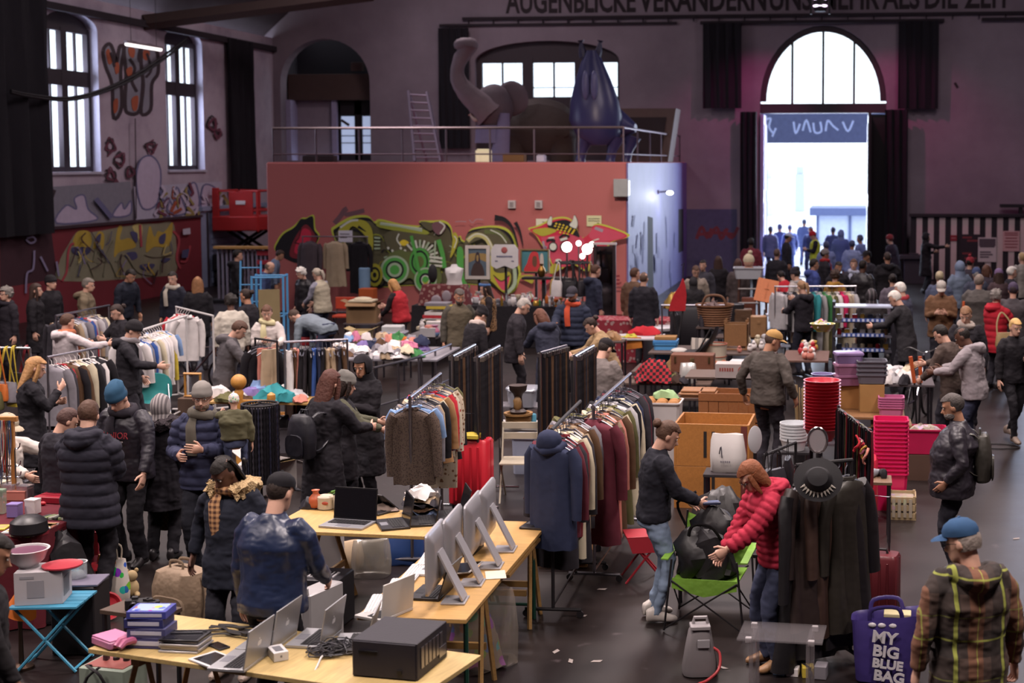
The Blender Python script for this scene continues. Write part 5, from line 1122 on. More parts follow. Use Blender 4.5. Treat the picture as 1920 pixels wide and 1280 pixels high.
def garment(kind,col,where,p,rz,m=None,noun=None,hcol=None,px=None,sc=1.,grp=None):
 _gi[0]+=1;v=_gi[0]%3
 me=cached(('gar',kind,v),(lambda:trousermesh(v)) if kind=='trousers' else (lambda:garmesh(kind,v+1)))
 o=mko(noun.replace(' ','_') if noun else {'hooded':'hooded_jacket'}.get(kind,kind),me,None,p,rz)
 slotmat(o,m or cloth(C.get(col,col)))
 o.scale=(sc*R.uniform(.94,1.06),sc,sc*R.uniform(.9,1.08));o.rotation_euler=(R.uniform(-.05,.05),R.uniform(-.06,.06),rz)
 h=mko('hanger',cached('hanger',hangermesh),o)
 if hcol:slotmat(h,plastic(C.get(hcol,hcol)))
 return item(o,f"{col if col in C else ''} {noun or {'hooded':'hooded jacket'}.get(kind,kind)}".strip(),where,'garment',px,grp)
def rack(label,where,A,B,h,garments,m=None,gap=.09,inset=.12,base=True,name='clothes_rack',ends=True,sc=1.,hcol=None,hz=0.,grp=None,tilt=0):
 """rail on two end frames between floor points A and B, with clothes hung along it"""
 A=V((A[0],A[1],0));B=V((B[0],B[1],0));d=B-A;L=d.length;d.normalize();n=V((-d.y,d.x,0));rz=math.atan2(d.y,d.x);m=m or metalm('8d8a92',.35)
 t=thing(name,label,'clothes rack',tuple((A+B)/2),rz)
 q=MB();q.tube([(-L/2,0,h),(L/2,0,h+tilt)],.016,8);q.build('rail',m,t)
 for s in(-1,1):
  q=MB();q.tube([(s*L/2*.98,0,h+(tilt if s>0 else 0)),(s*L/2*.98,0,.08)],.015,8);q.build('upright',m,t)
  q=MB();q.tube([(s*L/2*.98,-.24,.07),(s*L/2*.98,.24,.07)],.016,8);q.build('foot',m,t)
  for e in(-1,1):
   q=MB();q.lathe([(.012,-.012),(.03,-.012),(.032,0),(.03,.012),(.012,.012)],(s*L/2*.98,e*.23,.033),10,axis=M.Rotation(PI/2,3,'Y'));q.build('caster',M_blk,t)
 if base:
  q=MB();q.tube([(-L/2,0,.1),(L/2,0,.1)],.012,6);q.build('base_bar',m,t)
 x=inset;i=0;out=[]
 N=len(garments);step=min(gap,(L-2*inset)/max(1,N-1)) if gap else (L-2*inset)/max(1,N-1)
 for g in garments:
  kind,col=g[0],g[1];mm=g[2] if len(g)>2 else None;noun=g[3] if len(g)>3 else None
  p=A+d*x;p.z=h-.03+tilt*x/L
  out.append(garment(kind,col,where,tuple(p),rz+PI/2+R.uniform(-.28,.28)+hz,mm,noun,hcol,sc=sc,grp=grp));x+=step
 return t,out
# ---- containers and small goods (mesh builders; local origin at the base centre)
def m_carton(w,d,h,open_=1,flap=.1):
 q=MB();th=.006
 for s in(-1,1):
  q.box((s*(w/2),0,h/2),(th,d,h));q.box((0,s*(d/2),h/2),(w,th,h))
  if open_:
   q.ext([(s*w/2,-d/2,h),(s*w/2,d/2,h),(s*(w/2+flap),d/2,h+flap*.4),(s*(w/2+flap),-d/2,h+flap*.4)],(0,0,.006));q.ext([(-w/2,s*d/2,h),(w/2,s*d/2,h),(w/2,s*(d/2+flap),h-flap*.5),(-w/2,s*(d/2+flap),h-flap*.5)],(0,0,.006))
 q.box((0,0,.005),(w,d,.01))
 if not open_:q.box((0,0,h-.003),(w,d,.006))
 else:q.box((0,0,h*.6),(w*.97,d*.97,.01))
 return q
def m_crate(w,d,h,slats=4,th=.015):
 q=MB()
 for k in range(slats):
  z=h*(k+.5)/slats;s_=h/slats*.72
  for s in(-1,1):q.box((s*(w/2-th/2),0,z),(th,d,s_));q.box((0,s*(d/2-th/2),z),(w,th,s_))
 for s in(-1,1):
  for e in(-1,1):q.box((s*(w/2-.02),e*(d/2-.02),h/2),(.03,.03,h))
 q.box((0,0,.01),(w,d,.02));return q
def m_tub(w,d,h,t=.86,rim=.015,lid=False,ribs=0):
 """tapered plastic box, open or lidded"""
 def ring(x,y,z,r=.03):return [V((sx*x/2-sx*rr[0],sy*y/2-sy*rr[1],z)) for sx,sy,rr in((1,-1,(0,r)),(1,1,(0,r)),(1,1,(r,0)),(-1,1,(r,0)),(-1,1,(0,r)),(-1,-1,(0,r)),(-1,-1,(r,0)),(1,-1,(r,0)))]
 q=MB();R_=[ring(w*t,d*t,0)]
 for k in range(ribs):
  f=(k+.5)/max(1,ribs);a=t+(1-t)*f;R_+= [ring(w*a,d*a,h*f),ring(w*a+.012,d*a+.012,h*f+.004),ring(w*a+.012,d*a+.012,h*f+.016),ring(w*a,d*a,h*f+.02)]
 R_+=[ring(w,d,h-.02),ring(w+rim*2,d+rim*2,h-.018),ring(w+rim*2,d+rim*2,h)]
 if lid:R_+=[ring(w+rim,d+rim,h+.012),ring(w*.9,d*.9,h+.018)]
 else:R_+=[ring(w-.01,d-.01,h),ring(w*t,d*t,.015)]
 q.loft(R_);return q
def m_bowl(r,h,lip=.01,foot=.5):
 q=MB();q.lathe([(r*foot,0),(r*foot*1.02,.008),(r*.8,h*.4),(r,h*.93),(r+lip,h),(r-.004,h),(r*.78,h*.45),(r*.4,.018)],n=24);return q
def m_vase(r,h,kind=0):
 P={0:[(.5,0),(.8,.1),(1,.35),(.85,.6),(.4,.8),(.38,.9),(.55,1),(.4,.98)],1:[(.7,0),(1,.05),(1,.9),(.85,1),(.8,.97)],2:[(.45,0),(.5,.05),(.5,.55),(.5,.62),(.2,.8),(.18,.96),(.22,1)],3:[(.4,0),(.9,.25),(1,.5),(.7,.75),(.5,.85),(.8,1),(.7,.99)],4:[(.7,0),(.75,.04),(.15,.1),(.12,.45),(.6,.6),(1,.8),(.95,1),(.85,.99)]}[kind]
 q=MB();q.lathe([(a*r,b*h) for a,b in P],n=16);return q
def m_bucket(r,h,t=.8):
 q=MB();q.lathe([(r*t,0),(r*t,.01),(r,h-.02),(r+.008,h-.018),(r+.008,h),(r-.004,h),(r*t-.004,.015)],n=24);return q
def m_books(n,w,d,h,sd=0):
 q=MB();r=random.Random(sd)
 return q
def m_heap(w,d,h,sd=0,n=16):
 """crumpled cloth lump"""
 q=MB();q.lathe([(1,0),(1.02,.1),(.9,.45),(.62,.8),(.3,.97),(.05,1)],n=n)
 q.xf(M.Diagonal((w/2,d/2,h,1)));q.jig(min(w,d)*.22,5/max(.25,w),sd);q.jig(min(w,d)*.08,12/max(.25,w),sd+3)
 for v in q.v:v.z=max(v.z,0)
 return q
def m_bag(w,d,h,sd=0):
 q=MB();q.rings([((0,0,0),(1,0,0),(0,1,0),w*.45,d*.45),((0,0,.02),(1,0,0),(0,1,0),w*.5,d*.5),((0,0,h*.4),(1,0,0),(0,1,0),w*.52,d*.48),((0,0,h*.8),(1,0,0),(0,1,0),w*.5,d*.3),((0,0,h),(1,0,0),(0,1,0),w*.46,d*.14),((0,0,h*.96),(1,0,0),(0,1,0),w*.4,d*.08)],20,pw=.7);q.jig(.02,7,sd);return q
def m_handbag(w,d,h):
 q=MB();q.rings([((0,0,0),(1,0,0),(0,1,0),w*.46,d*.5),((0,0,.03),(1,0,0),(0,1,0),w*.5,d*.52),((0,0,h*.7),(1,0,0),(0,1,0),w*.46,d*.4),((0,0,h),(1,0,0),(0,1,0),w*.4,d*.2)],18,pw=.6);return q
def m_basket(r,h,t=.8):
 q=MB();pr=[(r*t*.98,0)]
 for k in range(9):
  f=(k+.5)/9;a=r*(t+(1-t)*f);pr+=[(a-.006,h*(f-.05)),(a+.008,h*f),(a-.006,h*(f+.05))]
 pr+=[(r+.02,h-.01),(r+.02,h+.015),(r-.015,h+.01),(r*.8,.03)]
 q.lathe(pr,n=28);return q
def strap(t,pts,r=.012,m=None,nm='handle',flat=.4):
 q=MB();q.tube(sm(pts,False,4),r,6,flat=flat);return q.build(nm,m,t)
def put(mb,name,m,desc,where,cat,p,rz=0,px=None,grp=None,**k):
 return item(mb.build(name,m,None,tuple(p),rz,**k),desc,where,cat,px,grp)
# ---- electronics
def laptop(label,p,rz,w=.33,d=.23,ang=105,col='9a9aa0',kcol=None,logo=0,name='laptop',screen='141318',cat='laptop',lidcol=None):
 """faces local -Y (keyboard towards -Y, lid hinged at +Y)"""
 t=thing(name,label,cat,tuple(p),rz);m=mat(col,.35,.5 if col in('9a9aa0','a4a4a8') else 0,var=.03)
 q=MB();q.box((0,0,.009),(w,d,.018),b=.2);q.build('base',m,t)
 q=MB();q.box((0,d*.12,.0185),(w*.86,d*.46,.002),b=.1,mi=0)
 for r_ in range(5):
  for c_ in range(12):q.box((-w*.4+w*.073*c_,d*.29-d*.088*r_,.021),(w*.058,d*.068,.004),mi=0)
 q.box((0,-d*.3,.0185),(w*.3,d*.26,.0015),mi=1);q.build('keyboard',[mat(kcol or '1c1b1f',.5,var=0),mat('6f6f76' if col!='1f1e22' else '121115',.4,var=0)],t)
 a=rad(ang);Q=M.Translation((0,d/2-.006,.018))@M.Rotation(PI-a,4,'X')
 lm=mat(lidcol or col,.35,.5 if (lidcol or col) in('9a9aa0','a4a4a8') else 0,var=.03)
 Q=M.Translation((0,d/2-.006,.018))@M.Rotation(-(a-PI/2),4,'X')
 q=MB();q.box((0,0,d/2),(w,.009,d),b=.2);q.xf(Q);ld=q.build('lid',lm,t)
 q=MB();q.box((0,-.0052,d/2),(w*.94,.002,d*.9),b=.02);q.xf(Q);q.build('screen',mat(screen,.15,var=0),ld)
 if logo:
  q=MB();s=.016
  for x in(-.6,.6):q.poly([V((x*s+s*.95*math.cos(i*PI/8),.0049,d/2-.2*s+s*1.1*math.sin(i*PI/8))) for i in range(16)])
  q.poly([(0,.0049,d/2+s*1.1),(s*.1,.0049,d/2+s*1.9),(s*.8,.0049,d/2+s*2.1),(s*.7,.0049,d/2+s*1.4)])
  q.poly([(-s*1.45,.0053,d/2+s*.3),(-s*1.75,.0053,d/2-s*.1),(-s*1.4,.0053,d/2-s*.5)],1)
  q.xf(Q);q.build('apple_emblem',[mat('e2e2e6',.3,var=0),lm],ld,smooth=False)
 return t
def imac(label,p,rz,w=.57,h=.44):
 """screen faces local -Y, stand behind at +Y"""
 t=thing('desktop_computer',label,'computer',tuple(p),rz);al=mat('a8a6ab',.32,.4,var=.03)
 q=MB();q.rings([((0,-.15,.1+h/2),(1,0,0),(0,0,1),w/2,h/2),((0,-.135,.1+h/2),(1,0,0),(0,0,1),w/2,h/2),((0,-.12,.1+h/2),(1,0,0),(0,0,1),w*.47,h*.46),((0,-.105,.1+h/2),(1,0,0),(0,0,1),w*.3,h*.3)],40,pw=.13);q.build('housing',al,t)
 q=MB();q.box((0,-.152,.1+h*.58),(w*.95,.004,h*.8),b=.02);q.build('screen',mat('131216',.12,var=0),t)
 q=MB();q.box((.0,-.118,.1+h*.15),(.05,.004,.008));q.ell((w*.34,-.113,.2),(.012,.002,.03),8,6);q.build('port_slot',mat('2a292d',.5),t)
 q=MB();q.ext([(-.07,-.11,.36),(.07,-.11,.36),(.075,.06,.02),(-.075,.06,.02)],(0,.012,.004));q.box((0,-.0,.006),(.19,.17,.012),b=.3);q.build('stand',al,t);return t
def keyboard(p,rz,where):
 q=MB();q.box((0,0,.008),(.43,.12,.014),b=.2,mi=0)
 for r_ in range(5):
  for c_ in range(15):q.box((-.196+.028*c_,.042-.021*r_,.0175),(.023,.017,.005),mi=1)
 return item(q.build('keyboard',[mat('b8b6b8',.35,var=.02),mat('d2d0d0',.4,var=.02)],None,tuple(p),rz),'white computer keyboard',where,'keyboard',None,'white keyboards along the table edge')
# ---- luggage
def trolley(label,p,rz,w,d,h,col,handle=.4,m=None):
 t=thing('trolley_suitcase',label,'suitcase',tuple(p),rz);m=m or plastic(col)
 q=MB();q.rings([((0,0,.05),(1,0,0),(0,1,0),w*.46,d*.44),((0,0,.07),(1,0,0),(0,1,0),w*.5,d*.5),((0,0,h-.03),(1,0,0),(0,1,0),w*.5,d*.5),((0,0,h),(1,0,0),(0,1,0),w*.46,d*.42)],28,pw=.3)
 for x in(-.28,-.1,.1,.28):q.box((x*w,-d*.5,h*.52),(w*.05,.012,h*.78),b=.4)
 q.build('shell',m,t)
 q=MB();q.rings([((0,0,z),(1,0,0),(0,1,0),w*.505,.008) for z in(.07,h*.5,h-.02)],20,pw=.3);q.build('zip',mat('1d1a1e',.5),t)
 if handle:
  q=MB();q.tube([(-w*.22,d*.3,h-.02),(-w*.22,d*.3,h+handle),(w*.22,d*.3,h+handle),(w*.22,d*.3,h-.02)],.011,6);q.build('telescopic_handle',metalm('8a888e'),t)
 q=MB();q.tube([(-.08,0,h),(-.07,0,h+.03),(.07,0,h+.03),(.08,0,h)],.012,6);q.build('carry_handle',M_blk,t)
 for x in(-1,1):
  for y in(-1,1):q=MB();q.lathe([(.008,-.012),(.026,-.012),(.028,0),(.026,.012),(.008,.012)],(x*w*.38,y*d*.32,.028),10,axis=M.Rotation(PI/2,3,'Y'));q.build('wheel',M_blk,t)
 return t
def backpack(label,p,rz,w=.32,d=.17,h=.42,m=None):
 t=thing('backpack',label,'backpack',tuple(p),rz);m=m or leather('1d1b22')
 q=MB();q.rings([((0,0,-h/2),(1,0,0),(0,1,0),w*.42,d*.4),((0,0,-h*.44),(1,0,0),(0,1,0),w*.5,d*.5),((0,0,0),(1,0,0),(0,1,0),w*.5,d*.52),((0,0,h*.3),(1,0,0),(0,1,0),w*.46,d*.45),((0,0,h*.46),(1,0,0),(0,1,0),w*.36,d*.3),((0,0,h*.5),(1,0,0),(0,1,0),w*.2,d*.15)],20,pw=.7);q.jig(.012,8);q.build('body',m,t)
 q=MB();q.rings([((0,-d*.55,-h*.36),(1,0,0),(0,0,1),w*.36,.06),((0,-d*.62,-h*.2),(1,0,0),(0,0,1),w*.38,.1),((0,-d*.5,-.1),(1,0,0),(0,0,1),w*.36,.12)],14,pw=.6);q.build('front_pocket',m,t)
 for s in(-1,1):
  q=MB();q.tube(sm([(s*.1,d*.3,h*.42),(s*.12,d*.7,h*.52),(s*.125,d*1.5,h*.40),(s*.13,d*1.6,.02),(s*.15,d*.7,-.12),(s*.13,d*.3,-h*.35)],False,3),.02,6,flat=.35);q.build('strap',m,t)
 q=MB();q.tube([(-.05,d*.2,h*.47),(-.04,d*.2,h*.58),(.04,d*.2,h*.58),(.05,d*.2,h*.47)],.01,6);q.build('handle',m,t);return t
# ================================================================ FOREGROUND STALLS
# ---- laptop table at the lower edge
F1=V((-4.8,8.37,0));u1=V((.971,-.239,0));v1=V((.239,.971,0));a1=math.atan2(u1.y,u1.x)
c=F1+u1*1.2+v1*.36
table('wooden trestle table with laptops and black cables at the lower edge',c,2.4,.74,a1,.76,wood('b39a66'))
Z=.762
def on1(px,py,dz=0):p=gp(px,py,Z+dz);p.z=Z+dz;return p
W1_='on the lower laptop table'
laptop('leftmost open silver laptop with glowing emblem, lower front table',on1(448,1241),rad(-93),.34,.24,100,'a4a4a8',logo=1)
laptop('middle open silver laptop with glowing emblem, largest on the lower front table',on1(500,1204),rad(-93),.36,.25,100,'a4a4a8',logo=1)
laptop('right open silver laptop with glowing emblem behind the cable tangle',on1(588,1199),rad(-92),.34,.24,100,'a4a4a8',logo=1)
laptop('thin open silver laptop with black keys leaning by the black computer case',on1(662,1206),rad(-80),.32,.22,104,'a4a4a8')
t=thing('game_console','pink game console with two controllers at the left end of the lower laptop table','console',on1(212,1208),a1-.3)
q=MB();q.box((0,0,.03),(.22,.17,.05),b=.3);q.box((0,0,.058),(.21,.16,.008));q.build('console_body',plastic('b9769a'),t)
for k in(0,1):q=MB();q.tube([(.13+k*.05,-.06,.03),(.12+k*.05,-.02,.055),(.12+k*.05,.04,.055),(.13+k*.05,.08,.03)],[.016,.024,.024,.016],8);q.build('controller',plastic('a8587c'),t)
p=on1(283,1207);z=Z
for k,(h,col,dx,l) in enumerate(((.07,'3a3a68',0,'bottom'),(.06,'484870',.012,'second from bottom'),(.06,'2f3266',-.006,'third from bottom'),(.05,'3d4290',.01,'topmost'))):
 q=MB();q.box((0,0,h/2),(.25,.18,h-.002),b=.05);q.box((0,-.0905,h/2),(.2,.002,h*.4),mi=1)
 if k==3:q.box((-.0,0,h),(.2,.14,.003),mi=2)
 tag(q.build('game_box',[mat(col,.45),mat('b5b5c8',.5),pattern('multi','8fa0c4','b0904a',14,.5,'xz',.4)],None,(p.x+dx,p.y,z),a1+.25+k*.03),f'dark blue boxed game, {l} of the stack on the lower laptop table','box','blue boxed games');z+=h
p=on1(348,1214);z=Z
for k in range(6):
 q=MB();q.box((0,0,.006),(.26,.19,.012),b=.2,mi=0);q.box((0,0,.0125),(.22,.16,.002),mi=1)
 tag(q.build('tablet_computer',[mat('b0aeb2',.35,.4) if k<5 else mat('1a191d',.3),mat('141318',.15,var=0)],None,(p.x+R.uniform(-.01,.01),p.y+R.uniform(-.01,.01),z),a1+.2+R.uniform(-.05,.05)),f'thin black tablet computer, {ORD[k]} from bottom in the stack beside the blue boxed games','tablet','stacked tablets');z+=.0145
t=thing('metal_bracket','silver bracket lying on top of the tablet stack','bracket',(p.x,p.y+.02,z),a1+.4);q=MB();q.tube([(-.1,0,.005),(.1,0,.005)],.005,6);q.tube([(-.08,.04,.005),(.12,.04,.005)],.005,6);q.build('bar',metalm('c0c0c4',.25),t)
p=on1(432,1186)
for k in range(5):
 q=MB();q.tube(sm([(-.16,.0,.012),(-.05,.02,.014),(.06,-.01,.012),(.17,.015,.012)]),.011,6,flat=.6);q.box((.17,.015,.014),(.05,.03,.024))
 put(q,'charging_cable',M_blk,'black charging cable',"beside the tablets on the lower laptop table",'cable',(p.x+R.uniform(-.02,.02),p.y-.07+k*.035,Z+.016*(k%2)),a1+R.uniform(-.3,.5),grp='black cables beside the tablets')
q=MB();q.box((0,0,.005),(.075,.15,.009),b=.3,mi=0);q.box((0,0,.01),(.066,.13,.001),mi=1);put(q,'phone',[mat('24232a',.3),mat('121115',.15)],'black mobile phone','lying before the black cables on the lower laptop table','phone',on1(410,1212),a1+1.2)
q=MB();q.box((0,0,.006),(.19,.25,.011),b=.2,mi=0);q.box((0,0,.012),(.155,.2,.001),mi=1);put(q,'tablet_computer',[mat('c6c3c4',.3),mat('18171b',.15)],'white-framed tablet computer','at the front edge of the lower laptop table','tablet',on1(400,1238),a1+1.25)
q=MB();q.box((0,0,.028),(.09,.16,.055),b=.06,mi=0);q.box((0,0,.056),(.05,.1,.001),mi=1);q.box((0,-.0805,.03),(.012,.001,.014),mi=1);put(q,'phone_box',[mat('c4c2c4',.5),mat('6b6b70',.4)],'small white phone box','in front of the middle silver laptop','box',on1(521,1232),a1+.9)
r2=random.Random(3)
p0=on1(625,1222)
for k in range(9):
 pts=[]
 for j in range(14):
  a=j*.95+k*1.7;rr=r2.uniform(.04,.14);pts.append((rr*math.cos(a)*1.2,rr*math.sin(a)*.8,.012+r2.uniform(0,.10)*(1-rr/.15)))
 q=MB();q.tube(sm(pts,False,4),.0042,5)
 put(q,'power_cable',mat(('19171b','222027','2a282e')[k%3],.5),'black power cable','in the tangle by the computer case','cable',(p0.x+r2.uniform(-.07,.07),p0.y+r2.uniform(-.05,.05),Z),r2.uniform(0,6),grp='tangled black power cables')
for k,(dx,dy) in enumerate(((.02,.0),(.09,-.02),(-.05,.04))):
 q=MB();q.box((0,0,.018),(.06,.11,.034),b=.3);put(q,'power_adapter',M_blk,'black power adapter','among the tangled power cables','adapter',(p0.x+dx,p0.y+dy,Z+.0),r2.uniform(0,3),grp='power adapters')
q=MB();q.tube(sm([tuple(on1(665,1215)-p0),tuple(on1(632,1218,.02)-p0),(-.02,-.12,.02),(-.0,-.26,.01),(.0,-.34,-.05),(.0,-.36,-.3)]),.006,6);put(q,'white_cable',plastic('c4bfbd'),'white cable','hanging over the table edge from the black tangle','cable',(p0.x,p0.y,Z))
t=thing('computer_case','large black computer case lying at the right end of the lower laptop table','computer',on1(738,1258),a1+.12);t.scale=(1,1,.8)
q=MB();q.box((0,.1,.14),(.42,.44,.28),b=.03,mi=0);q.box((0,-.125,.14),(.4,.012,.26),b=.1,mi=0);q.build('housing',[mat('232028',.55,bump=.05)],t)
q=MB()
for k in range(6):q.box((.212,-.05+k*.055,.15),(.006,.04,.16))
q.box((.212,.24,.08),(.01,.1,.08));q.build('port_panel',metalm('8d8a90',.3),t)
q=MB();q.box((-.1,-.134,.2),(.12,.006,.012));q.box((.1,-.134,.06),(.03,.006,.03));q.build('drive_slot',mat('0f0e11',.4),t)
t=laptop('white laptop standing upright on edge beside the iMac-style table corner, back turned'.replace('iMac-style ','monitor '),gp(697,1172,Z)+V((0,.03,0)),rad(-112),.32,.24,96,'bcb8b6',lidcol='c2beba')
t=thing('cassette_recorder','grey-green portable recorder with knobs and cable on the floor, lower left','recorder',gp(212,1240,.40),a1+.1);t.location.z=0;t.scale=(1,1,.7)
q=MB();q.box((0,0,.28),(.36,.26,.56),b=.08);q.build('housing',mat('7f8a7e',.5),t)
q=MB();q.box((0,0,.563),(.3,.2,.01));q.build('top_panel',mat('8c4a44',.5),t)
for k in range(3):q=MB();q.lathe([(.022,0),(.022,.03),(.016,.036)],(-.09+k*.08,.05,.566),12);q.build('knob',M_blk,t)
q=MB();q.tube(sm([(-.1,-.1,.57),(-.05,-.2,.62),(.06,-.22,.55),(.1,-.18,.3),(.0,-.2,.2),(-.08,-.19,.45),(.02,-.17,.6)]),.011,6);q.build('cable',M_blk,t)
# ---- table with desktop computers
cm=V((-2.955,10.48,0))
t=table('long wooden table with four silver desktop computers seen from behind',cm,2.62,.76,PI/2,.76,wood('b08a52'),'fold')
for k,(y,l) in enumerate(((9.9,0),(11.45,1))):
 for e in(-1,1):
  for s in(-1,1):
   q=MB();q.tube([(y-10.48+s*.03,e*.3,.73),(y-10.48+s*.2,e*.33,0)],.02,4);q.build('trestle_leg',wood('b38c56'),t)
 for s in(-1,1):q=MB();q.box((y-10.48+s*.125,0,.28),(.03,.58,.05));q.build('trestle_rail',wood('b38c56'),t)
q=MB();q.box((.6,-.2,-.045+.73),(1.3,.34,.025),b=.1);q.build('under_board',wood('9a7644'),t)
Z2=.762
for px,py,l in((877,1127,'nearest silver desktop computer on the long wooden table, seen from behind'),(908,1094,'second nearest silver desktop computer on the long wooden table'),(943,1062,'third silver desktop computer on the long wooden table, counted from the front'),(968,1031,'farthest silver desktop computer on the long wooden table')):
 p=gp(px,py,Z2);imac(l,(p.x-.09,p.y+.0,Z2),rad(-86),.52 if py>1100 else .58,.43)
for px,py in((702,1135),(742,1104),(775,1076),(802,1051),(826,1030)):
 p=gp(px,py,Z2);keyboard((p.x,p.y,Z2),rad(97)+R.uniform(-.06,.06),'on the long computer table')
laptop('white open laptop lying among the keyboards on the long wooden table',gp(812,1070,Z2)+V((.02,0,0)),rad(-95),.30,.22,172,'bdbabb','9b9a9e',lidcol='c5c2c2')
laptop('black open laptop at the near end of the long wooden table',gp(808,1113,Z2),rad(-92),.33,.23,108,'1f1e22')
laptop('dark laptop with a thin raised lid at the far end of the long wooden table',gp(1014,984,Z2),rad(-98),.33,.23,100,'2a292e')
laptop('black laptop half hidden behind the nearest desktop computers',gp(862,1036,Z2)+V((.02,.05,0)),rad(-92),.33,.23,105,'1f1e22')
q=MB();q.box((0,0,.0015),(.15,.21,.003),b=.02);put(q,'paper_sheet',mat('c8c0b0',.8),'small paper sheet','between the desktop computers on the long table','paper',gp(930,1085,Z2+.001)+V((.06,.1,0)),.3)
t=thing('plastic_bag','large clear plastic bag full of wrapping under the near end of the computer table','bag',gp(868,1270,0)+V((.02,.3,0)))
q=m_bag(.62,.5,.62,4);q.jig(.05,6,2);q.build('film',glassm('c9bcae',.2,.15),t);q=m_heap(.45,.36,.42,8);q.build('contents',pattern('multi','8f7f70','a86a4a',9,.6,'xz',.5),t)
# ---- second laptop table behind
c2=V((-4.0,11.66,0));table('wooden trestle table with black laptops, vase and folded clothes',c2,1.75,.82,-.05,.76,wood('b08f58'))
def on2(px,py):p=gp(px,py,.762);p.z=.762;return p
laptop('large black laptop with silver keyboard facing us on the second laptop table',on2(652,984),rad(-8),.40,.27,98,'9a9aa0',lidcol='17161a')
laptop('black laptop seen from its edge, just right of the large black laptop',on2(736,984),rad(-62),.36,.24,100,'29282d')
laptop('black laptop with raised lid in the middle of the second laptop table',on2(790,978),rad(-70),.35,.24,100,'1f1e22')
laptop('black laptop at the right end of the second laptop table',on2(842,968),rad(-66),.34,.24,104,'1f1e22')
laptop('half-closed dark laptop behind the large black laptop',on2(715,950),rad(-30),.34,.24,40,'2a292e')
put(m_vase(.068,.165,0),'vase',mat('a8573a',.3,var=.1),'orange-brown pear-shaped vase','on the second laptop table behind the black laptop','vase',on2(600,948))
t=thing('teapot','cream ceramic pot with a red mark and small handle behind the black laptop','pot',on2(627,944));m_vase(.075,.12,1).build('body',mat('b5aa98',.35),t);q=MB();q.tube([(-.07,0,.1),(-.12,0,.09),(-.11,0,.05),(-.07,0,.04)],.009,6);q.build('handle',mat('b5aa98',.35),t);q=MB();q.ell((.02,-.074,.065),(.03,.006,.015));q.build('mark',mat('a04a3a'),t)
t=thing('plant_pot','cream cylindrical pot with green leaves on the second laptop table','pot',on2(660,942));m_vase(.064,.13,1).build('pot',mat('b8ad9c',.4),t);q=MB()
for k in range(9):
 a=k*.7;q.tube([(0,0,.12),(.05*math.cos(a),.05*math.sin(a),.16),(.11*math.cos(a),.11*math.sin(a),.15)],[.006,.014,.003],5,flat=.3)
q.build('leaves',mat('5a8a3e',.6),t)
put(m_heap(.17,.13,.09,3),'shoulder_bag',leather('24222a'),'small black bag','on the second laptop table left of the orange vase','bag',on2(577,948))
p=on2(790,962);zz=.762
for k,(cn,h,w) in enumerate((('denim',.05,.34),('brown',.045,.32),('charcoal',.045,.33),('beige',.04,.3),('white',.10,.3))):
 q=m_heap(w,.26,h,k+2);put(q,'folded_garment',cloth(C[cn]),f'{cn} folded garment','in the clothes pile on the second laptop table','clothing',(p.x,p.y,zz),R.uniform(-.3,.3),grp='folded clothes pile');zz+=h*.78
put(m_heap(.28,.16,.06,9),'knit_scarf',cloth('8a7a72'),'crumpled grey-brown scarf','between the laptops and the clothes pile','clothing',on2(738,944))
for px,py,w,h,cn,l,mm in((690,1085,.34,.34,'white','milky plastic shopping bag with orange print under the second laptop table',glassm('c5beb0',.3,.2)),(650,1070,.24,.26,'beige','crumpled beige carrier bag under the left half of the second laptop table',None),(752,1060,.36,.40,'blue','blue plastic bag under the right half of the second laptop table',satin('2b4478')),(800,1045,.3,.34,'dark red','dark red bag under the right end of the second laptop table',None)):
 q=m_bag(w,.25,h,int(px));tag(q.build('carrier_bag',mm or cloth(C[cn]),None,gp(px,py,0)+V((0,.1,0)),.2),l,'bag')
t=thing('printer','black printer with a slotted top standing behind the silver laptops','printer',V((gp(612,1075,.42).x,gp(612,1075,.42).y,0)),-.05)
q=MB();q.box((0,0,.21),(.34,.36,.42),b=.06);q.build('housing',mat('1f1d22',.45),t);q=MB();q.box((-.02,-.05,.425),(.26,.16,.012),mi=0)
for k in range(7):q.box((-.12+k*.034,-.05,.432),(.014,.13,.008),mi=1)
q.build('top_grille',[mat('8e8c90',.4),M_blk],t)
p=gp(596,1100,.45);t=thing('desktop_tower','white computer tower with cable behind the silver laptops','computer',(p.x,p.y,0),-.3);q=MB();q.box((0,0,.225),(.18,.42,.45),b=.12);q.build('housing',mat('a9a6a8',.35,.3),t)
q=MB();q.tube(sm([(.03,-.2,.42),(.05,-.26,.36),(.04,-.25,.2),(.06,-.24,.05)]),.006,5);q.build('cable',plastic('b8b4b4'),t);q=MB();q.tube([(-.06,-.2,.45),(-.06,-.2,.49),(.06,-.2,.49),(.06,-.2,.45)],.012,6);q.build('handle',mat('a9a6a8',.35,.3),t)
p=gp(632,1125,.0);put(m_heap(.2,.22,.2,12),'paper_bag',mat('b9b2ad',.8),'crumpled white paper bag','on the floor right of the black printer','bag',p)
p=gp(610,1030,.3);q=MB();q.box((0,0,.25),(.24,.2,.5),b=.03);put(q,'carton',mat('a7a2a4',.7),'tall pale carton','standing behind the blue bomber jacket','box',(p.x,p.y+.1,0),.2)
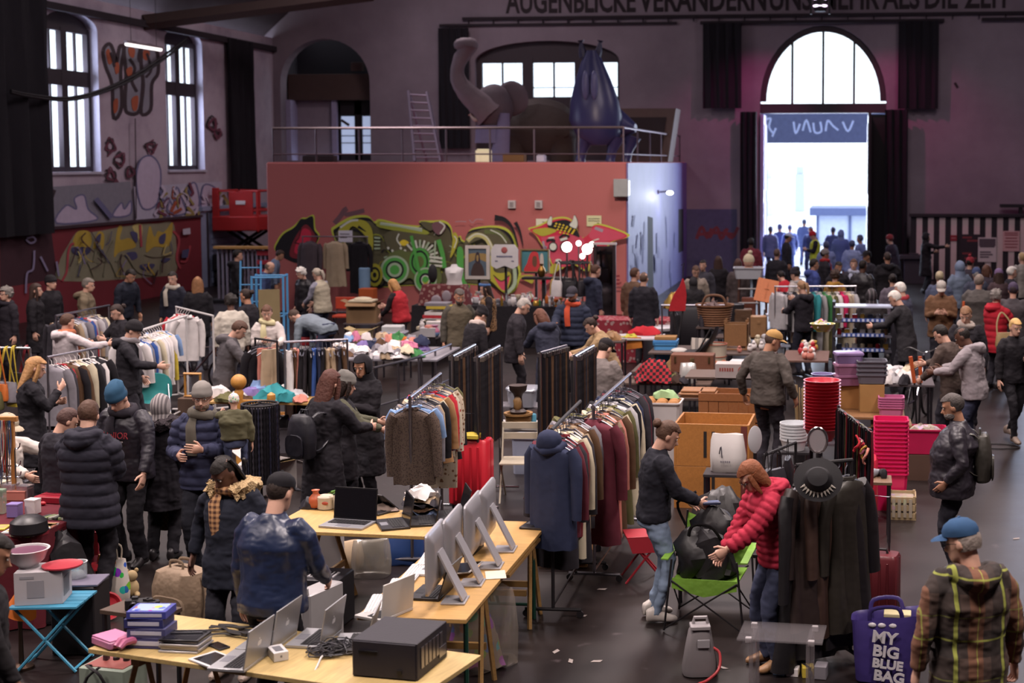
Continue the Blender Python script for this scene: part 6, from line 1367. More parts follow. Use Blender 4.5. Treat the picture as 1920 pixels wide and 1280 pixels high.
# ---- lower left corner: blue folding table with kitchen things
pb=gp(100,1122,.52);zb=.52
t=thing('folding_table','small bright blue folding table with crossed legs at lower left','table',(pb.x,pb.y,0),.15);bl=mat('3f87a6',.45)
q=MB()
for k in range(5):q.box((0,-.17+k*.085,zb-.01),(.50,.075,.018),b=.2)
q.build('tabletop',bl,t)
for y in(-.17,.17):
 for s in(-1,1):q=MB();q.tube([(s*.22,y,zb-.02),(-s*.22,y,0.01)],.012,6);q.build('leg',bl,t)
for s in(-1,1):q=MB();q.tube([(s*.21,-.17,.03),(s*.21,.17,.03)],.01,6);q.build('crossbar',bl,t)
p=gp(78,1126,zb);t=thing('appliance_box','white printed appliance box on the blue folding table','box',(p.x,p.y+.03,zb),.28);zt=zb+.25
q=MB();q.box((0,0,.125),(.34,.27,.25),b=.02);q.build('carton',mat('a9a4a8',.7),t);q=MB();q.box((.171,-.02,.12),(.002,.16,.14),mi=0);q.box((-.02,-.136,.12),(.12,.002,.13),mi=1);q.box((-.08,-.136,.21),(.1,.002,.02),mi=1);q.build('printed_panel',[mat('76757a',.6),mat('8b898f',.6)],t)
q=m_bowl(.15,.14,.012,.42);o=put(q,'mixing_bowl',mat('bdb9bb',.3),'large white mixing bowl with purple inside','on the white appliance box','bowl',gp(52,1062,zt));q=MB();q.lathe([(.136,.128),(.118,.06),(.06,.022),(.01,.02)],n=24);q.build('lining',mat('5a2a44',.4),o)
q=MB();q.lathe([(.13,0),(.145,.012),(.145,.022),(.13,.018),(.02,.02)],n=28);put(q,'plastic_lid',plastic('a3303c'),'round red plastic lid','leaning on the white appliance box beside the bowl','lid',gp(110,1062,zt)+V((.03,0,0)))  # red plastic lid
q=MB();q.lathe([(.13,0),(.15,.02),(.14,.1),(.09,.14),(.02,.15)],n=24);put(q,'black_pot',mat('1c1a1e',.4),'black upturned pot','behind the white mixing bowl at lower left','pot',gp(80,1008,.8))
p=gp(38,1175,.32);t=thing('table_lamp','tilted orange lampshade on a small lamp, lower left corner','lamp',(p.x,p.y,0),0)
ax=M.Rotation(.35,3,'Y');q=MB();q.lathe([(.075,.16),(.118,0),(.112,.002),(.07,.158)],(0,0,.42),24,axis=ax);q.build('lamp_shade',mat('b85f22',.6,emit=.12),t);q=MB();q.lathe([(.09,0),(.09,.02),(.02,.04),(.015,.3),(.02,.42)],n=14);q.build('base',metalm('5a4a40',.4),t)
p=gp(150,1088,.55);q=MB();q.box((0,0,.27),(.34,.30,.54),b=.06);put(q,'black_stool_box',M_blk,'black upholstered box stool','right of the blue folding table','stool',(p.x,p.y,0),.1);q=MB();q.box((0,0,.008),(.36,.30,.016),b=.3);put(q,'seat_board',mat('5f5a6c',.6),'flat grey-violet board','on the black box stool','board',(p.x,p.y,.541),.2)
p=gp(146,1082,.56);t=thing('glass_jar','round glass jar with white rim on the grey-violet board','jar',(p.x,p.y,.558));q=MB();q.lathe([(.065,0),(.07,.01),(.07,.12),(.064,.12),(.064,.012)],n=20);q.build('glass',glassm('c5d0d6',.35,.05),t);q=MB();q.lathe([(.072,.118),(.076,.13),(.066,.13),(.066,.118)],n=20,cap=False);q.build('rim',plastic('b9b9bd'),t);q=m_heap(.11,.11,.05,3);q.build('contents',mat('a9b0a8',.7),t)
p=gp(96,1040,.55);tag(m_heap(.55,.45,.75,21).build('black_coat_heap',leather('1b191d'),None,(p.x+.02,p.y+.08,0)),'heap of black bags and coats behind the white mixing bowl','bag')
p=gp(128,1040,.5);t=thing('plastic_chair','red plastic chair back behind the glass jar','chair',(p.x,p.y+.25,0),.4);t.scale=(.8,.8,.8);q=MB();q.box((0,.14,.62),(.26,.02,.26),b=.4);q.build('backrest',plastic('8a242e'),t);q=MB();q.box((0,0,.40),(.32,.3,.025),b=.3);q.build('seat',plastic('a32a34'),t)
for x in(-1,1):
 for y in(-1,1):q=MB();q.tube([(x*.14,y*.13,.39),(x*.15,y*.14,0)],.011,6);q.build('leg',metalm('77747a'),t)
p=gp(212,1128,0);t=thing('shopping_bag','white shopping bag printed with strawberries and fruit, on the floor at left','bag',(p.x,p.y,0),-.35);m_bag(.34,.16,.40,31).build('bag_body',pattern('multi','c4bcb4','b0303c',11,.6,'xz',.42),t)
for s in(-1,1):strap(t,[(-.09,s*.02,.38),(-.08,s*.03,.5),(.08,s*.03,.5),(.09,s*.02,.38)],.011,mat('b9ae9f'))
q=m_bowl(.11,.07);o=put(q,'plastic_bowl',plastic('a02430'),'red plastic bowl tipped on its side','on the floor beside the strawberry bag','bowl',gp(200,1158,0)+V((0,0,.09)));o.rotation_euler=(1.1,.3,.5)
p=gp(248,1118,0);t=thing('plush_toy','small beige plush toy sitting beside the strawberry bag','toy',(p.x,p.y,0),.5)
q=MB();q.ell((0,0,.08),(.06,.05,.08));q.ell((0,-.01,.19),(.05,.045,.05));q.ell((-.04,-.05,.03),(.025,.05,.025));q.ell((.04,-.05,.03),(.025,.05,.025));q.build('body',cloth('a8926e'),t)
for x in(-1,1):q=MB();q.ell((x*.04,0,.235),(.018,.012,.02));q.build('ear',cloth('a8926e'),t)
p=gp(330,1190,0);t=thing('travel_bag','large brown soft travel bag with top handle standing on the floor','suitcase',(p.x,p.y+.12,0),-.35);m=mat('7d6a57',.7,var=.15,bump=.4,bscale=20)
q=MB();q.rings([((0,0,.02),(1,0,0),(0,1,0),.21,.14),((0,0,.05),(1,0,0),(0,1,0),.23,.16),((0,0,.38),(1,0,0),(0,1,0),.23,.16),((0,0,.50),(1,0,0),(0,1,0),.20,.13),((0,0,.53),(1,0,0),(0,1,0),.13,.09)],24,pw=.5);q.build('body',m,t)
q=MB();q.rings([((0,-.15,.1),(1,0,0),(0,0,1),.14,.02),((0,-.168,.2),(1,0,0),(0,0,1),.17,.12),((0,-.14,.2),(1,0,0),(0,0,1),.18,.14)],18,pw=.5);q.build('front_pocket',m,t)
strap(t,[(-.07,-.05,.525),(-.06,-.05,.585),(.06,-.05,.585),(.07,-.05,.525)],.014,m);strap(t,[(-.07,.05,.525),(-.06,.05,.58),(.06,.05,.58),(.07,.05,.525)],.014,m)
q=MB();q.tube(sm([(-.23,-.02,.1),(-.24,0,.3),(-.2,0,.47),(0,0,.538),(.2,0,.47),(.24,0,.3),(.23,-.02,.1)]),.007,5);q.build('zip',mat('4a3c30'),t)
for k,(px,py) in enumerate(((262,1150),(252,1142),(278,1146))):
 t=thing('film_camera','','camera',gp(px,py,.77)*1.0,.3*k);t.location.z=.762
 q=MB();q.box((0,0,.04),(.13,.05,.075),b=.2);q.box((0,.0,.085),(.04,.04,.02));q.build('body',M_blk,t);q=MB();q.lathe([(.034,0),(.034,.03),(.028,.05),(.024,.045)],(0,-.025,.04),16,axis=M.Rotation(PI/2,3,'X'));q.build('lens',metalm('3a383e'),t)
 ITEMS.append((t,'black film camera','on the board behind the blue boxed games',px,'black cameras'))
pz=gp(262,1146,.74);table('narrow dark bench carrying black cameras behind the blue boxed games',(pz.x,pz.y+.02),.5,.24,a1,.755,mat('4a3a30',.6),'metal')
# ================================================================ RIGHT FOREGROUND
# ---- green camping chair with a black bag
p=gp(1325,1175,0);t=thing('camping_chair','lime green folding camping chair with black crossed legs','chair',(p.x+.02,p.y+.1,0),-.1)
gm_=mat('6f9a35',.55,var=.15,bump=.3,bscale=20);fr=M_blk;w=.27
def cl(pts,nm,m=gm_):q=MB();q.ext(pts,(0,0,-.01));return q.build(nm,m,t)
q=MB();n=9;vs=[];fs=[]
for j in range(n):
 for i in range(n):
  x=-w+2*w*i/(n-1);y=-.24+.48*j/(n-1);vs.append((x,y,.42-.06*(1-(x/w)**2)*(1-(y/.24)**2)))
for j in range(n-1):
 for i in range(n-1):a=j*n+i;fs.append((a,a+1,a+n+1,a+n))
q.add(vs,fs);q.add([V(v)-V((0,0,.012)) for v in vs],[f[::-1] for f in fs]);q.build('seat',gm_,t)
q=MB();vs=[(-w+2*w*i/8,.26+.10*j/5-.05*(1-((i-4)/4)**2),.44+.40*j/5-(.04 if j==5 else 0)*(1-((i-4)/4)**2)) for j in range(6) for i in range(9)];fs=[(j*9+i,j*9+i+1,j*9+i+10,j*9+i+9) for j in range(5) for i in range(8)]
q.add(vs,fs);q.add([V(v)+V((0,.012,0)) for v in vs],[f[::-1] for f in fs]);q.build('backrest',gm_,t)
for s in(-1,1):cl([(s*.30,-.26,.60),(s*.36,-.26,.60),(s*.35,.30,.62),(s*.29,.30,.62)],'armrest')
q=MB();q.ext([(-.27,-.25,.44),(.27,-.25,.44),(.27,-.26,.36),(0,-.27,.30),(-.27,-.26,.36)],(0,.008,0));q.build('front_flap',gm_,t)
for a,b in(((-w,-.26,.60),(-w-.06,-.28,.01)),((w,-.26,.60),(w+.06,-.28,.01)),((-w,.36,.86),(-w-.06,.28,.01)),((w,.36,.86),(w+.06,.28,.01))):q=MB();q.tube([a,b],.009,6);q.build('leg',fr,t)
for a,b in(((-w,-.26,.42),(w+.05,-.28,.03)),((w,-.26,.42),(-w-.05,-.28,.03)),((-w,.3,.42),(w+.05,.28,.03)),((w,.3,.42),(-w-.05,.28,.03)),((-w,-.26,.42),(-w-.05,.28,.03)),((w,-.26,.42),(w+.05,.28,.03))):q=MB();q.tube([a,b],.007,6);q.build('crossbar',fr,t)
cc=t.location
t2=thing('shoulder_bag','big black shoulder bag lying open on the green camping chair','bag',(cc.x-.02,cc.y+.02,.40),-.1);q=m_heap(.50,.40,.42,6,26);i0=len(q.v);q.ell((.02,.1,.34),(.19,.13,.2),16,10);q.ell((-.08,-.06,.2),(.19,.14,.19),16,10);q.jig(.06,7,3,i0);q.jig(.02,22,5);q.build('bag_body',leather('1f1d20'),t2);strap(t2,[(-.15,-.1,.3),(-.1,-.17,.45),(.05,-.18,.46),(.14,-.1,.32)],.014,M_blk);strap(t2,[(-.2,.05,.4),(-.26,.0,.6),(-.1,.0,.7)],.012,M_blk)
p=gp(1335,960,.85);tag(m_heap(.62,.45,.5,41).build('coat_heap',leather('221f21'),None,(cc.x+.02,cc.y+.75,.45)),'heap of dark leather coats behind the green camping chair','clothing')
table('low dark bench under the heap of dark leather coats',(cc.x+.02,cc.y+.75),.75,.5,0,.45,mat('2a2426'),'metal')
p,d=handpos('jeans',1);q=MB();q.box((0,0,0),(.15,.085,.02),b=.3,mi=0);q.box((0,0,.011),(.13,.07,.002),mi=1);tag(q.build('phone_case',[mat('2a3048',.4),mat('46506e',.3)],None,tuple(p+V((.03,0,.03))),.3),'dark blue tablet held by the person in light jeans','tablet')
# ---- grey vacuum-like device with red cable
p=gp(1312,1262,0);t=thing('wet_vacuum','grey portable vacuum cleaner with carry handle and red hose on the floor','appliance',(p.x,p.y,0),.2)
q=MB();q.rings([((0,0,.01),(1,0,0),(0,1,0),.13,.11),((0,0,.05),(1,0,0),(0,1,0),.135,.115),((0,0,.2),(1,0,0),(0,1,0),.11,.1),((0,0,.33),(1,0,0),(0,1,0),.085,.08),((0,0,.36),(1,0,0),(0,1,0),.07,.065)],20,pw=.6);q.build('housing',mat('6f6a6c',.4),t)
q=MB();q.box((0,-.02,.37),(.15,.13,.03),b=.3);q.tube([(-.05,0,.38),(-.04,0,.43),(.05,0,.43),(.06,0,.38)],.014,6);q.build('handle',mat('8b8688',.4),t)
q=MB();q.box((.02,-.1,.26),(.09,.02,.06),b=.2);q.build('switch_panel',mat('8f8c90',.4),t)
q=MB();q.tube(sm([(.08,-.05,.22),(.14,-.08,.18),(.13,-.14,.08),(.04,-.2,.02),(-.03,-.26,.015),(-.05,-.36,.015),(.05,-.45,.015)]),.011,8);q.build('hose',mat('a03438',.45),t)
# ---- acrylic side table
p=gp(1467,1134,.70);t=thing('acrylic_table','clear acrylic side table with chromed corner fittings','table',(p.x,p.y,0),-.06);g=glassm('c9c2c6',.07,.06)
q=MB();q.box((0,0,.5),(.60,.40,.012),b=.1);q.build('tabletop',g,t)
for x in(-1,1):
 q=MB();q.box((x*.2,0,.25),(.03,.38,.49),b=.1);q.build('leg_panel',g,t)
 for y in(-1,1):
  q=MB();q.box((x*.22,y*.16,.49),(.045,.035,.04),b=.2);q.build('corner_fitting',plastic('9b9698'),t);q=MB();q.tube([(x*.2,y*.18,0),(x*.2,y*.18,.48)],.014,6);q.build('leg_rod',glassm('b5aeb2',.15,.1),t)
p=gp(1425,1235,0);t=thing('tripod','folded grey aluminium camera tripod on the floor under the acrylic table','tripod',(p.x,p.y,0),.4)
for k in range(3):q=MB();q.tube([(.03*k,0,.02),(.02*k-.02,.1+.03*k,.24),(.03*k,.2,.40)],[.012,.014,.016],6);q.build('leg',metalm('8a878c',.4),t)
q=MB();q.box((.03,.22,.42),(.07,.06,.06),b=.3);q.build('head',M_blk,t)
p=gp(1500,1225,0);t=thing('hacksaw','hacksaw with blue frame and orange blade guard on the floor','saw',(p.x,p.y,0),-.1);q=MB();q.tube([(-.16,0,.02),(-.16,0,.13),(.18,0,.12),(.18,0,.02)],.012,6);q.build('frame',metalm('8d8a92'),t);q=MB();q.box((-.1,0,.03),(.16,.03,.05),b=.3);q.build('handle',mat('a8602e'),t);q=MB();q.box((-.16,.01,.08),(.03,.03,.12),b=.3);q.build('grip',mat('33548a'),t)
p=gp(1450,1178,0);q=MB();q.tube([(-.1,0,.008),(.09,0,.008)],.006,6);q.tube([(.09,0,.008),(.11,0,.008)],[.006,.001],6);tag(q.build('pencil',mat('b09a3a'),None,tuple(p),-.2),'yellow pencil lying on the dark floor beside the acrylic table','pencil')
p=gp(1500,1262,0)
for k,(cn,dx) in enumerate((('light blue',0),('white',.09),('yellow',.2),('grey',.3))):q=MB();q.box((0,0,.02+.01*k),(.09,.12,.04+.02*k),b=.1);put(q,'small_box',mat(C[cn],.6),f'small {cn} box','on the floor below the acrylic table','box',(p.x-.14+dx,p.y-.02*k,0),R.uniform(-.5,.5))
p=gp(1530,1140,0);q=MB();q.tube([(-.05,0,.02),(.16,.5,.5)],.014,6);q.box((-.06,-.02,.012),(.06,.06,.022));tag(q.build('metal_strut',metalm('8a8588',.4),None,(p.x-.05,p.y,0),0),'slanting grey metal strut leaning below the leather coats','strut')
# ---- rack of leather coats with a black brimmed hat hung in front
A=gp(1492,872,1.56);B=gp(1598,862,1.56);
t,_=rack('black rail packed with leather coats behind the red trolley suitcase','on the leather coat rail',A,B,1.56,[('coat','black',leather('1a181b'),'leather coat'),('coat','dark brown',leather('2c2220'),'leather coat'),('coat','charcoal',leather('262326'),'leather coat'),('coat','brown',leather('3b2a24'),'leather coat'),('coat','black',leather('1c191c'),'leather coat'),('coat','olive',leather('28241f'),'leather coat')],M_blk,.11,.06,hz=-1.15,sc=1.2,grp='leather coats on the rail')
p=gp(1536,872,1.56);t=thing('brimmed_hat','black hat decorated with a row of white teeth, hung before the leather coats','hat',(p.x,p.y-.32,1.52),0);t.scale=(.88,.88,.88)
Q=M.Rotation(1.15,3,'X');q=MB();q.lathe([(.20,0),(.205,.01),(.12,.02),(.10,.1),(.085,.13),(.02,.14)],n=26,axis=Q,sq=.9);q.build('hat_body',mat('1b191d',.7),t)
for k in range(11):
 a=PI+.5+k*.215;q=MB();q.tube([Q@V((.12*math.cos(a),.108*math.sin(a),.025)),Q@V((.165*math.cos(a),.15*math.sin(a),.022))],[.013,.003],6);q.build('tooth',mat('b9b2a8',.4),t)
p=gp(1533,825,1.6);t=thing('round_mirror','small round hand mirror hanging above the black hat','mirror',(p.x,p.y,1.6));q=MB();q.tube([(.075*math.cos(i*PI/10),0,.10*math.sin(i*PI/10)) for i in range(20)],.012,6,close=True);q.build('frame',metalm('c0bcbc',.2),t);q=MB();q.rings([((0,-.004,0),(1,0,0),(0,0,1),.07,.095),((0,.004,0),(1,0,0),(0,0,1),.07,.095)],20);q.build('glass',mat('a5a0a4',.4,.3,var=0),t)
q=MB();q.tube([(0,0,-.10),(0,0,-.6),(0,.05,-1.6)],.012,6);q.build('stand_rod',M_blk,t)
A=gp(1432,842,1.55);B=gp(1492,818,1.55);t=thing('bag_stand','black stand hung with handbags left of the toothed hat','stand',((A.x+B.x)/2,(A.y+B.y)/2,0),math.atan2(B.y-A.y,B.x-A.x))
L=(B-A).length;q=MB();q.tube([(-L/2,0,1.5),(L/2,0,1.5)],.012,6);q.build('rail',M_blk,t)
for s in(-1,1):q=MB();q.tube([(s*L/2,0,1.5),(s*L/2,0,.05)],.012,6);q.tube([(s*L/2,-.2,.03),(s*L/2,.2,.03)],.014,6);q.build('upright',M_blk,t)
for k,(f,dz,w,h,cn) in enumerate(((.08,.0,.26,.24,'black'),(.4,-.02,.22,.2,'charcoal'),(.75,.03,.28,.26,'black'),(.25,-.42,.26,.2,'dark brown'),(.62,-.45,.24,.22,'black'))):
 pp=A.lerp(B,f);b=thing('handbag','','handbag',(pp.x,pp.y-.06,1.5-.12-h+dz),t.rotation_euler.z+R.uniform(-.4,.4));m_handbag(w,.11,h).build('bag_body',leather(C[cn]),b);strap(b,[(-w*.3,0,h*.95),(-w*.2,0,h+.13),(w*.2,0,h+.13),(w*.3,0,h*.95)],.008,M_blk);q=MB();q.box((0,-.06,h*.6),(.04,.012,.03),b=.3);q.build('clasp',metalm('b8b0a0',.2),b)
 ITEMS.append((b,f'{cn} leather handbag','on the black bag stand',1430+f*60,'handbags on the stand'))
# ---- red trolley suitcase, purple bag
p=gp(1645,1170,0);trolley('dark red trolley suitcase with raised handle below the leather coats',(p.x,p.y+.02,0),-.2,.36,.24,.60,'5e2228',.46)
p=gp(1662,1284,0);t=thing('shopper_bag','big purple shopper bag printed MY BIG BLUE BAG','bag',(p.x,p.y+.12,0),-.05);hb=.50
q=MB();q.rings([((0,0,.0),(1,0,0),(0,1,0),.17,.13),((0,0,.02),(1,0,0),(0,1,0),.19,.15),((0,-.0,.25),(1,0,0),(0,1,0),.205,.16),((.01,0,.45),(1,0,.1),(0,1,0),.22,.15),((.015,.0,hb),(1,0,.16),(0,1,0),.235,.14),((.015,.0,hb-.03),(1,0,.16),(0,1,0),.21,.12),((0,0,.3),(1,0,0),(0,1,0),.18,.12)],28,pw=.5,cap=True);q.xf(M.Diagonal((1.18,1,1,1)));q.jig(.014,9,5)
pm=mat('3a2f6a',.4,var=.15,bump=.3,bscale=10);q.build('bag_body',pm,t)
q=MB()
for i,(s,zz,sz) in enumerate((('MY',.37,.12),('BIG',.265,.115),('BLUE',.172,.09),('BAG',.08,.105))):text_mesh(q,s,sz,M.Translation((-.01+.012*i,-.178,zz))@M.Rotation(PI/2,4,'X')@M.Rotation(-.1,4,'Z'),.006,0,1.1,.004)
for x in(-.1,-.03,.05):q.ell((x,-.15,.455),(.03,.01,.018),8,6)
q.build('lettering',mat('c3bfc4',.5,var=0),t)
q=MB();q.box((.08,.0,hb-.0),(.2,.12,.03),b=.3);q.build('contents',mat('b5aa84',.7),t)
for s in(-1,1):strap(t,[(-.12,s*.1,hb-.05),(-.1,s*.12,hb+.06),(.08,s*.12,hb+.08),(.12,s*.1,hb-.02)],.016,pm)
# ---- crates at the right
p=gp(1692,974,0);t=thing('slatted_crate','beige slatted plastic crate on the floor with small boxes inside','crate',(p.x,p.y+.15,0),-.03);m_crate(.30,.34,.26,3).build('crate_body',mat('a48f6e',.5),t);q=MB();q.box((0,0,.12),(.26,.3,.2),b=.1)
for k in range(4):q.box((-.09+k*.06,-.176,.13),(.035,.004,.2))
q.build('contents',pattern('multi','9a8f80','8aa0a8',12,.6,'xz',.4),t)
p=gp(1690,905,.35);q=MB();q.box((0,0,.08),(.3,.3,.16),b=.05);put(q,'red_folder_box',mat('b02c44',.5),'red flat box with papers','behind the beige slatted crate','box',(p.x,p.y+.25,.26) if 0 else (p.x,p.y+.3,0),.1)
def tubstack(px,py,w,d,h,n,col,lbl,step,m=None,z=0,grp=None,noun='plastic tub',dy=.15,ribs=0):
 p=gp(px,py,z)
 for k in range(n):
  q=m_tub(w,d,h,.86,.012,ribs=ribs);tag(q.build(noun.replace(' ','_'),m or mat(col,.3,var=.03),None,(p.x,p.y+dy,z+k*step),R.uniform(-.02,.02)),f"{lbl}, {'lowest' if k==0 else 'topmost' if k==n-1 else ORD[k]+' from bottom'} of {n}",'tub',grp)
hp_=mat('c81f58',.3,var=.03,spec=.5)
tubstack(1670,958,.36,.32,.42,14,'',"bright pink plastic tub in the tall nested stack",.045,hp_,0,'stacked pink tubs')
tubstack(1672,800,.30,.24,.2,5,'',"pale pink tub in the stack behind the bright pink tubs",.03,mat('b4648c',.35),.62,'pale pink tubs',dy=.35)
c=gp(1672,800,.62);table('small side table behind the bright pink tubs',(c.x,c.y+.35),.5,.45,0,.62,wood('8a6a44'),'metal')
p=gp(1735,905,0);q=m_tub(.5,.36,.30,.9,.015);put(q,'red_tub',mat('a81e48',.35),'wide crimson tub with small goods','right of the bright pink tubs','tub',(p.x,p.y+.3,.32),.0);t=ITEMS[-1][0];q=m_heap(.42,.3,.12,4);q.xf(M.Translation((0,0,.2)));q.build('contents',pattern('multi','8f8578','a8a090',16,.6,'xz',.45),t)
q=m_carton(.48,.36,.31,0);put(q,'carton',mat('4c362c',.7),'dark brown carton','under the wide crimson tub','box',(p.x,p.y+.3,0))
p=gp(1625,985,0);q=MB();q.rings([((0,0,0),(1,0,0),(0,1,0),.11,.2),((0,0,.03),(1,0,0),(0,1,0),.12,.22),((0,0,.62),(1,0,0),(0,1,0),.12,.22),((0,0,.66),(1,0,0),(0,1,0),.1,.2)],20,pw=.4);put(q,'hard_suitcase',plastic('b3243a'),'bright red hard suitcase','standing upright behind the leather coats','suitcase',(p.x,p.y+.35,0))
t=ITEMS[-1][0];q=MB();q.tube([(0,-.08,.66),(0,-.07,.7),(0,.07,.7),(0,.08,.66)],.012,6);q.build('handle',M_blk,t)
p=gp(1640,905,.62);t=table('narrow wooden board stall with shoes beside the pink tubs',(p.x-.1,p.y+.2),.55,.35,0,.62,wood('6f5540'),'metal')
for k,(px,py,cn) in enumerate(((1620,885,'brown'),(1640,888,'silver'),(1655,893,'black'),(1605,868,'dark brown'))):
 p=gp(px,py,.625);q=MB();q.rings([((0,-.12,.02),(1,0,0),(0,0,1),.03,.03),((0,-.1,.045),(1,0,0),(0,0,1),.036,.05),((0,-.03,.04),(1,0,0),(0,0,1),.036,.045),((0,.05,.03),(1,0,0),(0,0,1),.042,.032),((0,.12,.025),(1,0,0),(0,0,1),.038,.024),((0,.145,.02),(1,0,0),(0,0,1),.014,.012)],12,pw=.8)
 put(q,'leather_shoe',leather(C[cn]),f'{cn} leather shoe','on the wooden board stall','shoe',(p.x,p.y+.06,.622),-.9+.5*k,grp='shoes on the board')
# ---- tie rail sloping to the right
A=gp(1572,768,1.62);B=gp(1632,800,1.5);t=thing('tie_rack','chrome sloping rail hung with dark ties above the shoe board','rack',((A.x+B.x)/2,(A.y+B.y)/2,0),math.atan2(B.y-A.y,B.x-A.x));Lh=math.hypot(B.x-A.x,B.y-A.y);q=MB();q.tube([(-Lh/2,0,1.62),(Lh/2,0,1.45)],.013,8);q.build('rail',pattern('stripe','b9b9c0','33333a',40,.3,'x'),t)
for s,h in((-1,1.66),(1,1.48)):q=MB();q.tube([(s*Lh/2,0,h),(s*Lh/2,0,.03)],.014,8);q.tube([(s*Lh/2,-.2,.03),(s*Lh/2,.2,.03)],.014,6);q.build('upright',metalm('77747c'),t)
def tiem(sd):
 q=MB();q.tube([(0,-.03,0),(0,0,.02),(0,.03,0),(.004,.032,-.3),(0,.03,-.62)],[.02,.02,.02,.03,.04],6,flat=.25,up=(1,0,0));q.tube([(0,-.03,0),(0,-.035,-.25),(0,-.03,-.5)],[.02,.026,.03],6,flat=.25,up=(1,0,0));q.jig(.006,12,sd);return q.mesh('necktie',cloth('777777'))
for k in range(16):
 f=(k+.5)/16;pp=A.lerp(B,f);o=mko('necktie',cached(('tie',k%3),lambda:tiem(k)),None,(pp.x,pp.y,1.62-.17*f-.0),t.rotation_euler.z+PI/2+R.uniform(-.4,.4));cn=('black','charcoal','black','dark red','black','olive')[k%6];slotmat(o,satin(C[cn]));item(o,f'{cn} necktie','on the sloping chrome tie rail','tie',1572+f*60,'neckties on the rail')
q=MB();q.lathe([(.02,0),(.05,.02),(.02,.05)],n=10);
for k in range(6):
 pp=A.lerp(B,.55+k*.08);r_=MB();r_.tube(sm([(0,0,0),(.03,-.03,-.05),(.0,-.05,-.1),(-.02,-.03,-.14)]),[.012]*13,6);r_.jig(.012,20,k);put(r_,'hair_ribbon',cloth(C[('red','pink','cream','red','gold','salmon')[k]]),f"{('red','pink','cream','red','gold','salmon')[k]} ribbon",'hung on the lower end of the tie rail','ribbon',(pp.x,pp.y-.06,1.42-.02*k),k)
# ---- nested bowls and buckets
def nested(px,py,r,h,n,step,col,lbl,z,grp,kind='bucket',dy=0,noun='bucket'):
 p=gp(px,py,z)
 for k in range(n):
  q=m_bowl(r,h,.012,.6) if kind=='bowl' else m_bucket(r,h,.8)
  tag(q.build(noun,plastic(col[k%len(col)]),None,(p.x,p.y+dy,z+k*step)),f"{lbl}, {'lowest' if k==0 else 'topmost' if k==n-1 else ORD[k]+' from bottom'} of {n}",noun.replace('_',' '),grp)
nested(1541,825,.13,.16,13,.056,['7a6f9a','867aa4'],'grey-violet plastic bowl in the tall nested stack',.40,'grey-violet bowls','bowl',noun='plastic_bowl')
nested(1541,825,.165,.12,16,.03,['b02636','a62030'],'red plastic bowl in the tall nested stack',1.24,'red bowls','bowl',noun='plastic_bowl')
p=gp(1541,825,.40);t=table('low stand carrying the tall stack of red and violet bowls',(p.x,p.y),.42,.42,0,.40,mat('4a4148'),'metal')
q=m_bowl(.15,.1);o=put(q,'salad_bowl',mat('a9a54c',.4),'yellow-green rimmed bowl','crowning the tall stack of red bowls','bowl',(p.x,p.y,1.755));q=m_heap(.24,.24,.08,5);q.xf(M.Translation((0,0,.05)));q.build('contents',pattern('multi','b8b0a8','b03a3a',14,.6,'xz',.5),o)
nested(1488,842,.15,.13,6,.035,['b9bcc0'],'white plastic tub lid stack, bucket',.62,'white buckets',noun='bucket')
p=gp(1488,842,.62);table('small black stand carrying white buckets',(p.x,p.y),.36,.36,0,.62,M_blk,'metal')
p=gp(1505,900,0);t=thing('bamboo_bundle','bundle of pale bamboo sticks standing left of the red bowls','sticks',(gp(1505,795,.62).x,gp(1505,795,.62).y+.25,0))
for k in range(14):
 x,y=R.uniform(-.1,.1),R.uniform(-.07,.07);q=MB();q.tube([(x*.6,y*.6,0),(x*1.3,y*1.3,1.02+R.uniform(-.04,.06))],.008,6);q.build('bamboo_stick',mat('b39a72',.5),t)
q=MB();q.lathe([(.12,0),(.13,.4),(.12,.41),(.11,.02)],n=18);q.build('holder',M_blk,t)
# ================================================================ LEFT STALLS
# ---- jewellery table under a red cloth
zj=.78;cj=gp(50,960,zj)
tj=table('jewellery stall table under a dark red cloth, left edge',(cj.x-.17,cj.y-.14),1.42,1.28,-.02,zj,cloth('6e1f2a'),'cloth',lm=cloth('541822'))
def onj(px,py):p=gp(px,py,zj+.006);p.z=zj+.006;return p
J='on the jewellery stall'
p=onj(44,928);t=thing('necklace_stand','tall wooden stand hung with necklaces on the jewellery stall','stand',p,.1);wm=wood('a8743e')
q=MB();q.box((.0,0,.36),(.035,.03,.72));q.build('post',wm,t);q=MB();q.box((-.06,0,.73),(.22,.04,.045));q.build('crossbar',wm,t);q=MB();q.box((0,0,.01),(.16,.14,.02));q.build('base',wm,t)
for k in range(9):
 x=-.15+k*.017;L=R.uniform(.3,.6);q=MB();q.tube(sm([(x,-.025,.72),(x-.012,-.03,.72-L*.6),(x,-.035,.72-L),(x+.014,-.03,.72-L*.6),(x+.006,-.025,.72)],False,3),.0045,5);q.jig(.004,60,k);q.build('necklace',(mat('a03c30',.4),metalm('b9a070',.3),metalm('c0c0c8',.25),mat('33507a',.4),mat('b8b0a8',.4))[k%5],t)
p=onj(72,912);t=thing('chain_stand','low silver stand hung with chains on the jewellery stall, right of the wooden stand','stand',p,.0);sm_m=metalm('b4b4bc',.22)
q=MB();q.tube([(0,0,0),(0,0,.46)],.01,6);q.lathe([(.07,0),(.07,.012),(.012,.03)],n=14);q.build('post',sm_m,t)
for z in(.46,.30,.2):q=MB();q.tube([(-.11,0,z),(.11,0,z)],.008,6);q.tube([(.11,0,z),(.13,0,z+.02),(.135,0,z+.05)],.006,6);q.build('arm',sm_m,t)
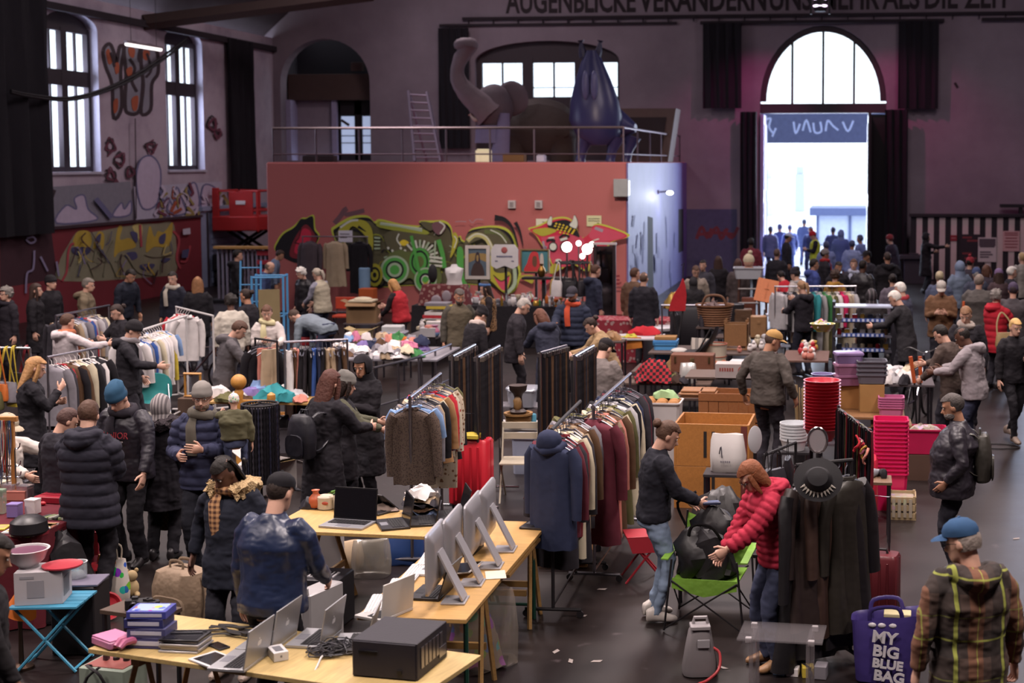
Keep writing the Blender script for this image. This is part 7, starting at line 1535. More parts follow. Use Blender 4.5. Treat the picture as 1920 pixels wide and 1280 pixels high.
for k in range(8):
 x=-.1+k*.027;q=MB();q.tube([(x,-.01,.45),(x,-.012,.45-R.uniform(.14,.3))],.005,5);q.jig(.004,70,k);q.build('chain',(sm_m,metalm('6a90a8',.3),metalm('b59a60',.3))[k%3],t)
for px,py,w,h,cn,l,mm in((30,930,.12,.13,'silver','clear display box with silver rim',glassm('c9c0c8',.35)),(66,928,.11,.12,'grey','smoky display box',glassm('9a9298',.45)),(62,962,.1,.12,'white','small white box',None),(28,968,.1,.11,'violet','small violet box',None),(2,962,.075,.2,'green','green-capped clear bottle',glassm('a9c0a8',.45)),(10,905,.3,.12,'black','black jewellery case',None),(128,880,.22,.14,'cream','cream box',None),(112,905,.18,.08,'salmon','pink tray',None)):
 q=MB();q.box((0,0,h/2),(w,w*.9,h),b=.08);q.box((0,0,h),(w*1.04,w*.94,h*.14),b=.2);put(q,'display_box',mm or mat(C[cn],.45),l,J,'box',onj(px,py),R.uniform(-.2,.2))
q=MB();q.box((0,0,.03),(.34,.26,.06),b=.2);q.box((0,.03,.062),(.3,.18,.008));put(q,'jewellery_case',mat('8e2030',.4),'open flat red case',J,'box',onj(112,938),-.1)
p=onj(110,972)
for k in range(7):q=MB();q.box((0,0,.012),(.035,.12,.024),b=.3);put(q,'bracelet_box',mat(('303230','6d7a52','8a8a80')[k%3],.5),('black','green','grey')[k%3]+' bracelet box','in the row on the jewellery stall','box',(p.x-.12+k*.042,p.y,p.z),-.3+.05*k)
for k in range(9):
 q=MB();cn=('yellow','white','orange','white','salmon','white','lime','cream','light grey')[k];q.box((0,0,.006),(.11,.16,.012),b=.1,mi=0);q.box((0,0,.0125),(.08,.1,.001),mi=1)
 put(q,'greeting_card',[mat(C[cn],.6),mat('a88a5a',.6)],f'{cn} card',"at the front edge of the jewellery stall",'card',onj((2,24,48,72,96,120,60,35,100)[k],(990,996,992,1000,986,988,1006,1005,1003)[k]),R.uniform(-.3,.3))
for k in range(16):
 px,py=R.uniform(60,140),R.uniform(884,950);q=MB()
 if k%2:q.tube([(.03*math.cos(i*PI/6),.03*math.sin(i*PI/6),.006) for i in range(12)],.006,6,close=True)
 else:q.ell((0,0,.018),(.03,.022,.018),10,6)
 cn=('red','gold','silver','cream','dark red','silver')[k%6];put(q,'bracelet' if k%2 else 'trinket',mat(C[cn],.3,.4 if cn in('gold','silver') else 0),f"{cn} {'bangle' if k%2 else 'trinket'}",'scattered on the red cloth of the jewellery stall','jewellery',onj(px,py),R.uniform(0,3),px)
p=gp(62,1012,.5);table('low side table of magazines in front of the jewellery stall',(p.x,p.y+.05),.42,.4,0,.5,mat('5a3a34'),'metal')
for k in range(7):q=MB();q.box((0,0,.008),(.22,.29,.015),b=.05);tag(q.build('magazine',mat(('a9a9b4','7f8aa8','b0a8a0','8e9098','6a7088','b4a89a','9aa2b8')[k],.4),None,(p.x+.01*k,p.y+.08,.502+k*.0165),R.uniform(-.4,.4)),f'magazine, {ORD[k]} from bottom in the pile before the jewellery stall','magazine','magazine pile')
p=gp(120,850,.78);t=thing('carton','brown carton overflowing with white tinsel behind the jewellery stall','box',(p.x,p.y+.25,.0),.05);q=m_carton(.26,.22,.26,1,.06);q.xf(M.Translation((0,0,.62)));q.build('carton_body',mat('8f6a3e',.8),t);q=MB();q.box((0,0,.3),(.34,.3,.6),b=.05);q.build('stand_box',mat('3a2d30'),t)
q=MB()
for k in range(60):
 a=R.uniform(0,6.3);r_=R.uniform(0,.17);q.tube([(r_*.5*math.cos(a),r_*.5*math.sin(a),.84),(r_*math.cos(a),r_*math.sin(a),.90+R.uniform(-.02,.06))],[.009,.002],4)
q.build('tinsel',mat('c0bcc4',.5),t)
p,d=handpos('junior',1);q=m_bowl(.10,.10,.008,.6);o=q.build('yellow_bowl',mat('a89a62',.8),None,tuple(p+V((.02,-.03,-.05))));o.rotation_euler=(1.3,.5,.2);tag(o,'pale yellow bowl held by the person in the blue knit hat','bowl')
pj=PEOPLE['junior'];t=pj['root']
q=MB();text_mesh(q,'JUNIOR',.085,M.Translation(pj['T']((.0,.182,1.28)))@M.Rotation(PI,4,'Z')@M.Rotation(PI/2-.14,4,'X'),.004,0);text_mesh(q,'ALL CAMP',.036,M.Translation(pj['T']((.0,.186,1.215)))@M.Rotation(PI,4,'Z')@M.Rotation(PI/2-.14,4,'X'),.004,1);text_mesh(q,'57',.06,M.Translation(pj['T']((.0,.186,1.15)))@M.Rotation(PI,4,'Z')@M.Rotation(PI/2-.14,4,'X'),.004,0);q.build('shirt_lettering',[mat('8e2a34',.7),mat('a9a0a0',.7)],t)
p=gp(308,990,.28);b=thing('tote_bag','brown patterned tote bag with orange-brown handles, carried behind the navy parka','bag',(p.x,p.y+.1,.26),-.1);m_bag(.36,.16,.34,6).build('bag_body',pattern('check','5e4a3c','4a382f',18,.6,'xz'),b)
for s in(-1,1):strap(b,[(-.1,s*.04,.32),(-.07,s*.05,.5),(.07,s*.05,.5),(.1,s*.04,.32)],.01,mat('8a5232'))
pd_=PEOPLE['junior']
# ---- hanging bags rail at left edge
A=gp(-20,655,1.6);B=gp(62,650,1.6);t=thing('bag_rail','chrome rail hung with handbags at the left edge','rack',((A.x+B.x)/2,(A.y+B.y)/2,0),0.0);L=(B-A).length
q=MB();q.tube([(-L/2,0,1.6),(L/2,0,1.6)],.014,8);q.build('rail',metalm(),t)
for s in(-1,1):q=MB();q.tube([(s*L/2,0,1.6),(s*L/2,0,0)],.014,8);q.tube([(s*L/2,-.22,.02),(s*L/2,.22,.02)],.014,6);q.build('upright',metalm(),t)
for k,(f,cn,w,h,dz) in enumerate(((.08,'olive',.3,.22,.5),(.25,'orange',.24,.2,.42),(.42,'grey',.32,.24,.40),(.58,'yellow',.22,.2,.5),(.72,'black',.32,.26,.3),(.9,'dark red',.26,.2,.34))):
 pp=A.lerp(B,f);b=thing('handbag','','handbag',(pp.x,pp.y-.05,1.6-dz-h),R.uniform(-.4,.4));m_handbag(w,.1,h).build('bag_body',leather(C[cn]),b);strap(b,[(-w*.35,0,h*.9),(-.02,0,h+dz-.03),(.0,.04,h+dz+.02),(.02,0,h+dz-.03),(w*.35,0,h*.9)],.016,leather(C['yellow' if k==2 else cn]))
 ITEMS.append((b,f'{cn} shoulder bag','on the bag rail at the left edge',f*82,'bags on the left rail'))
# ---- clothes racks of the left third
rack('chrome rack of dark jackets right of the person with the phone','on the jacket rack by the phone user',gp(88,670,1.5),gp(182,652,1.5),1.5,[('jacket',c) for c in('grey','charcoal','red','brown','black','cream','black','charcoal','white','black')],None,.1,.08,hcol='white',grp='jackets on the chrome rack')
G=lambda n,*c:[(n,x) for x in c]
rack('white looped rail packed with pale shirts','on the white looped rail',gp(236,628,1.5),gp(350,592,1.5),1.5,[('shirt','white'),('shirt','light blue'),('jacket','grey'),('shirt','blue'),('shirt','light grey'),('jacket','charcoal'),('shirt','cream'),('shirt','white'),('shirt','light grey'),('shirt','white'),('shirt','white'),('shirt','white'),('shirt','yellow'),('shirt','white'),('shirt','light blue')],plastic('b9b5b4'),.09,.1,hcol='white',grp='shirts on the white rail')
t=rack('white looped rail end with few tops beside the striped trousers','on the second white rail',gp(330,575,1.5),gp(400,592,1.5),1.5,[('shirt','white'),('jacket','red'),('shirt','white'),('shirt','light grey'),('shirt','white')],plastic('b9b5b4'),.12,.1,hcol='white',grp='tops on the second white rail')
rack('grey rail of muted jackets behind the pale sweatshirt','on the grey rail behind the pale sweatshirt',gp(104,592,1.5),gp(205,572,1.5),1.5,G('jacket','charcoal','brown','beige','light grey','grey','blue','red','light grey','beige','grey','cream'),metalm('8d8a92'),.11,.1,grp='muted jackets')
rack('chrome rail of trousers in front of the trestle of clothes','on the trouser rail',gp(532,641,1.45),gp(652,636,1.45),1.45,[('trousers',c) for c in('white','brown','salmon','black','charcoal','black','blue','navy','black','beige','beige','dark brown','charcoal','brown')],None,.06,.06,grp='trousers on the rail')
rack('dark rail with a few black trousers left of the trouser rail','on the dark short rail',gp(478,634,1.45),gp(520,640,1.45),1.45,[('trousers','black'),('dress','black'),('trousers','salmon'),('trousers','beige')],M_blk,.1,.06,grp='trousers on the short rail')
# ---- teal cloth seat, frame, post, table of clothes, boxes
p=gp(300,745,.0);t=thing('folding_chair','teal cloth folding chair seen among the clothes racks at left','chair',(gp(300,700,.95).x,gp(300,700,.95).y-.2,0),.5);tm_=mat('2f8a8a',.6)
q=MB();q.rings([((0,.2,.62),(1,0,0),(0,.25,1),.24,.02),((0,.17,.75),(1,0,0),(0,.25,1),.25,.2),((0,.22,.76),(1,0,0),(0,.25,1),.24,.19)],18,pw=.7);q.build('backrest',tm_,t);q=MB();q.box((0,0,.42),(.44,.4,.03),b=.3);q.build('seat',mat('8f8a80'),t)
for x in(-1,1):q=MB();q.tube([(x*.2,.22,.8),(x*.22,-.2,0)],.012,6);q.tube([(x*.2,-.2,.44),(x*.22,.2,0)],.012,6);q.build('leg',metalm(),t)
p=gp(362,745,.3);q=MB()
for a,b in(((-.12,0),(-.12,.34)),((.12,0),(.12,.34)),((-.14,.34),(.14,.34)),((-.14,0),(.14,0))):q.tube([(a[0],0,a[1]+.02),(b[0],0,b[1]+.02)],.02,4)
tag(q.build('picture_frame',wood('b5803a'),None,(p.x,p.y,.30)),'empty golden wooden picture frame left of the grey knit hat','frame')
q=MB();q.box((0,0,.15),(.4,.3,.3),b=.05);tag(q.build('carton',mat('5a463a'),None,(p.x,p.y+.05,0)),'low dark carton carrying the golden picture frame','box')
p=gp(360,700,.4);t=thing('bicycle','dark bicycle leaning behind the teal chair among the racks','bicycle',(p.x,p.y+.2,0),.2)
for x in(-.5,.5):
 q=MB();q.tube([(x+.32*math.cos(i*PI/12),0,.34+.32*math.sin(i*PI/12)) for i in range(24)],.018,6,close=True);q.build('wheel',M_blk,t)
q=MB();q.tube([(-.5,0,.34),(-.1,0,.34),(.32,0,.82),(-.2,0,.78),(-.1,0,.34)],.018,6);q.tube([(-.5,0,.34),(-.2,0,.78)],.014,6);q.tube([(.5,0,.34),(.3,0,.95)],.016,6);q.build('frame',mat('3a2028',.4),t)
q=MB();q.tube([(.3,-.25,1.0),(.28,0,.95),(.3,.25,1.0)],.012,6);q.build('handlebar',metalm(),t);q=MB();q.box((-.24,0,.86),(.22,.12,.05),b=.4);q.build('saddle',M_blk,t)
p=gp(447,790,.2);t=thing('bedpost_frame','wooden bed end with a large ball finial among the clothes','furniture',(gp(447,702,1.22).x,gp(447,702,1.22).y,0),.1);wm=wood('b5803a')
q=MB();q.lathe([(.05,0),(.05,.5),(.035,.55),(.05,.6),(.05,.95),(.06,1.0),(.04,1.04)],n=14);q.build('post',wm,t);q=MB();q.ell((0,0,1.13),(.095,.095,.095),18,12);q.build('finial',wm,t)
q=MB();q.box((.2,0,.88),(.4,.04,.05));q.box((.2,0,.6),(.4,.03,.2));q.build('rail',wm,t);q=MB();q.lathe([(.04,0),(.04,.82),(.03,.86),(.055,.92),(.05,.97),(.01,1.0)],(.4,0,0),12);q.build('post',wm,t)
ct=gp(505,752,.72);tc=table('wooden table heaped with clothes beside the bed end',(ct.x-.1,ct.y+.28),1.5,.75,.02,.72,wood('a9854f'),'metal')
def heap_on(cx,cy,z,lst,where,grp,sx=.3):
 for k,(cn,px,py,w,h) in enumerate(lst):
  p=gp(px,py,z+.01);q=m_heap(w,w*R.uniform(.6,.85),h,k+int(px));put(q,'folded_garment',cloth(C[cn]),f'{cn} crumpled garment',where,'clothing',(p.x,p.y,z),R.uniform(-.6,.6),px,grp)
heap_on(0,0,.722,[('white',408,744,.34,.17),('olive',420,752,.3,.1),('light grey',448,748,.26,.12),('violet',470,742,.3,.13),('light blue',487,738,.36,.2),('teal',512,750,.44,.2),('teal',528,756,.3,.14),('white',540,738,.34,.13),('light grey',556,745,.3,.11),('salmon',563,752,.2,.1),('cream',480,757,.24,.1),('brown',440,760,.24,.08)],'on the clothes table beside the bed end','clothes heaped on the table')
for k,(px,py,w,h,cn,l) in enumerate(((555,800,.42,.30,'tan','open wooden box under the front of the clothes table'),(520,790,.36,.3,'beige','pale wooden box below the clothes table behind the bead stand'))):
 p=gp(px,py,.0);q=m_crate(w,.34,h,1);tag(q.build('wooden_box',wood('a8783e'),None,(gp(px,py,.15).x,gp(px,py,.15).y,0),.2),l,'box')
for k,(px,py,w,h,cn,l) in enumerate(((560,850,.5,.36,'charcoal','grey plastic crate full of black and green things left of the backpack wearer'),)):
 p=gp(px,py,0);t=thing('storage_crate',l,'crate',(p.x-.15,p.y+.2,0),.25);m_tub(.5,.38,.34,.92).build('crate_body',mat('55525a',.5),t);q=m_heap(.44,.34,.2,3);q.xf(M.Translation((0,0,.26)));q.build('contents',pattern('multi','26242a','3f8a3a',8,.6,'xz',.3),t)
tag(m_heap(.5,.42,.42,9).build('black_bag',leather('1c1a1e'),None,(gp(545,845,0).x-.4,gp(545,845,0).y+.5,0)),'heap of black bags behind the grey plastic crate','bag')
for k,(px,py,cn) in enumerate(((585,845,'teal'),(575,825,'green'),(590,830,'white'),(598,835,'grey'))):
 p=gp(px,py,0);q=MB();q.box((0,0,.05),(.2,.14,.1),b=.15);put(q,'small_parcel',mat(C[cn],.6),f'{cn} parcel','on the floor left of the backpack wearer','box',p,R.uniform(-.5,.5))
p=gp(490,880,.0);t=thing('bead_curtain_stand','black stand thickly hung with black and silver bead strands','stand',(gp(487,757,1.25).x,gp(487,757,1.25).y,0),0)
q=MB();q.tube([(0,0,0),(0,0,1.28)],.014,6);q.lathe([(.2,0),(.2,.02),(.02,.05)],n=16);q.tube([(.19*math.cos(i*PI/10),.19*math.sin(i*PI/10),1.25) for i in range(20)],.012,6,close=True);q.build('pole',M_blk,t);q=MB();q.lathe([(.165,.4),(.165,1.22),(.02,1.25)],n=20);q.build('black_lining',M_black,t)
q=MB()
for s in(0,1,2):q.tube([(0,0,1.26),(.19*math.cos(s*2.1),.19*math.sin(s*2.1),1.25)],.01,5)
q.build('spoke',M_blk,t)
for k in range(40):
 a=k*2*PI/40;q=MB();r_=.19;L=R.uniform(.75,.85);zz=1.25
 pts=[(r_*math.cos(a),r_*math.sin(a),zz-L*j/22) for j in range(23)];q.tube(pts,[.012 if j%2 else .005 for j in range(23)],5);q.build('bead_strand',(mat('1d1b20',.35),mat('2a2a36',.3),metalm('8f909c',.3))[0 if k%3 else 2] if k%4 else mat('2a2a3a',.35),t)
p=gp(498,925,0);t=thing('carton','white carton with open tan flaps standing on the floor by the aisle','box',(p.x-.05,p.y+.25,0),-.5);q=m_carton(.46,.40,.34,1,.24);q.build('carton_body',[mat('a9a2a0',.8)],t);q=MB();q.ext([(.23,-.2,.345),(.23,.2,.345),(.46,.17,.40),(.46,-.17,.40)],(0,0,.008));q.build('flap',mat('a58e64',.8),t);q=m_heap(.36,.3,.16,5);q.xf(M.Translation((0,0,.22)));q.build('contents',pattern('multi','a8a29c','a8402a',9,.6,'xz',.25),t)
p=gp(468,935,0);t=thing('plastic_bag','clear plastic bag between the white carton and the fur-hooded parka','bag',(p.x,p.y+.1,0));q=m_bag(.34,.25,.36,9);q.build('film',glassm('b9b4b4',.5,.2),t)
# ---- blue metal rack with a board
p=gp(505,600,.0);t=thing('metal_trolley','light blue metal trolley rack holding a tan board','trolley',(gp(505,515,1.75).x,gp(505,515,1.75).y,0),.25);bm=mat('4f8fc0',.45)
for x,y in((-.28,-.25),(.28,-.25),(-.28,.25),(.28,.25)):q=MB();q.tube([(x,y,0),(x,y,1.75)],.022,6);q.build('post',bm,t)
for z in(.3,1.0,1.72):q=MB();q.tube([(-.28,-.25,z),(.28,-.25,z),(.28,.25,z),(-.28,.25,z)],.018,6,close=True);q.build('shelf_rail',bm,t)
q=MB();q.box((.03,-.28,1.0),(.38,.02,1.0),b=.1);q.build('board',mat('8a7a58',.7),t)
p=gp(465,560,0);t=thing('step_ladder','light blue ladder end standing left of the blue trolley rack','ladder',(gp(465,495,1.8).x,gp(465,495,1.8).y,0),.2)
for x in(-.2,.2):q=MB();q.tube([(x,0,0),(x,.25,1.85)],.02,6);q.build('rail',bm,t)
for k in range(5):q=MB();q.tube([(-.2,.05*k+.04,.35+k*.34),(.2,.05*k+.04,.35+k*.34)],.014,6);q.build('rung',bm,t)
# ================================================================ MIDDLE OF THE HALL
# ---- shirt rack, red suitcase
rack('chrome rack of patterned shirts in the middle aisle','on the patterned shirt rack',gp(768,745,1.62),gp(826,700,1.62),1.62,[('shirt','brown',pattern('dots','51433b','3a2e2a',60,.85,'xz',.4),'patterned cardigan'),('shirt','light blue'),('shirt','white',pattern('check','b9b5b4','1d1b20',22,.8,'xz'),'houndstooth scarf shirt'),('shirt','grey'),('shirt','beige'),('jacket','black'),('shirt','cream'),('jacket','tan'),('shirt','violet'),('shirt','red'),('jacket','charcoal'),('shirt','cream',pattern('dots','b5aa98','8a3a34',26,.8,'xz',.3),'flowered blouse'),('dress','beige',pattern('dots','a89a88','6a4a34',20,.8,'xz',.3),'flowered dress'),('jacket','black'),('dress','olive')],None,.1,.06,grp='shirts on the aisle rack',sc=.94)
p=gp(880,955,0);trolley('bright red hard-shell trolley suitcase beside the patterned shirt rack',(p.x,p.y+.1,0),-.1,.46,.28,.78,'b3202e',.26)
q=MB();q.box((0,0,.025),(.3,.16,.05),b=.3);q.ell((.05,0,.05),(.07,.05,.02));tag(q.build('yellow_pouch',mat('b8a23a',.6),None,(p.x-.02,p.y+.02,.795),-.1),'yellow pouch lying on top of the red hard-shell suitcase','pouch')
# ---- belt racks
def beltm(sd):
 q=MB();q.ext([(-.019,-.002,0),(.019,-.002,0),(.019,-.002,-.98),(0,-.002,-1.02),(-.019,-.002,-.98)],(0,.004,0),mi=0);q.box((0,0,.01),(.05,.012,.05),b=.2,mi=1);q.box((0,-.004,.01),(.03,.012,.03),mi=0)
 for k in range(5):q.ell((0,-.0025,-.72-.04*k),(.003,.001,.003),6,4,mi=1)
 for v in q.v:v.y+=.012*math.sin(v.z*5+sd)
 return q.mesh('leather_belt',[leather('777777'),metalm('b5b2b4',.25)])
for i,(a,b,l) in enumerate((((848,668),(890,646),'leftmost belt rack'),((895,670),(936,648),'second belt rack'),((1013,662),(1062,648),'third belt rack'),((1077,668),(1112,648),'rightmost belt rack'))):
 A=gp(a[0],a[1],1.7);B=gp(b[0],b[1],1.7);d=(B-A);L=d.length;rz=math.atan2(d.y,d.x)
 t=thing('belt_rack',f'{l} of the four chrome racks hung with black belts','rack',((A.x+B.x)/2,(A.y+B.y)/2,0),rz);m=metalm('97959c',.25)
 q=MB();q.tube([(-L/2,0,1.7),(L/2,0,1.7)],.018,8);q.build('rail',m,t)
 for s in(-1,1):q=MB();q.tube([(s*L/2,0,1.7),(s*L/2,0,.04)],.017,8);q.build('upright',m,t);q=MB();q.tube([(s*L/2,-.22,.04),(s*L/2,.22,.04)],.016,8);q.build('foot',m,t)
 n=26
 for k in range(n):
  f=(k//2+.7)/(n/2+.6);pp=A.lerp(B,f);s=-1 if k%2 else 1
  pp=pp+V((-math.sin(rz),math.cos(rz),0))*s*.035
  o=mko('leather_belt',cached(('belt',k%3),lambda:beltm(k)),None,(pp.x,pp.y,1.66),rz+PI/2+R.uniform(-.5,.5));cn=('black','black','dark brown','black','charcoal','black','brown')[k%7 if i%2 else (k*3)%7];slotmat(o,leather(C[cn]))
  o['category']='belt';o['label']=f'{cn} leather belt hanging on the {l}';o['group']=f'{cn} belts on the {l}'
# ---- white folding chair, small table, boxes
p=gp(960,950,0);t=thing('folding_chair','cream slatted folding chair behind the monitors in the middle aisle','chair',(p.x,p.y+.35,0),.12);cm_=mat('b4aa98',.5)
for k in range(2):q=MB();q.box((0,.19,.70+k*.12),(.42,.018,.075),b=.3);q.build('back_slat',cm_,t)
q=MB()
for k in range(5):q.box((0,-.17+k*.085,.45),(.40,.072,.018),b=.2)
q.build('seat',cm_,t)
for x in(-1,1):q=MB();q.tube([(x*.2,.21,.86),(x*.2,.08,.45),(x*.2,-.2,0)],.011,6);q.tube([(x*.19,-.16,.44),(x*.19,.26,0)],.011,6);q.build('leg',cm_,t)
zt=.74;p=gp(975,800,zt);t=table('small white table with a pillar ornament and wicker tray between belt racks',(p.x,p.y+.2),.75,.5,.0,zt,mat('aaa7a6',.4),'metal')
def onm(px,py):q=gp(px,py,zt+.005);q.z=zt+.003;return q
q=m_basket(.15,.14,.95);put(q,'wicker_tray',mat('8f6a40',.7),'round wicker tray','on the small white table between the belt racks','basket',onm(972,797))
t=thing('pillar_ornament','dark carved pillar ornament with flared top on the wicker tray','ornament',onm(972,797)+V((0,0,.14)));q=MB();q.lathe([(.09,0),(.1,.03),(.06,.06),(.045,.2),(.06,.24),(.1,.28),(.11,.34),(.02,.35)],n=16);q.build('column',mat('3a2c28',.5),t);q=MB();q.ell((0,-.04,.12),(.05,.04,.09));q.jig(.015,30);q.build('carving',mat('8a6a44',.5),t)
put(m_vase(.05,.12,1),'blue_candle',mat('4f8aa0',.4),'light blue glass candle','on the small white table right of the wicker tray','candle',onm(998,794))
for px,py,w,d,h,l in((975,760,.4,.3,.22,'clear plastic storage box behind the wicker tray'),(945,790,.36,.3,.24,'clear plastic storage box left of the wicker tray')):
 p=gp(px,py,.4);t=thing('storage_box',l,'box',(p.x,p.y+.5,.42),.05);m_tub(w,d,h,.9,lid=True).build('box_body',glassm('aeb2be',.5,.15),t);q=m_heap(w*.8,d*.8,h*.7,4);q.build('contents',pattern('multi','8a8688','5a4a44',10,.7,'xz',.5),t)
p=gp(962,770,.42);table('low grey bench carrying clear storage boxes',(p.x-.05,p.y+.55),.9,.4,0,.418,mat('6a666c'),'metal')
for px,l in((965,'left'),(1000,'right')):
 p=gp(px,905,0);t=thing('storage_bin',f'tall pale translucent bin under the small white table, the {l} one','box',(p.x,p.y+.6,0),0);m_tub(.3,.28,.46,.9,lid=True).build('bin_body',glassm('a9b0c8',.7,.2),t)
# ---- two coat racks
rack('chrome rack with a navy hooded jacket at its near end, behind the computer table','on the hooded jacket rack',gp(1034,806,1.6),gp(1088,752,1.6),1.6,[('hooded','navy'),('jacket','maroon'),('coat','charcoal'),('jacket','dark red'),('coat','cream'),('coat','charcoal'),('coat','beige'),('jacket','brown'),('coat','grey'),('coat','black'),('jacket','olive')],M_blk,.13,.04,grp='coats on the hooded jacket rack',hz=-.35,sc=1.05)
rack('chrome rack of long brown and dark coats behind the bun-haired person','on the long coat rack',gp(1112,762,1.62),gp(1182,700,1.62),1.62,[('coat','maroon'),('coat','beige',pattern('check','8f7d6a','6a4a3c',9,.85,'xz'),'checked coat'),('coat','salmon'),('coat','brown'),('coat','cream'),('coat','olive'),('jacket','light grey'),('coat','black'),('coat','cream'),('coat','navy'),('coat','charcoal'),('coat','maroon'),('jacket','charcoal')],None,.14,.05,grp='coats on the long coat rack',hz=-.3,sc=1.05)
p=gp(1195,1105,0);t=thing('folding_stool','red folding camp stool behind the person in light jeans','stool',(p.x,p.y+.35,0),.3);rm=mat('9a2430',.5)
q=MB();q.box((0,0,.42),(.34,.3,.02),b=.3);q.ext([(-.17,-.15,.42),(.17,-.15,.42),(.12,-.16,.28),(-.12,-.16,.28)],(0,.01,0));q.build('seat',rm,t)
for y in(-.14,.14):
 for s in(-1,1):q=MB();q.tube([(s*.16,y,.42),(-s*.18,y,0)],.011,6);q.build('leg',rm,t)
for k,(px,py,cn,l) in enumerate(((1118,1010,'tan','tan ankle boot'),(1135,1022,'brown','brown ankle boot'),(1105,1040,'black','black shoe'),(1142,985,'red','red shoe'))):
 p=gp(px,py,.0);q=MB();q.rings([((0,-.1,.03),(1,0,0),(0,0,1),.034,.04),((0,-.06,.09),(1,0,0),(0,0,1),.04,.1),((0,0,.06),(1,0,0),(0,0,1),.038,.065),((0,.08,.03),(1,0,0),(0,0,1),.042,.035),((0,.14,.025),(1,0,0),(0,0,1),.02,.018)],12,pw=.8);put(q,'shoe',leather(C[cn]),l,'on the floor under the long coat rack','shoe',(p.x,p.y+.2,0),R.uniform(-1,1))
p=gp(1048,1068,0);t=thing('carton','flat carton of papers under the hooded jacket rack','box',(p.x,p.y+.25,0),.1);m_carton(.46,.3,.14,1,.08).build('carton_body',mat('97714a',.8),t)
# ---- trestle of heaped clothes (back centre-left)
zc=.86;A=gp(640,660,zc);B=gp(800,660,zc);cc_=gp(706,668,zc)
table('metal-legged table heaped with pale clothes in the middle of the hall',(cc_.x,cc_.y+.45),2.0,1.5,.04,zc,mat('7f7c84',.5),'metal')
pal=['white','white','light grey','cream','light blue','salmon','beige','white','grey','pink','brown','light grey','green','orange','white','violet','navy','cream']
for k in range(64):
 px,py=R.uniform(648,796),R.uniform(634,676);p=gp(px,py,zc);w=R.uniform(.16,.36);q=m_heap(w,w*.75,R.uniform(.06,.16),k);cn=pal[k%len(pal)];put(q,'crumpled_garment',cloth(C[cn]),f'{cn} crumpled garment','on the heaped clothes table','clothing',(p.x,p.y,zc+(.0 if k<40 else .09)),R.uniform(-1,1),px,'garments on the heaped clothes table')
o=put(m_bucket(.07,.14),'green_bottle',plastic('3f8a4a'),'green plastic bottle','on the heaped clothes table','bottle',gp(757,632,zc))
for px,py,w,h,col,l in((668,650,.30,.36,'9a8760','tan upright carton on the floor left of the heaped clothes table'),(672,600,.62,.42,'84684a','wide brown carton with cream lid behind the heaped clothes table'),):
 p=gp(px,py,0 if px!=668 else .55);t=thing('carton',l,'box',(gp(px,py,.6).x,gp(px,py,.6).y+.3,.52 if px!=668 else .5),.1);m_carton(w,.35,h,1,.12).build('carton_body',mat(col,.8),t)
 table('low support table under the '+('tan upright carton' if px==668 else 'wide brown carton'),(t.location.x,t.location.y),w+.1,.42,0,t.location.z-.001,mat('5a5054'),'metal')
q=MB();q.box((0,0,.03),(.5,.4,.04),b=.3);q.ell((.0,.0,.06),(.2,.16,.05));tag(q.build('cream_cushion',cloth(C['cream']),None,(gp(672,600,.6).x,gp(672,600,.6).y+.3,.945)),'cream cushion on the wide brown carton','cushion')
p=gp(722,650,.7);t=thing('storage_tub','grey plastic storage tub with a white lid left of the red jersey','tub',(gp(720,622,.9).x,gp(720,622,.9).y+.5,.5),.05);m_tub(.44,.34,.34,.88,lid=True).build('tub_body',mat('85838c',.4),t);q=MB();q.box((0,0,.4),(.36,.26,.12),b=.3);q.build('lid_box',mat('a9a9aa',.5),t)
table('low support table under the grey storage tub',(t.location.x,t.location.y),.55,.45,0,.499,mat('5a5054'),'metal')
p=gp(645,590,.5);t=thing('folding_chair','orange-red folding chair with padded back near the beige vest','chair',(gp(645,558,.85).x,gp(645,558,.85).y,0),.1);om=mat('b5432c',.5);q=MB();q.box((0,.17,.72),(.46,.05,.26),b=.3);q.build('backrest',om,t);q=MB();q.box((0,0,.45),(.44,.4,.05),b=.3);q.build('seat',om,t)
for x in(-1,1):q=MB();q.tube([(x*.2,.19,.6),(x*.2,-.2,0)],.012,6);q.tube([(x*.2,-.18,.44),(x*.2,.24,0)],.012,6);q.build('leg',M_blk,t)
p=gp(555,640,.7)
for k,(cn,h,l) in enumerate((('white',.12,'bottom white'),('red',.16,'middle red'),('navy',.2,'top navy'))):q=MB();q.lathe([(.2,0),(.22,.02),(.22,h-.03),(.2,h)],n=20);put(q,'round_box',mat(C[cn],.6),f'{l} round hat box','stacked behind the trouser rail','box',(gp(553,640,.7).x,gp(553,640,.7).y+.6,(.45,.57,.73)[k]))
table('low support table under the stacked hat boxes',(gp(553,640,.7).x,gp(553,640,.7).y+.6),.5,.5,0,.448,mat('5a5054'),'metal')
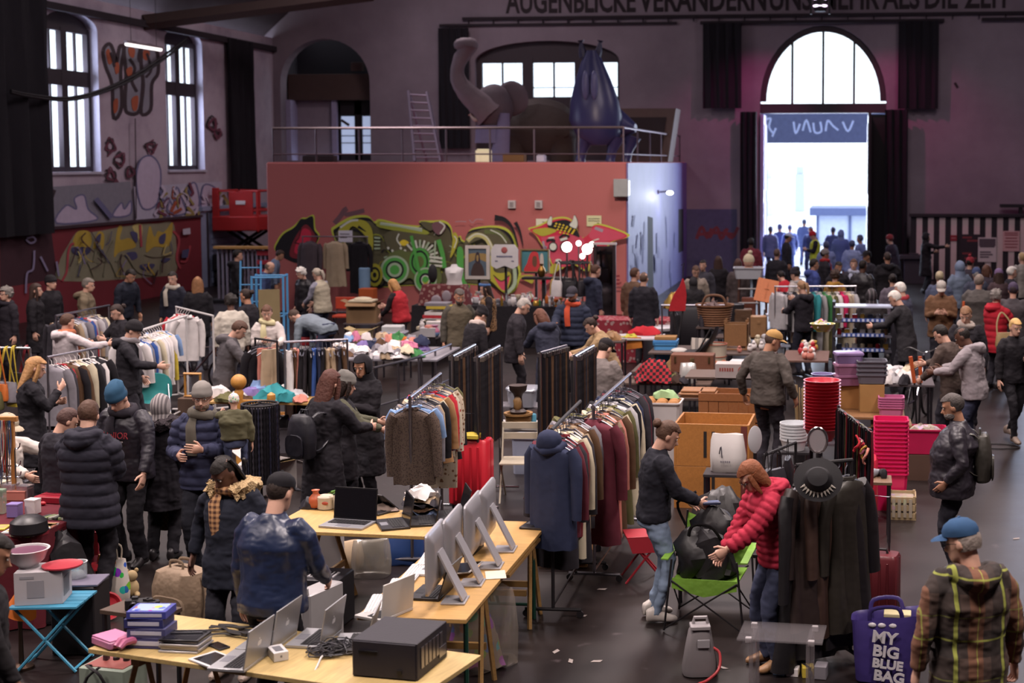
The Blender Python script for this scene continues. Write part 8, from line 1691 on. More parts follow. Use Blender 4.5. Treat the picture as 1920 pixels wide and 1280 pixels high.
# ---- coats hung high before the red wall
YR=34.3
def wallrack(label,where,px0,px1,py,gs,h):
 A=pY(px0,py,YR);B=pY(px1,py,YR);hh=A.z
 return rack(label,where,(A.x,YR),(B.x,YR),hh,gs,metalm('a9a6b4',.3),None,.22,sc=1.15,hz=PI/2)
wallrack('tall chrome rail with three coats before the green graffiti','on the tall rail before the green graffiti',566,690,443,[('coat','charcoal',cloth('4b4248'),'grey-brown coat'),('coat','beige',cloth('a3927a'),'trench coat'),('dress','black')],2.1)
p=pY(690,548,33);q=MB();q.box((0,0,.2),(.36,.3,.4),b=.05);tag(q.build('orange_crate',mat('b8582a',.6),None,(p.x,33,p.z-.3)),'orange box below the black dress at the red wall','box')
table('low support table under the orange box',(p.x,33),.6,.4,0,p.z-.302,mat('5a5054'),'metal')
p=pY(684,545,34.2);q=MB();q.lathe([(.14,0),(.14,1.2),(.12,1.22)],n=14,c=(0,0,0));tag(q.build('cardboard_tube',mat('7a9ab8',.6),None,(p.x,34.2,0)),'tall pale blue tube standing at the red wall right of the black dress','tube')
# ---- glassware table under black cloth before the mural
zg=.86;YG=29.2
a=pY(786,560,YG);b=pY(1095,560,YG);table('long black-clothed table crowded with glassware before the graffiti wall',((a.x+b.x)/2,YG+.1),b.x-a.x,1.25,0,zg,cloth('221f24'),'cloth')
gcol=['white','silver','light grey','cream','gold','white','light grey','red','white','silver','orange','brown','white','cream','green','light blue','gold','white']
for k in range(96):
 px=R.uniform(792,1090);y=YG-.42+(k%4)*.3+R.uniform(-.08,.08);p=pY(px,560,y);kind=R.choice([0,1,2,2,3,4,4,1]);cn=gcol[(k*5)%len(gcol)];h=R.uniform(.09,.24) if kind!=1 else R.uniform(.06,.13);r_=h*R.uniform(.26,.4) if kind!=1 else h*.6
 nm={0:'vase',1:'jar',2:'bottle',3:'bowl vase',4:'stemmed glass'}[kind];g_=cn in('white','silver','light grey','light blue') and kind in(2,4,1)
 o=mko(nm.replace(' ','_'),cached(('gw',kind,k%4),lambda:m_vase(.05 if kind!=2 else .042,.2,kind).mesh(nm.replace(' ','_'),mat('999999'))),None,(p.x,y,zg+.007));o.scale=(r_/.05,r_/.05,h/.2)
 slotmat(o,glassm('c8ccd4',.5,.05) if g_ and k%2 else mat(C[cn],.25,.6 if cn in('gold','silver') else 0));item(o,f'{cn} {nm}','on the black glassware table','glassware',px,f'{cn} {nm}s on the glassware table')
p=pY(835,562,28.9);t=thing('draped_chest','chest draped with a dark red patterned cloth at the left of the glassware','chest',(p.x,28.9,zg+.006));q=MB();q.rings([((0,0,0),(1,0,0),(0,1,0),.56,.25),((0,0,.3),(1,0,0),(0,1,0),.5,.22),((0,0,.42),(1,0,0),(0,1,0),.47,.2)],20,pw=.4);q.build('cloth',pattern('dots','5f2a2e','8a6a64',9,.8,'xz',.35),t);q=MB();q.ell((.1,-.25,.2),(.1,.02,.12));q.ell((-.12,-.25,.12),(.11,.02,.1));q.build('ornament',mat('8a8088',.5),t)
p=pY(852,524,28.9);t=thing('mannequin_torso','small white mannequin torso standing on the red draped chest','mannequin',(p.x,28.9,zg+.43));q=MB();q.rings([((0,0,0),(1,0,0),(0,1,0),.17,.12),((0,0,.1),(1,0,0),(0,1,0),.15,.11),((0,-.01,.25),(1,0,0),(0,1,0),.19,.14),((0,0,.33),(1,0,0),(0,1,0),.2,.1),((0,0,.37),(1,0,0),(0,1,0),.08,.07),((0,0,.42),(1,0,0),(0,1,0),.055,.055)],18);q.build('torso',mat('c6c2c2',.5),t)
q=MB();q.ell((-.38,0,.22),(.1,.1,.2));q.xf(M.Identity(4));tag(q.build('black_wig_head',mat('18161a',.8),None,(p.x-.1,28.95,zg+.43)),'black wig head on the red draped chest left of the white torso','mannequin head')
def framed(px0,px1,py0,py1,Y,label,fr,inner,shapes,lean=.12,border=.12,mt=None):
 a=pY(px0,py1,Y);b=pY(px1,py0,Y);w=b.x-a.x;h=b.z-a.z;t=thing('framed_picture',label,'picture',((a.x+b.x)/2,Y,a.z));t.rotation_euler=(-lean,0,0)
 q=MB();bw=min(w,h)*border
 for x0,x1,z0,z1 in((-w/2,w/2,0,bw),(-w/2,w/2,h-bw,h),(-w/2,-w/2+bw,bw,h-bw),(w/2-bw,w/2,bw,h-bw)):q.bx((x0,-.03,z0),(x1,.03,z1))
 q.build('frame',mat(fr,.5),t);q=MB();q.box((0,.005,h/2),(w-bw*1.6,.012,h-bw*1.6),b=.02,mi=0);l=1
 for m_,pts in shapes:
  q.poly([(x*(w/2-bw),-.001-.002*l-.0,bw+(h-2*bw)*z) for x,z in [(v.x,v.y) for v in sm(pts,True)]],m_);l+=1
 q.build('canvas',[mat(c,.6) for c in inner],t,smooth=False);return t
framed(873,918,460,523,30.3,'white-framed dark portrait print before the graffiti, left of the crest board','b4afaa',['4a5a68','3a2c2a','8a7448','2c2430'],[(2,[(-1,.5),(0,.62),(1,.52),(1,.8),(-1,.8)]),(1,[(-.7,0),(-.55,.35),(-.2,.5),(.2,.5),(.55,.35),(.7,0)]),(3,[(-.28,.55),(-.2,.8),(.0,.88),(.2,.8),(.28,.5),(0,.45)]),(2,[(-.12,.6),(-.1,.75),(.1,.75),(.1,.6),(0,.53)])],.02,.13)
q=MB();a=pY(946,498,30.2)
q.ext([(-.3,0,0),(-.18,0,-.07),(0,0,.0),(.18,0,-.07),(.3,0,0),(.3,0,.35),(.22,0,.46),(-.22,0,.46),(-.3,0,.35)],(0,.04,0),mi=0);q.ell((0,-.005,.34),(.07,.008,.07),mi=1);text_mesh(q,'Tanzgarten',.075,M.Translation((0,-.006,.2))@M.Rotation(PI/2,4,'X'),.004,2) if 0 else [q.box((x,-.004,.2),(.03,.006,.035),mi=2) for x in(-.16,-.12,-.08,-.04,0,.04,.08,.12,.16)];[q.box((x,-.004,.1),(.06,.006,.02),mi=2) for x in(-.18,.18)]
tag(q.build('crest_board',[mat('b3b3b8',.6),mat('8a4a4a',.6),mat('4a4c6a',.6)],None,(a.x,30.2,a.z)),'white shield-shaped board with small lettering, right of the framed portrait','sign')
framed(976,1030,467,511,30.4,'teal framed picture of a red hooded shape on the glassware table','6a5a3a',['3a6d78','a82e34','5a3a2c','a8a29c'],[(1,[(-.8,0),(-.6,.4),(-.3,.9),(.2,.9),(.35,.5),(.6,0)]),(2,[(-.2,.35),(-.15,.7),(.12,.7),(.15,.35),(0,.2)]),(3,[(.4,.25),(.42,.8),(.62,.8),(.66,.25)])],.02,.06)
for k,(x0,x1,y0,y1) in enumerate(((873,918,460,523),(930,962,460,500),(976,1030,467,511))):
 a=pY((x0+x1)/2,y1,30.3);q=MB();q.box((0,.12,a.z/2),(.05,.05,a.z));q.box((0,.1,a.z-.01),(.5,.12,.03));q.box((0,.12,.02),(.4,.4,.04));tag(q.build('display_easel',M_blk,None,(a.x,30.3,0)),('black easel under the framed portrait','black easel under the shield-shaped board','black easel under the teal picture')[k],'easel')
for px,py,l in((1063,463,'left of the two dazzling globe lamps before the red graffiti face'),(1101,467,'right of the two dazzling globe lamps before the red graffiti face')):
 p=pY(px,py,30.6);t=thing('globe_lamp',l,'lamp',(p.x,30.6,0));q=MB();q.tube([(0,0,0),(0,0,p.z-.1)],.02,6);q.lathe([(.15,0),(.15,.03),(.02,.05)],n=14);q.build('stand',M_blk,t);q=MB();q.ell((0,0,p.z),(.11,.11,.11),16,10);q.build('globe',mat('fff4e8',.3,emit=14,var=0),t)
for px,py in((1085,456),(1092,480),(1110,458)):
 p=pY(px,py,30.8);t=thing('globe_lamp','','lamp',(p.x,30.8,0));q=MB();q.tube([(0,0,0),(0,0,p.z-.05)],.015,6);q.lathe([(.12,0),(.12,.03),(.02,.05)],n=12);q.build('stand',M_blk,t);q=MB();q.ell((0,0,p.z),(.06,.06,.06),12,8);q.build('globe',mat('fff4e8',.3,emit=8,var=0),t);ITEMS.append((t,'small bright globe lamp','between the two dazzling lamps',px,None))
a=pY(1134,556,30);b=pY(1134,455,30);t=thing('standing_mirror','tall dark-framed mirror with a pale top standing before the red wall','mirror',(a.x,30,0));w=.42;h=b.z;q=MB()
for x in(-1,1):q.box((x*w/2,0,h/2),(.07,.06,h))
q.box((0,0,h-.02),(w+.1,.07,.05),mi=1);q.box((0,0,.05),(w,.06,.1));q.build('frame',[mat('2a2024',.5),mat('b3aeb0',.5)],t);q=MB();q.box((0,.0,h/2),(w-.06,.02,h-.14));q.build('glass',mat('6d666c',.05,1,var=0),t);q=MB();q.box((0,.3,.03),(.5,.7,.06));q.tube([(0,.02,h*.7),(0,.5,.05)],.02,6);q.build('stand',mat('2a2024',.5),t)
p=pY(1075,560,28.4);t=thing('bag_stand','round black stand hung with black bags before the red graffiti face','stand',(p.x,28.4,0));q=MB();q.tube([(0,0,0),(0,0,1.85)],.03,8);q.lathe([(.3,0),(.3,.03),(.04,.06)],n=16);q.tube([(.36*math.cos(i*PI/8),.36*math.sin(i*PI/8),1.8) for i in range(16)],.016,6,close=True);q.tube([(-.36,0,1.8),(.36,0,1.8)],.014,6);q.build('pole',M_blk,t)
for k in range(9):
 a_=k*2*PI/9-PI/2;cn='white' if k==8 else ('black','charcoal','gold','black','dark brown')[k%5];w=.34 if k==8 else R.uniform(.26,.38);h=.32 if k==8 else R.uniform(.24,.34);b=thing('handbag','','handbag',(p.x+.42*math.cos(a_),28.4+.42*math.sin(a_),1.8-.34-h),a_+PI/2);m_handbag(w,.12,h).build('bag_body',leather(C[cn]),b);strap(b,[(-w*.35,0,h*.9),(-.04,.04,h+.32),(.04,.04,h+.32),(w*.35,0,h*.9)],.014,leather(C[cn]))
 ITEMS.append((b,f'{cn} handbag','on the round black bag stand',None,'bags on the round stand'))
p=pY(1020,540,29.6);q=MB();q.box((0,0,0),(.9,.3,.05));q.box((0,0,-.25),(.08,.08,.5));put(q,'black_shelf',M_blk,'small black shelf','above the glassware at the right end of the table','shelf',(p.x,29.6,zg+.52));q=m_vase(.09,.28,0);put(q,'brass_vase',metalm('8a6a3a',.3),'brass vase','on the small black shelf above the glassware','vase',(p.x-.05,29.6,zg+.546))
for k in range(9):
 p=pY(822+(k%2)*3,590,27.6);q=MB();q.box((0,0,.03),(.62-.02*k,.4,.058),b=.05);cn=('white','cream','brown','light grey','red','white','dark red','yellow','grey')[k];put(q,'large_book',mat(C[cn],.6),f'{cn} large book','in the pile left of the olive-vested man','book',(p.x+R.uniform(-.02,.02),27.6,.5+k*.0605),R.uniform(-.1,.1))
p=pY(822,590,27.6);table('low bench carrying the pile of large books',(p.x,27.6),.7,.5,0,.498,mat('4a3c38'),'metal')
for k in range(8):
 px,py=780+R.uniform(-5,45),622+R.uniform(-12,25);p=gp(px,py,.55);q=MB()
 if k%2:q=m_vase(.1,.22,k%5);nm='jar'
 else:q.box((0,0,.09),(.3,.2,.18),b=.1);nm='parcel'
 cn=('white','salmon','light grey','pink','white','light blue','cream','white')[k];put(q,nm,mat(C[cn],.5),f'{cn} {nm}','beside the olive-vested man','goods',(p.x,p.y,.55))
p=gp(806,624,.55);table('low goods table left of the olive-vested man',(p.x,p.y),.66,1.3,0,.548,mat('5f5a5c'),'metal')
for k,(a,b,l) in enumerate((((785,668),(845,645),'left'),((700,690),(790,668),'near left'))):
 A=gp(*a,.95);B=gp(*b,.95);t=thing('metal_barrier',f'low steel barrier rail in the middle aisle, the {l} one','barrier',((A.x+B.x)/2,(A.y+B.y)/2,0),math.atan2(B.y-A.y,B.x-A.x));L=(B-A).length;q=MB();q.tube([(-L/2,0,.95),(L/2,0,.95)],.02,8);q.tube([(-L/2,0,.4),(L/2,0,.4)],.015,8);q.build('rail',metalm('8f8c92'),t)
 for s in(-1,0,1):q=MB();q.tube([(s*L/2,0,.95),(s*L/2,0,0)],.018,6);q.build('post',metalm('8f8c92'),t)
p=gp(470,640,.9)
# ================================================================ BRIC-A-BRAC AT CENTRE RIGHT
p=gp(1335,795,.95);wb=wood('a06a34')
for k,(z,l) in enumerate(((0,'lower of the two large slotted wooden boxes'),(.475,'upper large slotted wooden box, open on top'))):
 t=thing('wooden_box',l+' beside the crates','box',(p.x,p.y+.38,z),-.02);W,D,Hh=.84,.74,.47
 for s in(-1,1):q=MB();q.box((s*(W/2-.012),0,Hh/2),(.024,D,Hh),b=.1);q.build('side_panel',wb,t)
 q=MB();q.box((0,D/2-.012,Hh/2),(W-.05,.024,Hh),b=.1);q.build('back_panel',wb,t)
 q=MB();q.box((0,-D/2+.012,Hh/2),(W-.05,.024,Hh),b=.1,mi=0)
 for x in(-.07,.02):q.box((x,-D/2-.001,Hh*.52),(.035,.004,Hh*.62),mi=1)
 q.box((W*.43,-D/2-.002,Hh/2),(.07,.004,Hh*.94),mi=2);q.build('front_panel',[wb,mat('1d1714'),mat('5f2a24')],t);q=MB();q.box((0,0,.012),(W-.05,D-.05,.024));q.build('bottom',wb,t)
p=gp(1365,885,.6);t=thing('tote_bag','white paper tote bag standing before the wooden boxes','bag',(p.x,p.y+.05,.6),-.08);m_bag(.36,.2,.40,14).build('bag_body',mat('b9b4b2',.7),t);strap(t,[(-.08,-.1,.2),(-.06,-.115,.28),(-.05,-.11,.16)],.006,mat('55525a'))
q=MB();
for k in range(5):q.box((-.06+k*.022,-.106,.12),(.014,.004,.02))
q.build('print',mat('77737c'),t)
t=table('low dark bench carrying the white tote bag',(p.x,p.y+.05),.5,.35,0,.598,mat('2f292c'),'metal')
p=gp(1413,830,.9);q=MB();q.lathe([(.09,-.012),(.115,-.004),(.115,.004),(.09,.012)],n=24,axis=M.Rotation(PI/2,3,'X')@M.Rotation(.5,3,'Y'));q.xf(M.Diagonal((.7,1,1.25,1)));o=put(q,'oval_plate',plastic('b5b4b8'),'white oval plate with yellow rim spot','standing between the wooden box and the black handbags','plate',(p.x,p.y+.2,.9));q=MB();q.tube([(0,.02,-.15),(0,.1,-.9)],.02,6);q.build('stand',M_blk,o)
p=gp(1236,815,.55);t=thing('white_bin','white bin topped with brown buns and a green cloth, left of the wooden boxes','bin',(p.x,p.y+.3,0),.0);q=m_tub(.46,.4,.92,.85);q.build('bin_body',mat('b3aeae',.5),t);q=MB()
for k in range(9):q.ell((-.15+.15*(k%3),-.12+.12*(k//3),.9),(.075,.06,.05))
q.build('contents',mat('9a6a3a',.7),t);q=m_heap(.34,.2,.1,7);q.xf(M.Translation((.02,.12,.93)));q.build('green_cloth',mat('8aa878',.7),t)
p=gp(1365,762,.62)
for k,(z,l) in enumerate(((0,'lower'),(.40,'upper'))):
 q=MB();W=.80;Hh=.38
 for s in(-1,1):
  for i in range(6):q.box((-W/2+W/6*(i+.5),s*.22,Hh/2-.04),(W/6-.008,.02,Hh-.08),b=.05)
  q.box((0,s*.23,Hh-.05),(W,.02,.1),b=.05);q.box((s*(W/2-.01),0,Hh/2),(.02,.44,Hh),b=.05)
 q.box((0,0,.01),(W,.44,.02));tag(q.build('plank_crate',wood('8f5a34'),None,(p.x,p.y+.3,z)),f'{l} brown plank crate behind the large wooden boxes','crate')
p=gp(1305,742,.75);q=MB();q.box((0,0,.04),(.5,.4,.02),b=.2);q.box((0,.05,.07),(.46,.36,.02));q.box((0,0,.01),(.44,.36,.04));put(q,'wooden_boards',wood('8a5f3c'),'stack of wooden boards','left of the plank crates','board',(p.x,p.y+.35,.70));table('low dark table under the wooden boards',(p.x,p.y+.35),.6,.5,0,.698,mat('4a3a34'),'metal')
def jt(label,px,py,z,lx,ly,m=None,leg='metal'):
 p=gp(px,py,z);table(label,(p.x,p.y),lx,ly,0,z,m or mat('5a4a42',.6),leg);return z+.003
z=jt('long low table of papers and cartons behind the plank crates',1370,700,.78,1.25,.75)
p=gp(1368,722,z);t=thing('carton','white carton printed with red lettering on the low paper table','box',(p.x,p.y+.12,z),0);q=MB();q.box((0,0,.1),(.52,.3,.2),b=.02);q.build('carton_body',mat('a59a98',.7),t);q=MB()
for k in range(6):q.box((-.19+k*.035,-.151,.12),(.022,.003,.05))
q.ell((.14,-.151,.1),(.08,.003,.08));q.build('red_print',mat('8a3a34',.7),t)
for k in range(14):
 col=k//7;p=gp((1385,1420)[col],706,z);q=MB();q.box((0,0,.012),(.30,.24,.024),b=.05);put(q,'paper_stack',mat(('a9a8ac','b4b0a8','a0a2ae')[k%3],.8),f'{("left","right")[col]} paper bundle, {ORD[k%7]} from bottom,','behind the red-lettered carton','paper',(p.x,p.y+.42+R.uniform(-.02,.02),z+(k%7)*.0255),R.uniform(-.1,.1))
p=gp(1270,705,.55);t=thing('fur_heap','heap of light brown fur left of the wooden boards','clothing',(p.x+.05,p.y+.2,.5));q=m_heap(.62,.4,.32,4);q.jig(.03,25,3);q.build('fur',mat('8a6a46',.95,var=.3,scale=30,bump=1,bscale=60),t)
z0=jt('low bench under the fur heap and red plaid shirt',1245,712,.5,1.5,.7)
p=gp(1215,728,.52);put(m_heap(.6,.45,.36,23),'plaid_shirt',pattern('check','a02630','1f1a1e',11,.85,'xz'),'red and black checked shirt heap','right of the grey-brown jacket','clothing',(p.x,p.y+.1,.503))
put(m_bag(.24,.16,.3,3),'plastic_bag',glassm('b9b8b4',.6,.25),'white crumpled plastic bag','before the light brown fur','bag',(gp(1278,735,.5).x,gp(1278,735,.5).y-.02,.503))
for k,(px,py,cn,w) in enumerate(((1255,735,'dark brown',.26),(1240,745,'olive',.2),(1262,742,'charcoal',.24))):p=gp(px,py,.5);put(m_heap(w,w,.14,k),'cloth_heap',cloth(C[cn]),f'{cn} crumpled cloth','on the bench with the fur heap','clothing',(p.x,p.y+.08,.503))
z2=jt('long table of bric-a-brac with trunk and enamel pail',1310,690,.62,2.0,.9,mat('4c3e3a'))
p=gp(1280,722,z2);t=thing('storage_chest','flat brown wooden trunk in front of the black seat','trunk',(p.x,p.y+.1,z2),0);q=MB();q.box((0,0,.14),(.66,.3,.28),b=.06);q.build('trunk_body',wood('6a4230'),t);q=MB();q.box((0,-.155,.2),(.06,.012,.06));q.box((-.26,-.155,.2),(.03,.01,.1));q.box((.26,-.155,.2),(.03,.01,.1));q.build('clasp',metalm('8a7a5a'),t)
p=gp(1245,682,.5);t=thing('cool_box','light blue cooling box with a darker lid and cardboard on top','cooler',(p.x,p.y+.25,.40),.05);q=m_tub(.38,.34,.42,.92);q.build('box_body',mat('4f8ec2',.4),t);q=MB();q.box((0,0,.45),(.41,.37,.06),b=.3);q.build('lid',mat('3f78ae',.4),t);q=MB();q.box((0,0,.51),(.36,.3,.05),b=.05);q.build('carton_lid',mat('8e6a3e',.7),t)
table('low support table under the light blue cooling box',(p.x,p.y+.25),.5,.45,0,.398,mat('4a4048'),'metal')
p=gp(1292,690,.62);t=thing('pushchair_seat','black pushchair seat with a white pad lying on the bric-a-brac table','pushchair',(p.x,p.y+.35,z2),-.2);q=MB();q.rings([((-.3,0,.1),(0,1,0),(0,0,1),.18,.08),((-.1,0,.12),(0,1,0),(0,0,1),.2,.12),((.12,0,.16),(0,1,0),(0,0,1),.2,.1),((.34,0,.42),(0,1,0),(0,0,1),.18,.05),((.42,0,.6),(0,1,0),(0,0,1),.12,.03)],14);q.build('seat_shell',mat('1c1a1f',.6),t);q=MB();q.ell((-.2,-.02,.22),(.14,.13,.05));q.build('pad',cloth('a8a4a0'),t);q=MB();q.tube([(.0,-.18,.1),(.2,-.2,.3),(.38,-.18,.62)],.014,6);q.build('frame_tube',M_blk,t)
p=gp(1345,674,.65);t=thing('enamel_pail','cream enamel pail with red-brown rim bands','pail',(p.x,p.y+.15,z2),0);q=m_bucket(.19,.34,.9);q.build('pail_body',mat('b3a998',.35),t);q=MB();q.tube([(.19*math.cos(i*PI/12),.19*math.sin(i*PI/12),.335) for i in range(24)],.012,6,close=True);q.tube([(.182*math.cos(i*PI/12),.182*math.sin(i*PI/12),.14) for i in range(24)],.008,6,close=True);q.build('rim_band',mat('8a4a34',.5),t)
q=MB();q.ell((-.2,-.1,.05),(.1,.08,.05));q.ell((0,-.14,.05),(.09,.07,.05));q.ell((.12,-.08,.05),(.08,.07,.05));put(q,'fruit_ornament',mat('9a5a3a',.5),'cluster of orange-brown fruit ornaments','before the cream enamel pail','ornament',(p.x,p.y-.1,z2))
z3=jt('back table with basket, wooden box and ceramics',1340,655,.72,2.1,1.0,mat('4c3e3a'))
p=gp(1378,655,.75);q=m_crate(.4,.36,.5,1);put(q,'wooden_box',wood('7a5636'),'upright wooden box','behind the enamel pail on the back table','box',(p.x,p.y+.3,z3))
p=gp(1338,618,.95);t=thing('wicker_basket','large brown wicker basket with a hooped handle','basket',(p.x,p.y+.2,1.0),0);m_basket(.32,.36,.82).build('basket_body',mat('6d4a32',.75,var=.3,scale=30),t);strap(t,[(-.22,-.1,.33),(-.15,-.1,.5),(.0,-.1,.54),(.15,-.1,.5),(.22,-.1,.33)],.022,mat('5f402c'),flat=1);q=m_heap(.5,.5,.12,3);q.xf(M.Translation((0,0,.26)));q.build('contents',cloth('6a5a5a'),t)
table('small table under the large wicker basket',(p.x,p.y+.2),.6,.55,0,.998,mat('4c3e3a'),'metal')
p=gp(1320,670,.7);q=m_bag(.36,.2,.42,3);put(q,'striped_pillow',pattern('stripe','a8a098','77726e',9,.8,'x'),'striped grey and cream pillow','leaning below the wicker basket','pillow',(p.x,p.y+.25,z2+.0))
for k,(px,py,cn,h) in enumerate(((1392,652,'white',.16),(1400,645,'cream',.2),(1405,658,'white',.12),(1412,655,'white',.14),(1385,660,'salmon',.1),(1420,648,'cream',.18),(1427,655,'white',.13),(1432,650,'light grey',.2))):
 p=gp(px,py,.75);q=MB();q.ell((0,0,h*.45),(h*.4,h*.4,h*.45));q.ell((0,-.02,h*.9),(h*.25,h*.25,h*.25));q.jig(.012,30,k);put(q,'ceramic_flower',mat(C[cn],.35),f'{cn} ceramic figure','left of the tan-capped person','ornament',(p.x,p.y+.15,z3),0,px)
for k in range(12):
 px,py=R.uniform(1496,1530),R.uniform(648,690);p=gp(px,py,.8);cn=('white','cream','salmon','red','white','gold')[k%6];q=MB();q.ell((0,0,.06),(.06,.05,.06));q.ell((0,0,.14),(.04,.035,.04));q.jig(.012,30,k);put(q,'ceramic_figurine',mat(C[cn],.35),f'{cn} china figurine','right of the tan-capped person','ornament',(p.x,p.y+.1,.80),0,px)
p=gp(1512,668,.797);table('small table of china figurines right of the tan-capped person',(p.x,p.y+.12),.7,1.2,0,.797,mat('5a4038'),'metal')
p=gp(1283,640,.0);t=thing('black_suitcase','tall black suitcase with crumpled gold cloth on top by the blue wall','suitcase',(gp(1285,575,1.0).x,gp(1285,575,1.0).y,0),.1);q=MB();q.rings([((0,0,.02),(1,0,0),(0,1,0),.32,.16),((0,0,.05),(1,0,0),(0,1,0),.34,.18),((0,0,.95),(1,0,0),(0,1,0),.34,.18),((0,0,1.0),(1,0,0),(0,1,0),.3,.15)],22,pw=.35);q.build('case',mat('1f1d23',.5),t);q=m_heap(.4,.3,.3,17);q.jig(.06,16,2);q.xf(M.Translation((-.2,-.05,.98)));q.build('gold_cloth',mat('8f7434',.35,.5),t)
p=gp(1272,575,.9);t=thing('ironing_board','folded red ironing board leaning upright at the blue wall','board',(pY(1272,560,24).x,24,.22),.2);q=MB();q.ext([(-.16,0,1.08),(.12,0,1.08),(.14,0,1.35),(.12,0,1.52),(.08,0,1.66),(.02,0,1.5),(-.08,0,1.36),(-.14,0,1.2)],(0,.04,0));q.build('board_cover',cloth('9a2028'),t);q=MB();q.tube([(-.1,.06,1.2),(.1,.2,-.22)],.014,6);q.tube([(.1,.06,1.2),(-.15,-.1,-.22)],.014,6);q.tube([(.08,0,1.64),(.08,0,1.8),(.1,0,1.9),(.05,0,1.86)],.008,6);q.build('leg',M_blk,t)
t,_=rack('arched chrome frame behind the wicker basket','on the arched chrome frame',gp(1240,572,1.35),gp(1360,572,1.35),1.35,[('coat','black'),('jacket','charcoal')],None,.5,.25,grp='dark coats on the arched frame')
zr_=.82;p=gp(1200,600,zr_);table('table under a red and white flowered cloth by the blue wall',(p.x-.2,p.y+.3),1.6,.8,0,zr_,pattern('dots','8a2e3a','a98a88',13,.8,'xz',.35),'cloth',lm=pattern('dots','8a2e3a','a98a88',13,.8,'xz',.35))
p=gp(1195,630,.80);table('plain white table in front of the flowered cloth',(p.x,p.y),.95,.7,.1,.80,mat('b7b3b8',.4),'metal');put(m_heap(.55,.34,.16,8),'red_cloth',cloth('a81f2a'),'bright red crumpled cloth','on the plain white table','clothing',(p.x+.1,p.y+.22,.803));put(m_heap(.26,.2,.05,8),'yellow_cloth',cloth('a8a040'),'yellow-green cloth','at the front of the plain white table','clothing',(p.x-.1,p.y-.22,.803))
p=gp(1190,665,.5);q=MB();q.ext([(-.14,0,.32),(.14,0,.36),(.12,.0,.54),(-.12,0,.54)],(0,.02,0));put(q,'orange_scarf',cloth('b06a2c'),'orange scarf hanging','from the front of the plain white table','clothing',(gp(1195,640,.7).x,p.y-.1,.28))
p=gp(1155,632,.85);put(m_heap(.3,.2,.14,12),'tan_bag',leather('97714a'),'tan leather bag','left of the plain white table','bag',(p.x-.05,p.y,.803));table('small dark table left of the plain white table',(p.x-.05,p.y),.4,.4,0,.80,mat('4a3c38'),'metal')
q=MB();p=pY(1235,585,26.5);q.lathe([(.3,0),(.3,.65),(.28,.68)],n=20);put(q,'black_drum',mat('1e1c22',.5),'black drum with a white top','beside the blue wall behind the dark coat','drum',(p.x,26.5,0));o=ITEMS[-1][0];q=MB();q.lathe([(.32,.68),(.33,.73),(.30,.75),(.01,.75)],n=20);q.build('top',mat('b9b6bb',.5),o)
p=gp(1404,520,1.6);t=thing('baby_bath_stand','white baby bath on a dark wooden stand near the doorway','furniture',(gp(1404,505,1.55).x,gp(1404,505,1.55).y,0),.05);q=m_tub(.62,.42,.24,.86,.02);q.xf(M.Translation((0,0,1.36)));q.build('bath',mat('b9bcc4',.4),t);dm=wood('4a2c22')
for x in(-1,1):
 for y in(-1,1):q=MB();q.tube([(x*.2,y*.15,1.36),(x*.24,y*.2,0)],.028,6);q.build('leg',dm,t)
for z in(.5,.85,1.15):q=MB();q.tube([(-.22,-.18,z),(.22,-.18,z)],.018,6);q.build('rung',mat('b0aaa8'),t)
q=MB();q.box((0,0,.75),(.3,.24,.4),b=.1);q.build('brown_box',mat('7a4636'),t)
c=t.location;t=thing('plush_doll','doll in a cream bobble hat sitting in the white baby bath','toy',(c.x+.0,c.y,1.385));q=MB();q.ell((0,0,.12),(.13,.11,.14));q.ell((0,-.02,.32),(.11,.1,.11));q.build('body',mat('b58a74',.7),t);q=MB();q.lathe([(.12,.33),(.125,.38),(.1,.45),(.05,.5)],n=16);q.ell((.03,0,.53),(.05,.05,.05));q.build('bobble_hat',cloth('b8ad92'),t)
p=gp(1437,545,1.3);t=thing('music_stand','orange wooden music stand tilted beside the white baby bath','stand',(gp(1437,545,1.3).x,gp(1437,545,1.3).y,0),.1);q=MB();q.box((0,0,0),(.42,.025,.5),b=.1);q.box((0,-.02,0),(.01,.01,.34));q.box((0,-.02,.03),(.1,.01,.01));q.xf(M.Translation((0,0,1.3))@M.Rotation(-.5,4,'X')@M.Rotation(.22,4,'Y'));q.build('desk',wood('b0602c'),t);q=MB();q.tube([(0,.05,1.25),(0,.05,.05)],.025,8);q.build('pole',wood('6a3a24'),t)
for k in range(3):a=k*2.1;q=MB();q.tube([(0,.05,.12),(.3*math.cos(a),.05+.3*math.sin(a),.01)],.02,6);q.build('foot',wood('6a3a24'),t)
p=gp(1455,590,.9);t=thing('folding_step','black folding step with white treads beside the ponytailed person','step',(p.x,p.y,0),.2)
for k in range(3):q=MB();q.box((0,-.1-.14*(2-k),.35+.28*k),(.42,.22,.04),b=.2);q.build('tread',mat('a9b0c0' if k!=1 else '6a7080',.5),t)
for x in(-1,1):q=MB();q.tube([(x*.22,-.5,0),(x*.22,.0,1.0)],.018,6);q.tube([(x*.22,.3,0),(x*.22,.0,1.0)],.018,6);q.build('leg',M_blk,t)
for k,(px,py,w,h,cn,l) in enumerate(((1395,600,.34,.5,'brown','brown leather case standing below the music stand'),(1418,615,.3,.42,'tan','tan leather case right of the brown case'),(1380,600,.34,.6,'black','black bag heap left of the brown leather case'))):
 p=gp(px,py,.75);q=MB();q.box((0,0,h/2),(w,.24,h),b=.15);q.box((0,-.125,h*.7),(.06,.012,.05));tag(q.build('leather_case',leather(C[cn]),None,(p.x,p.y,.5),.1),l,'case')
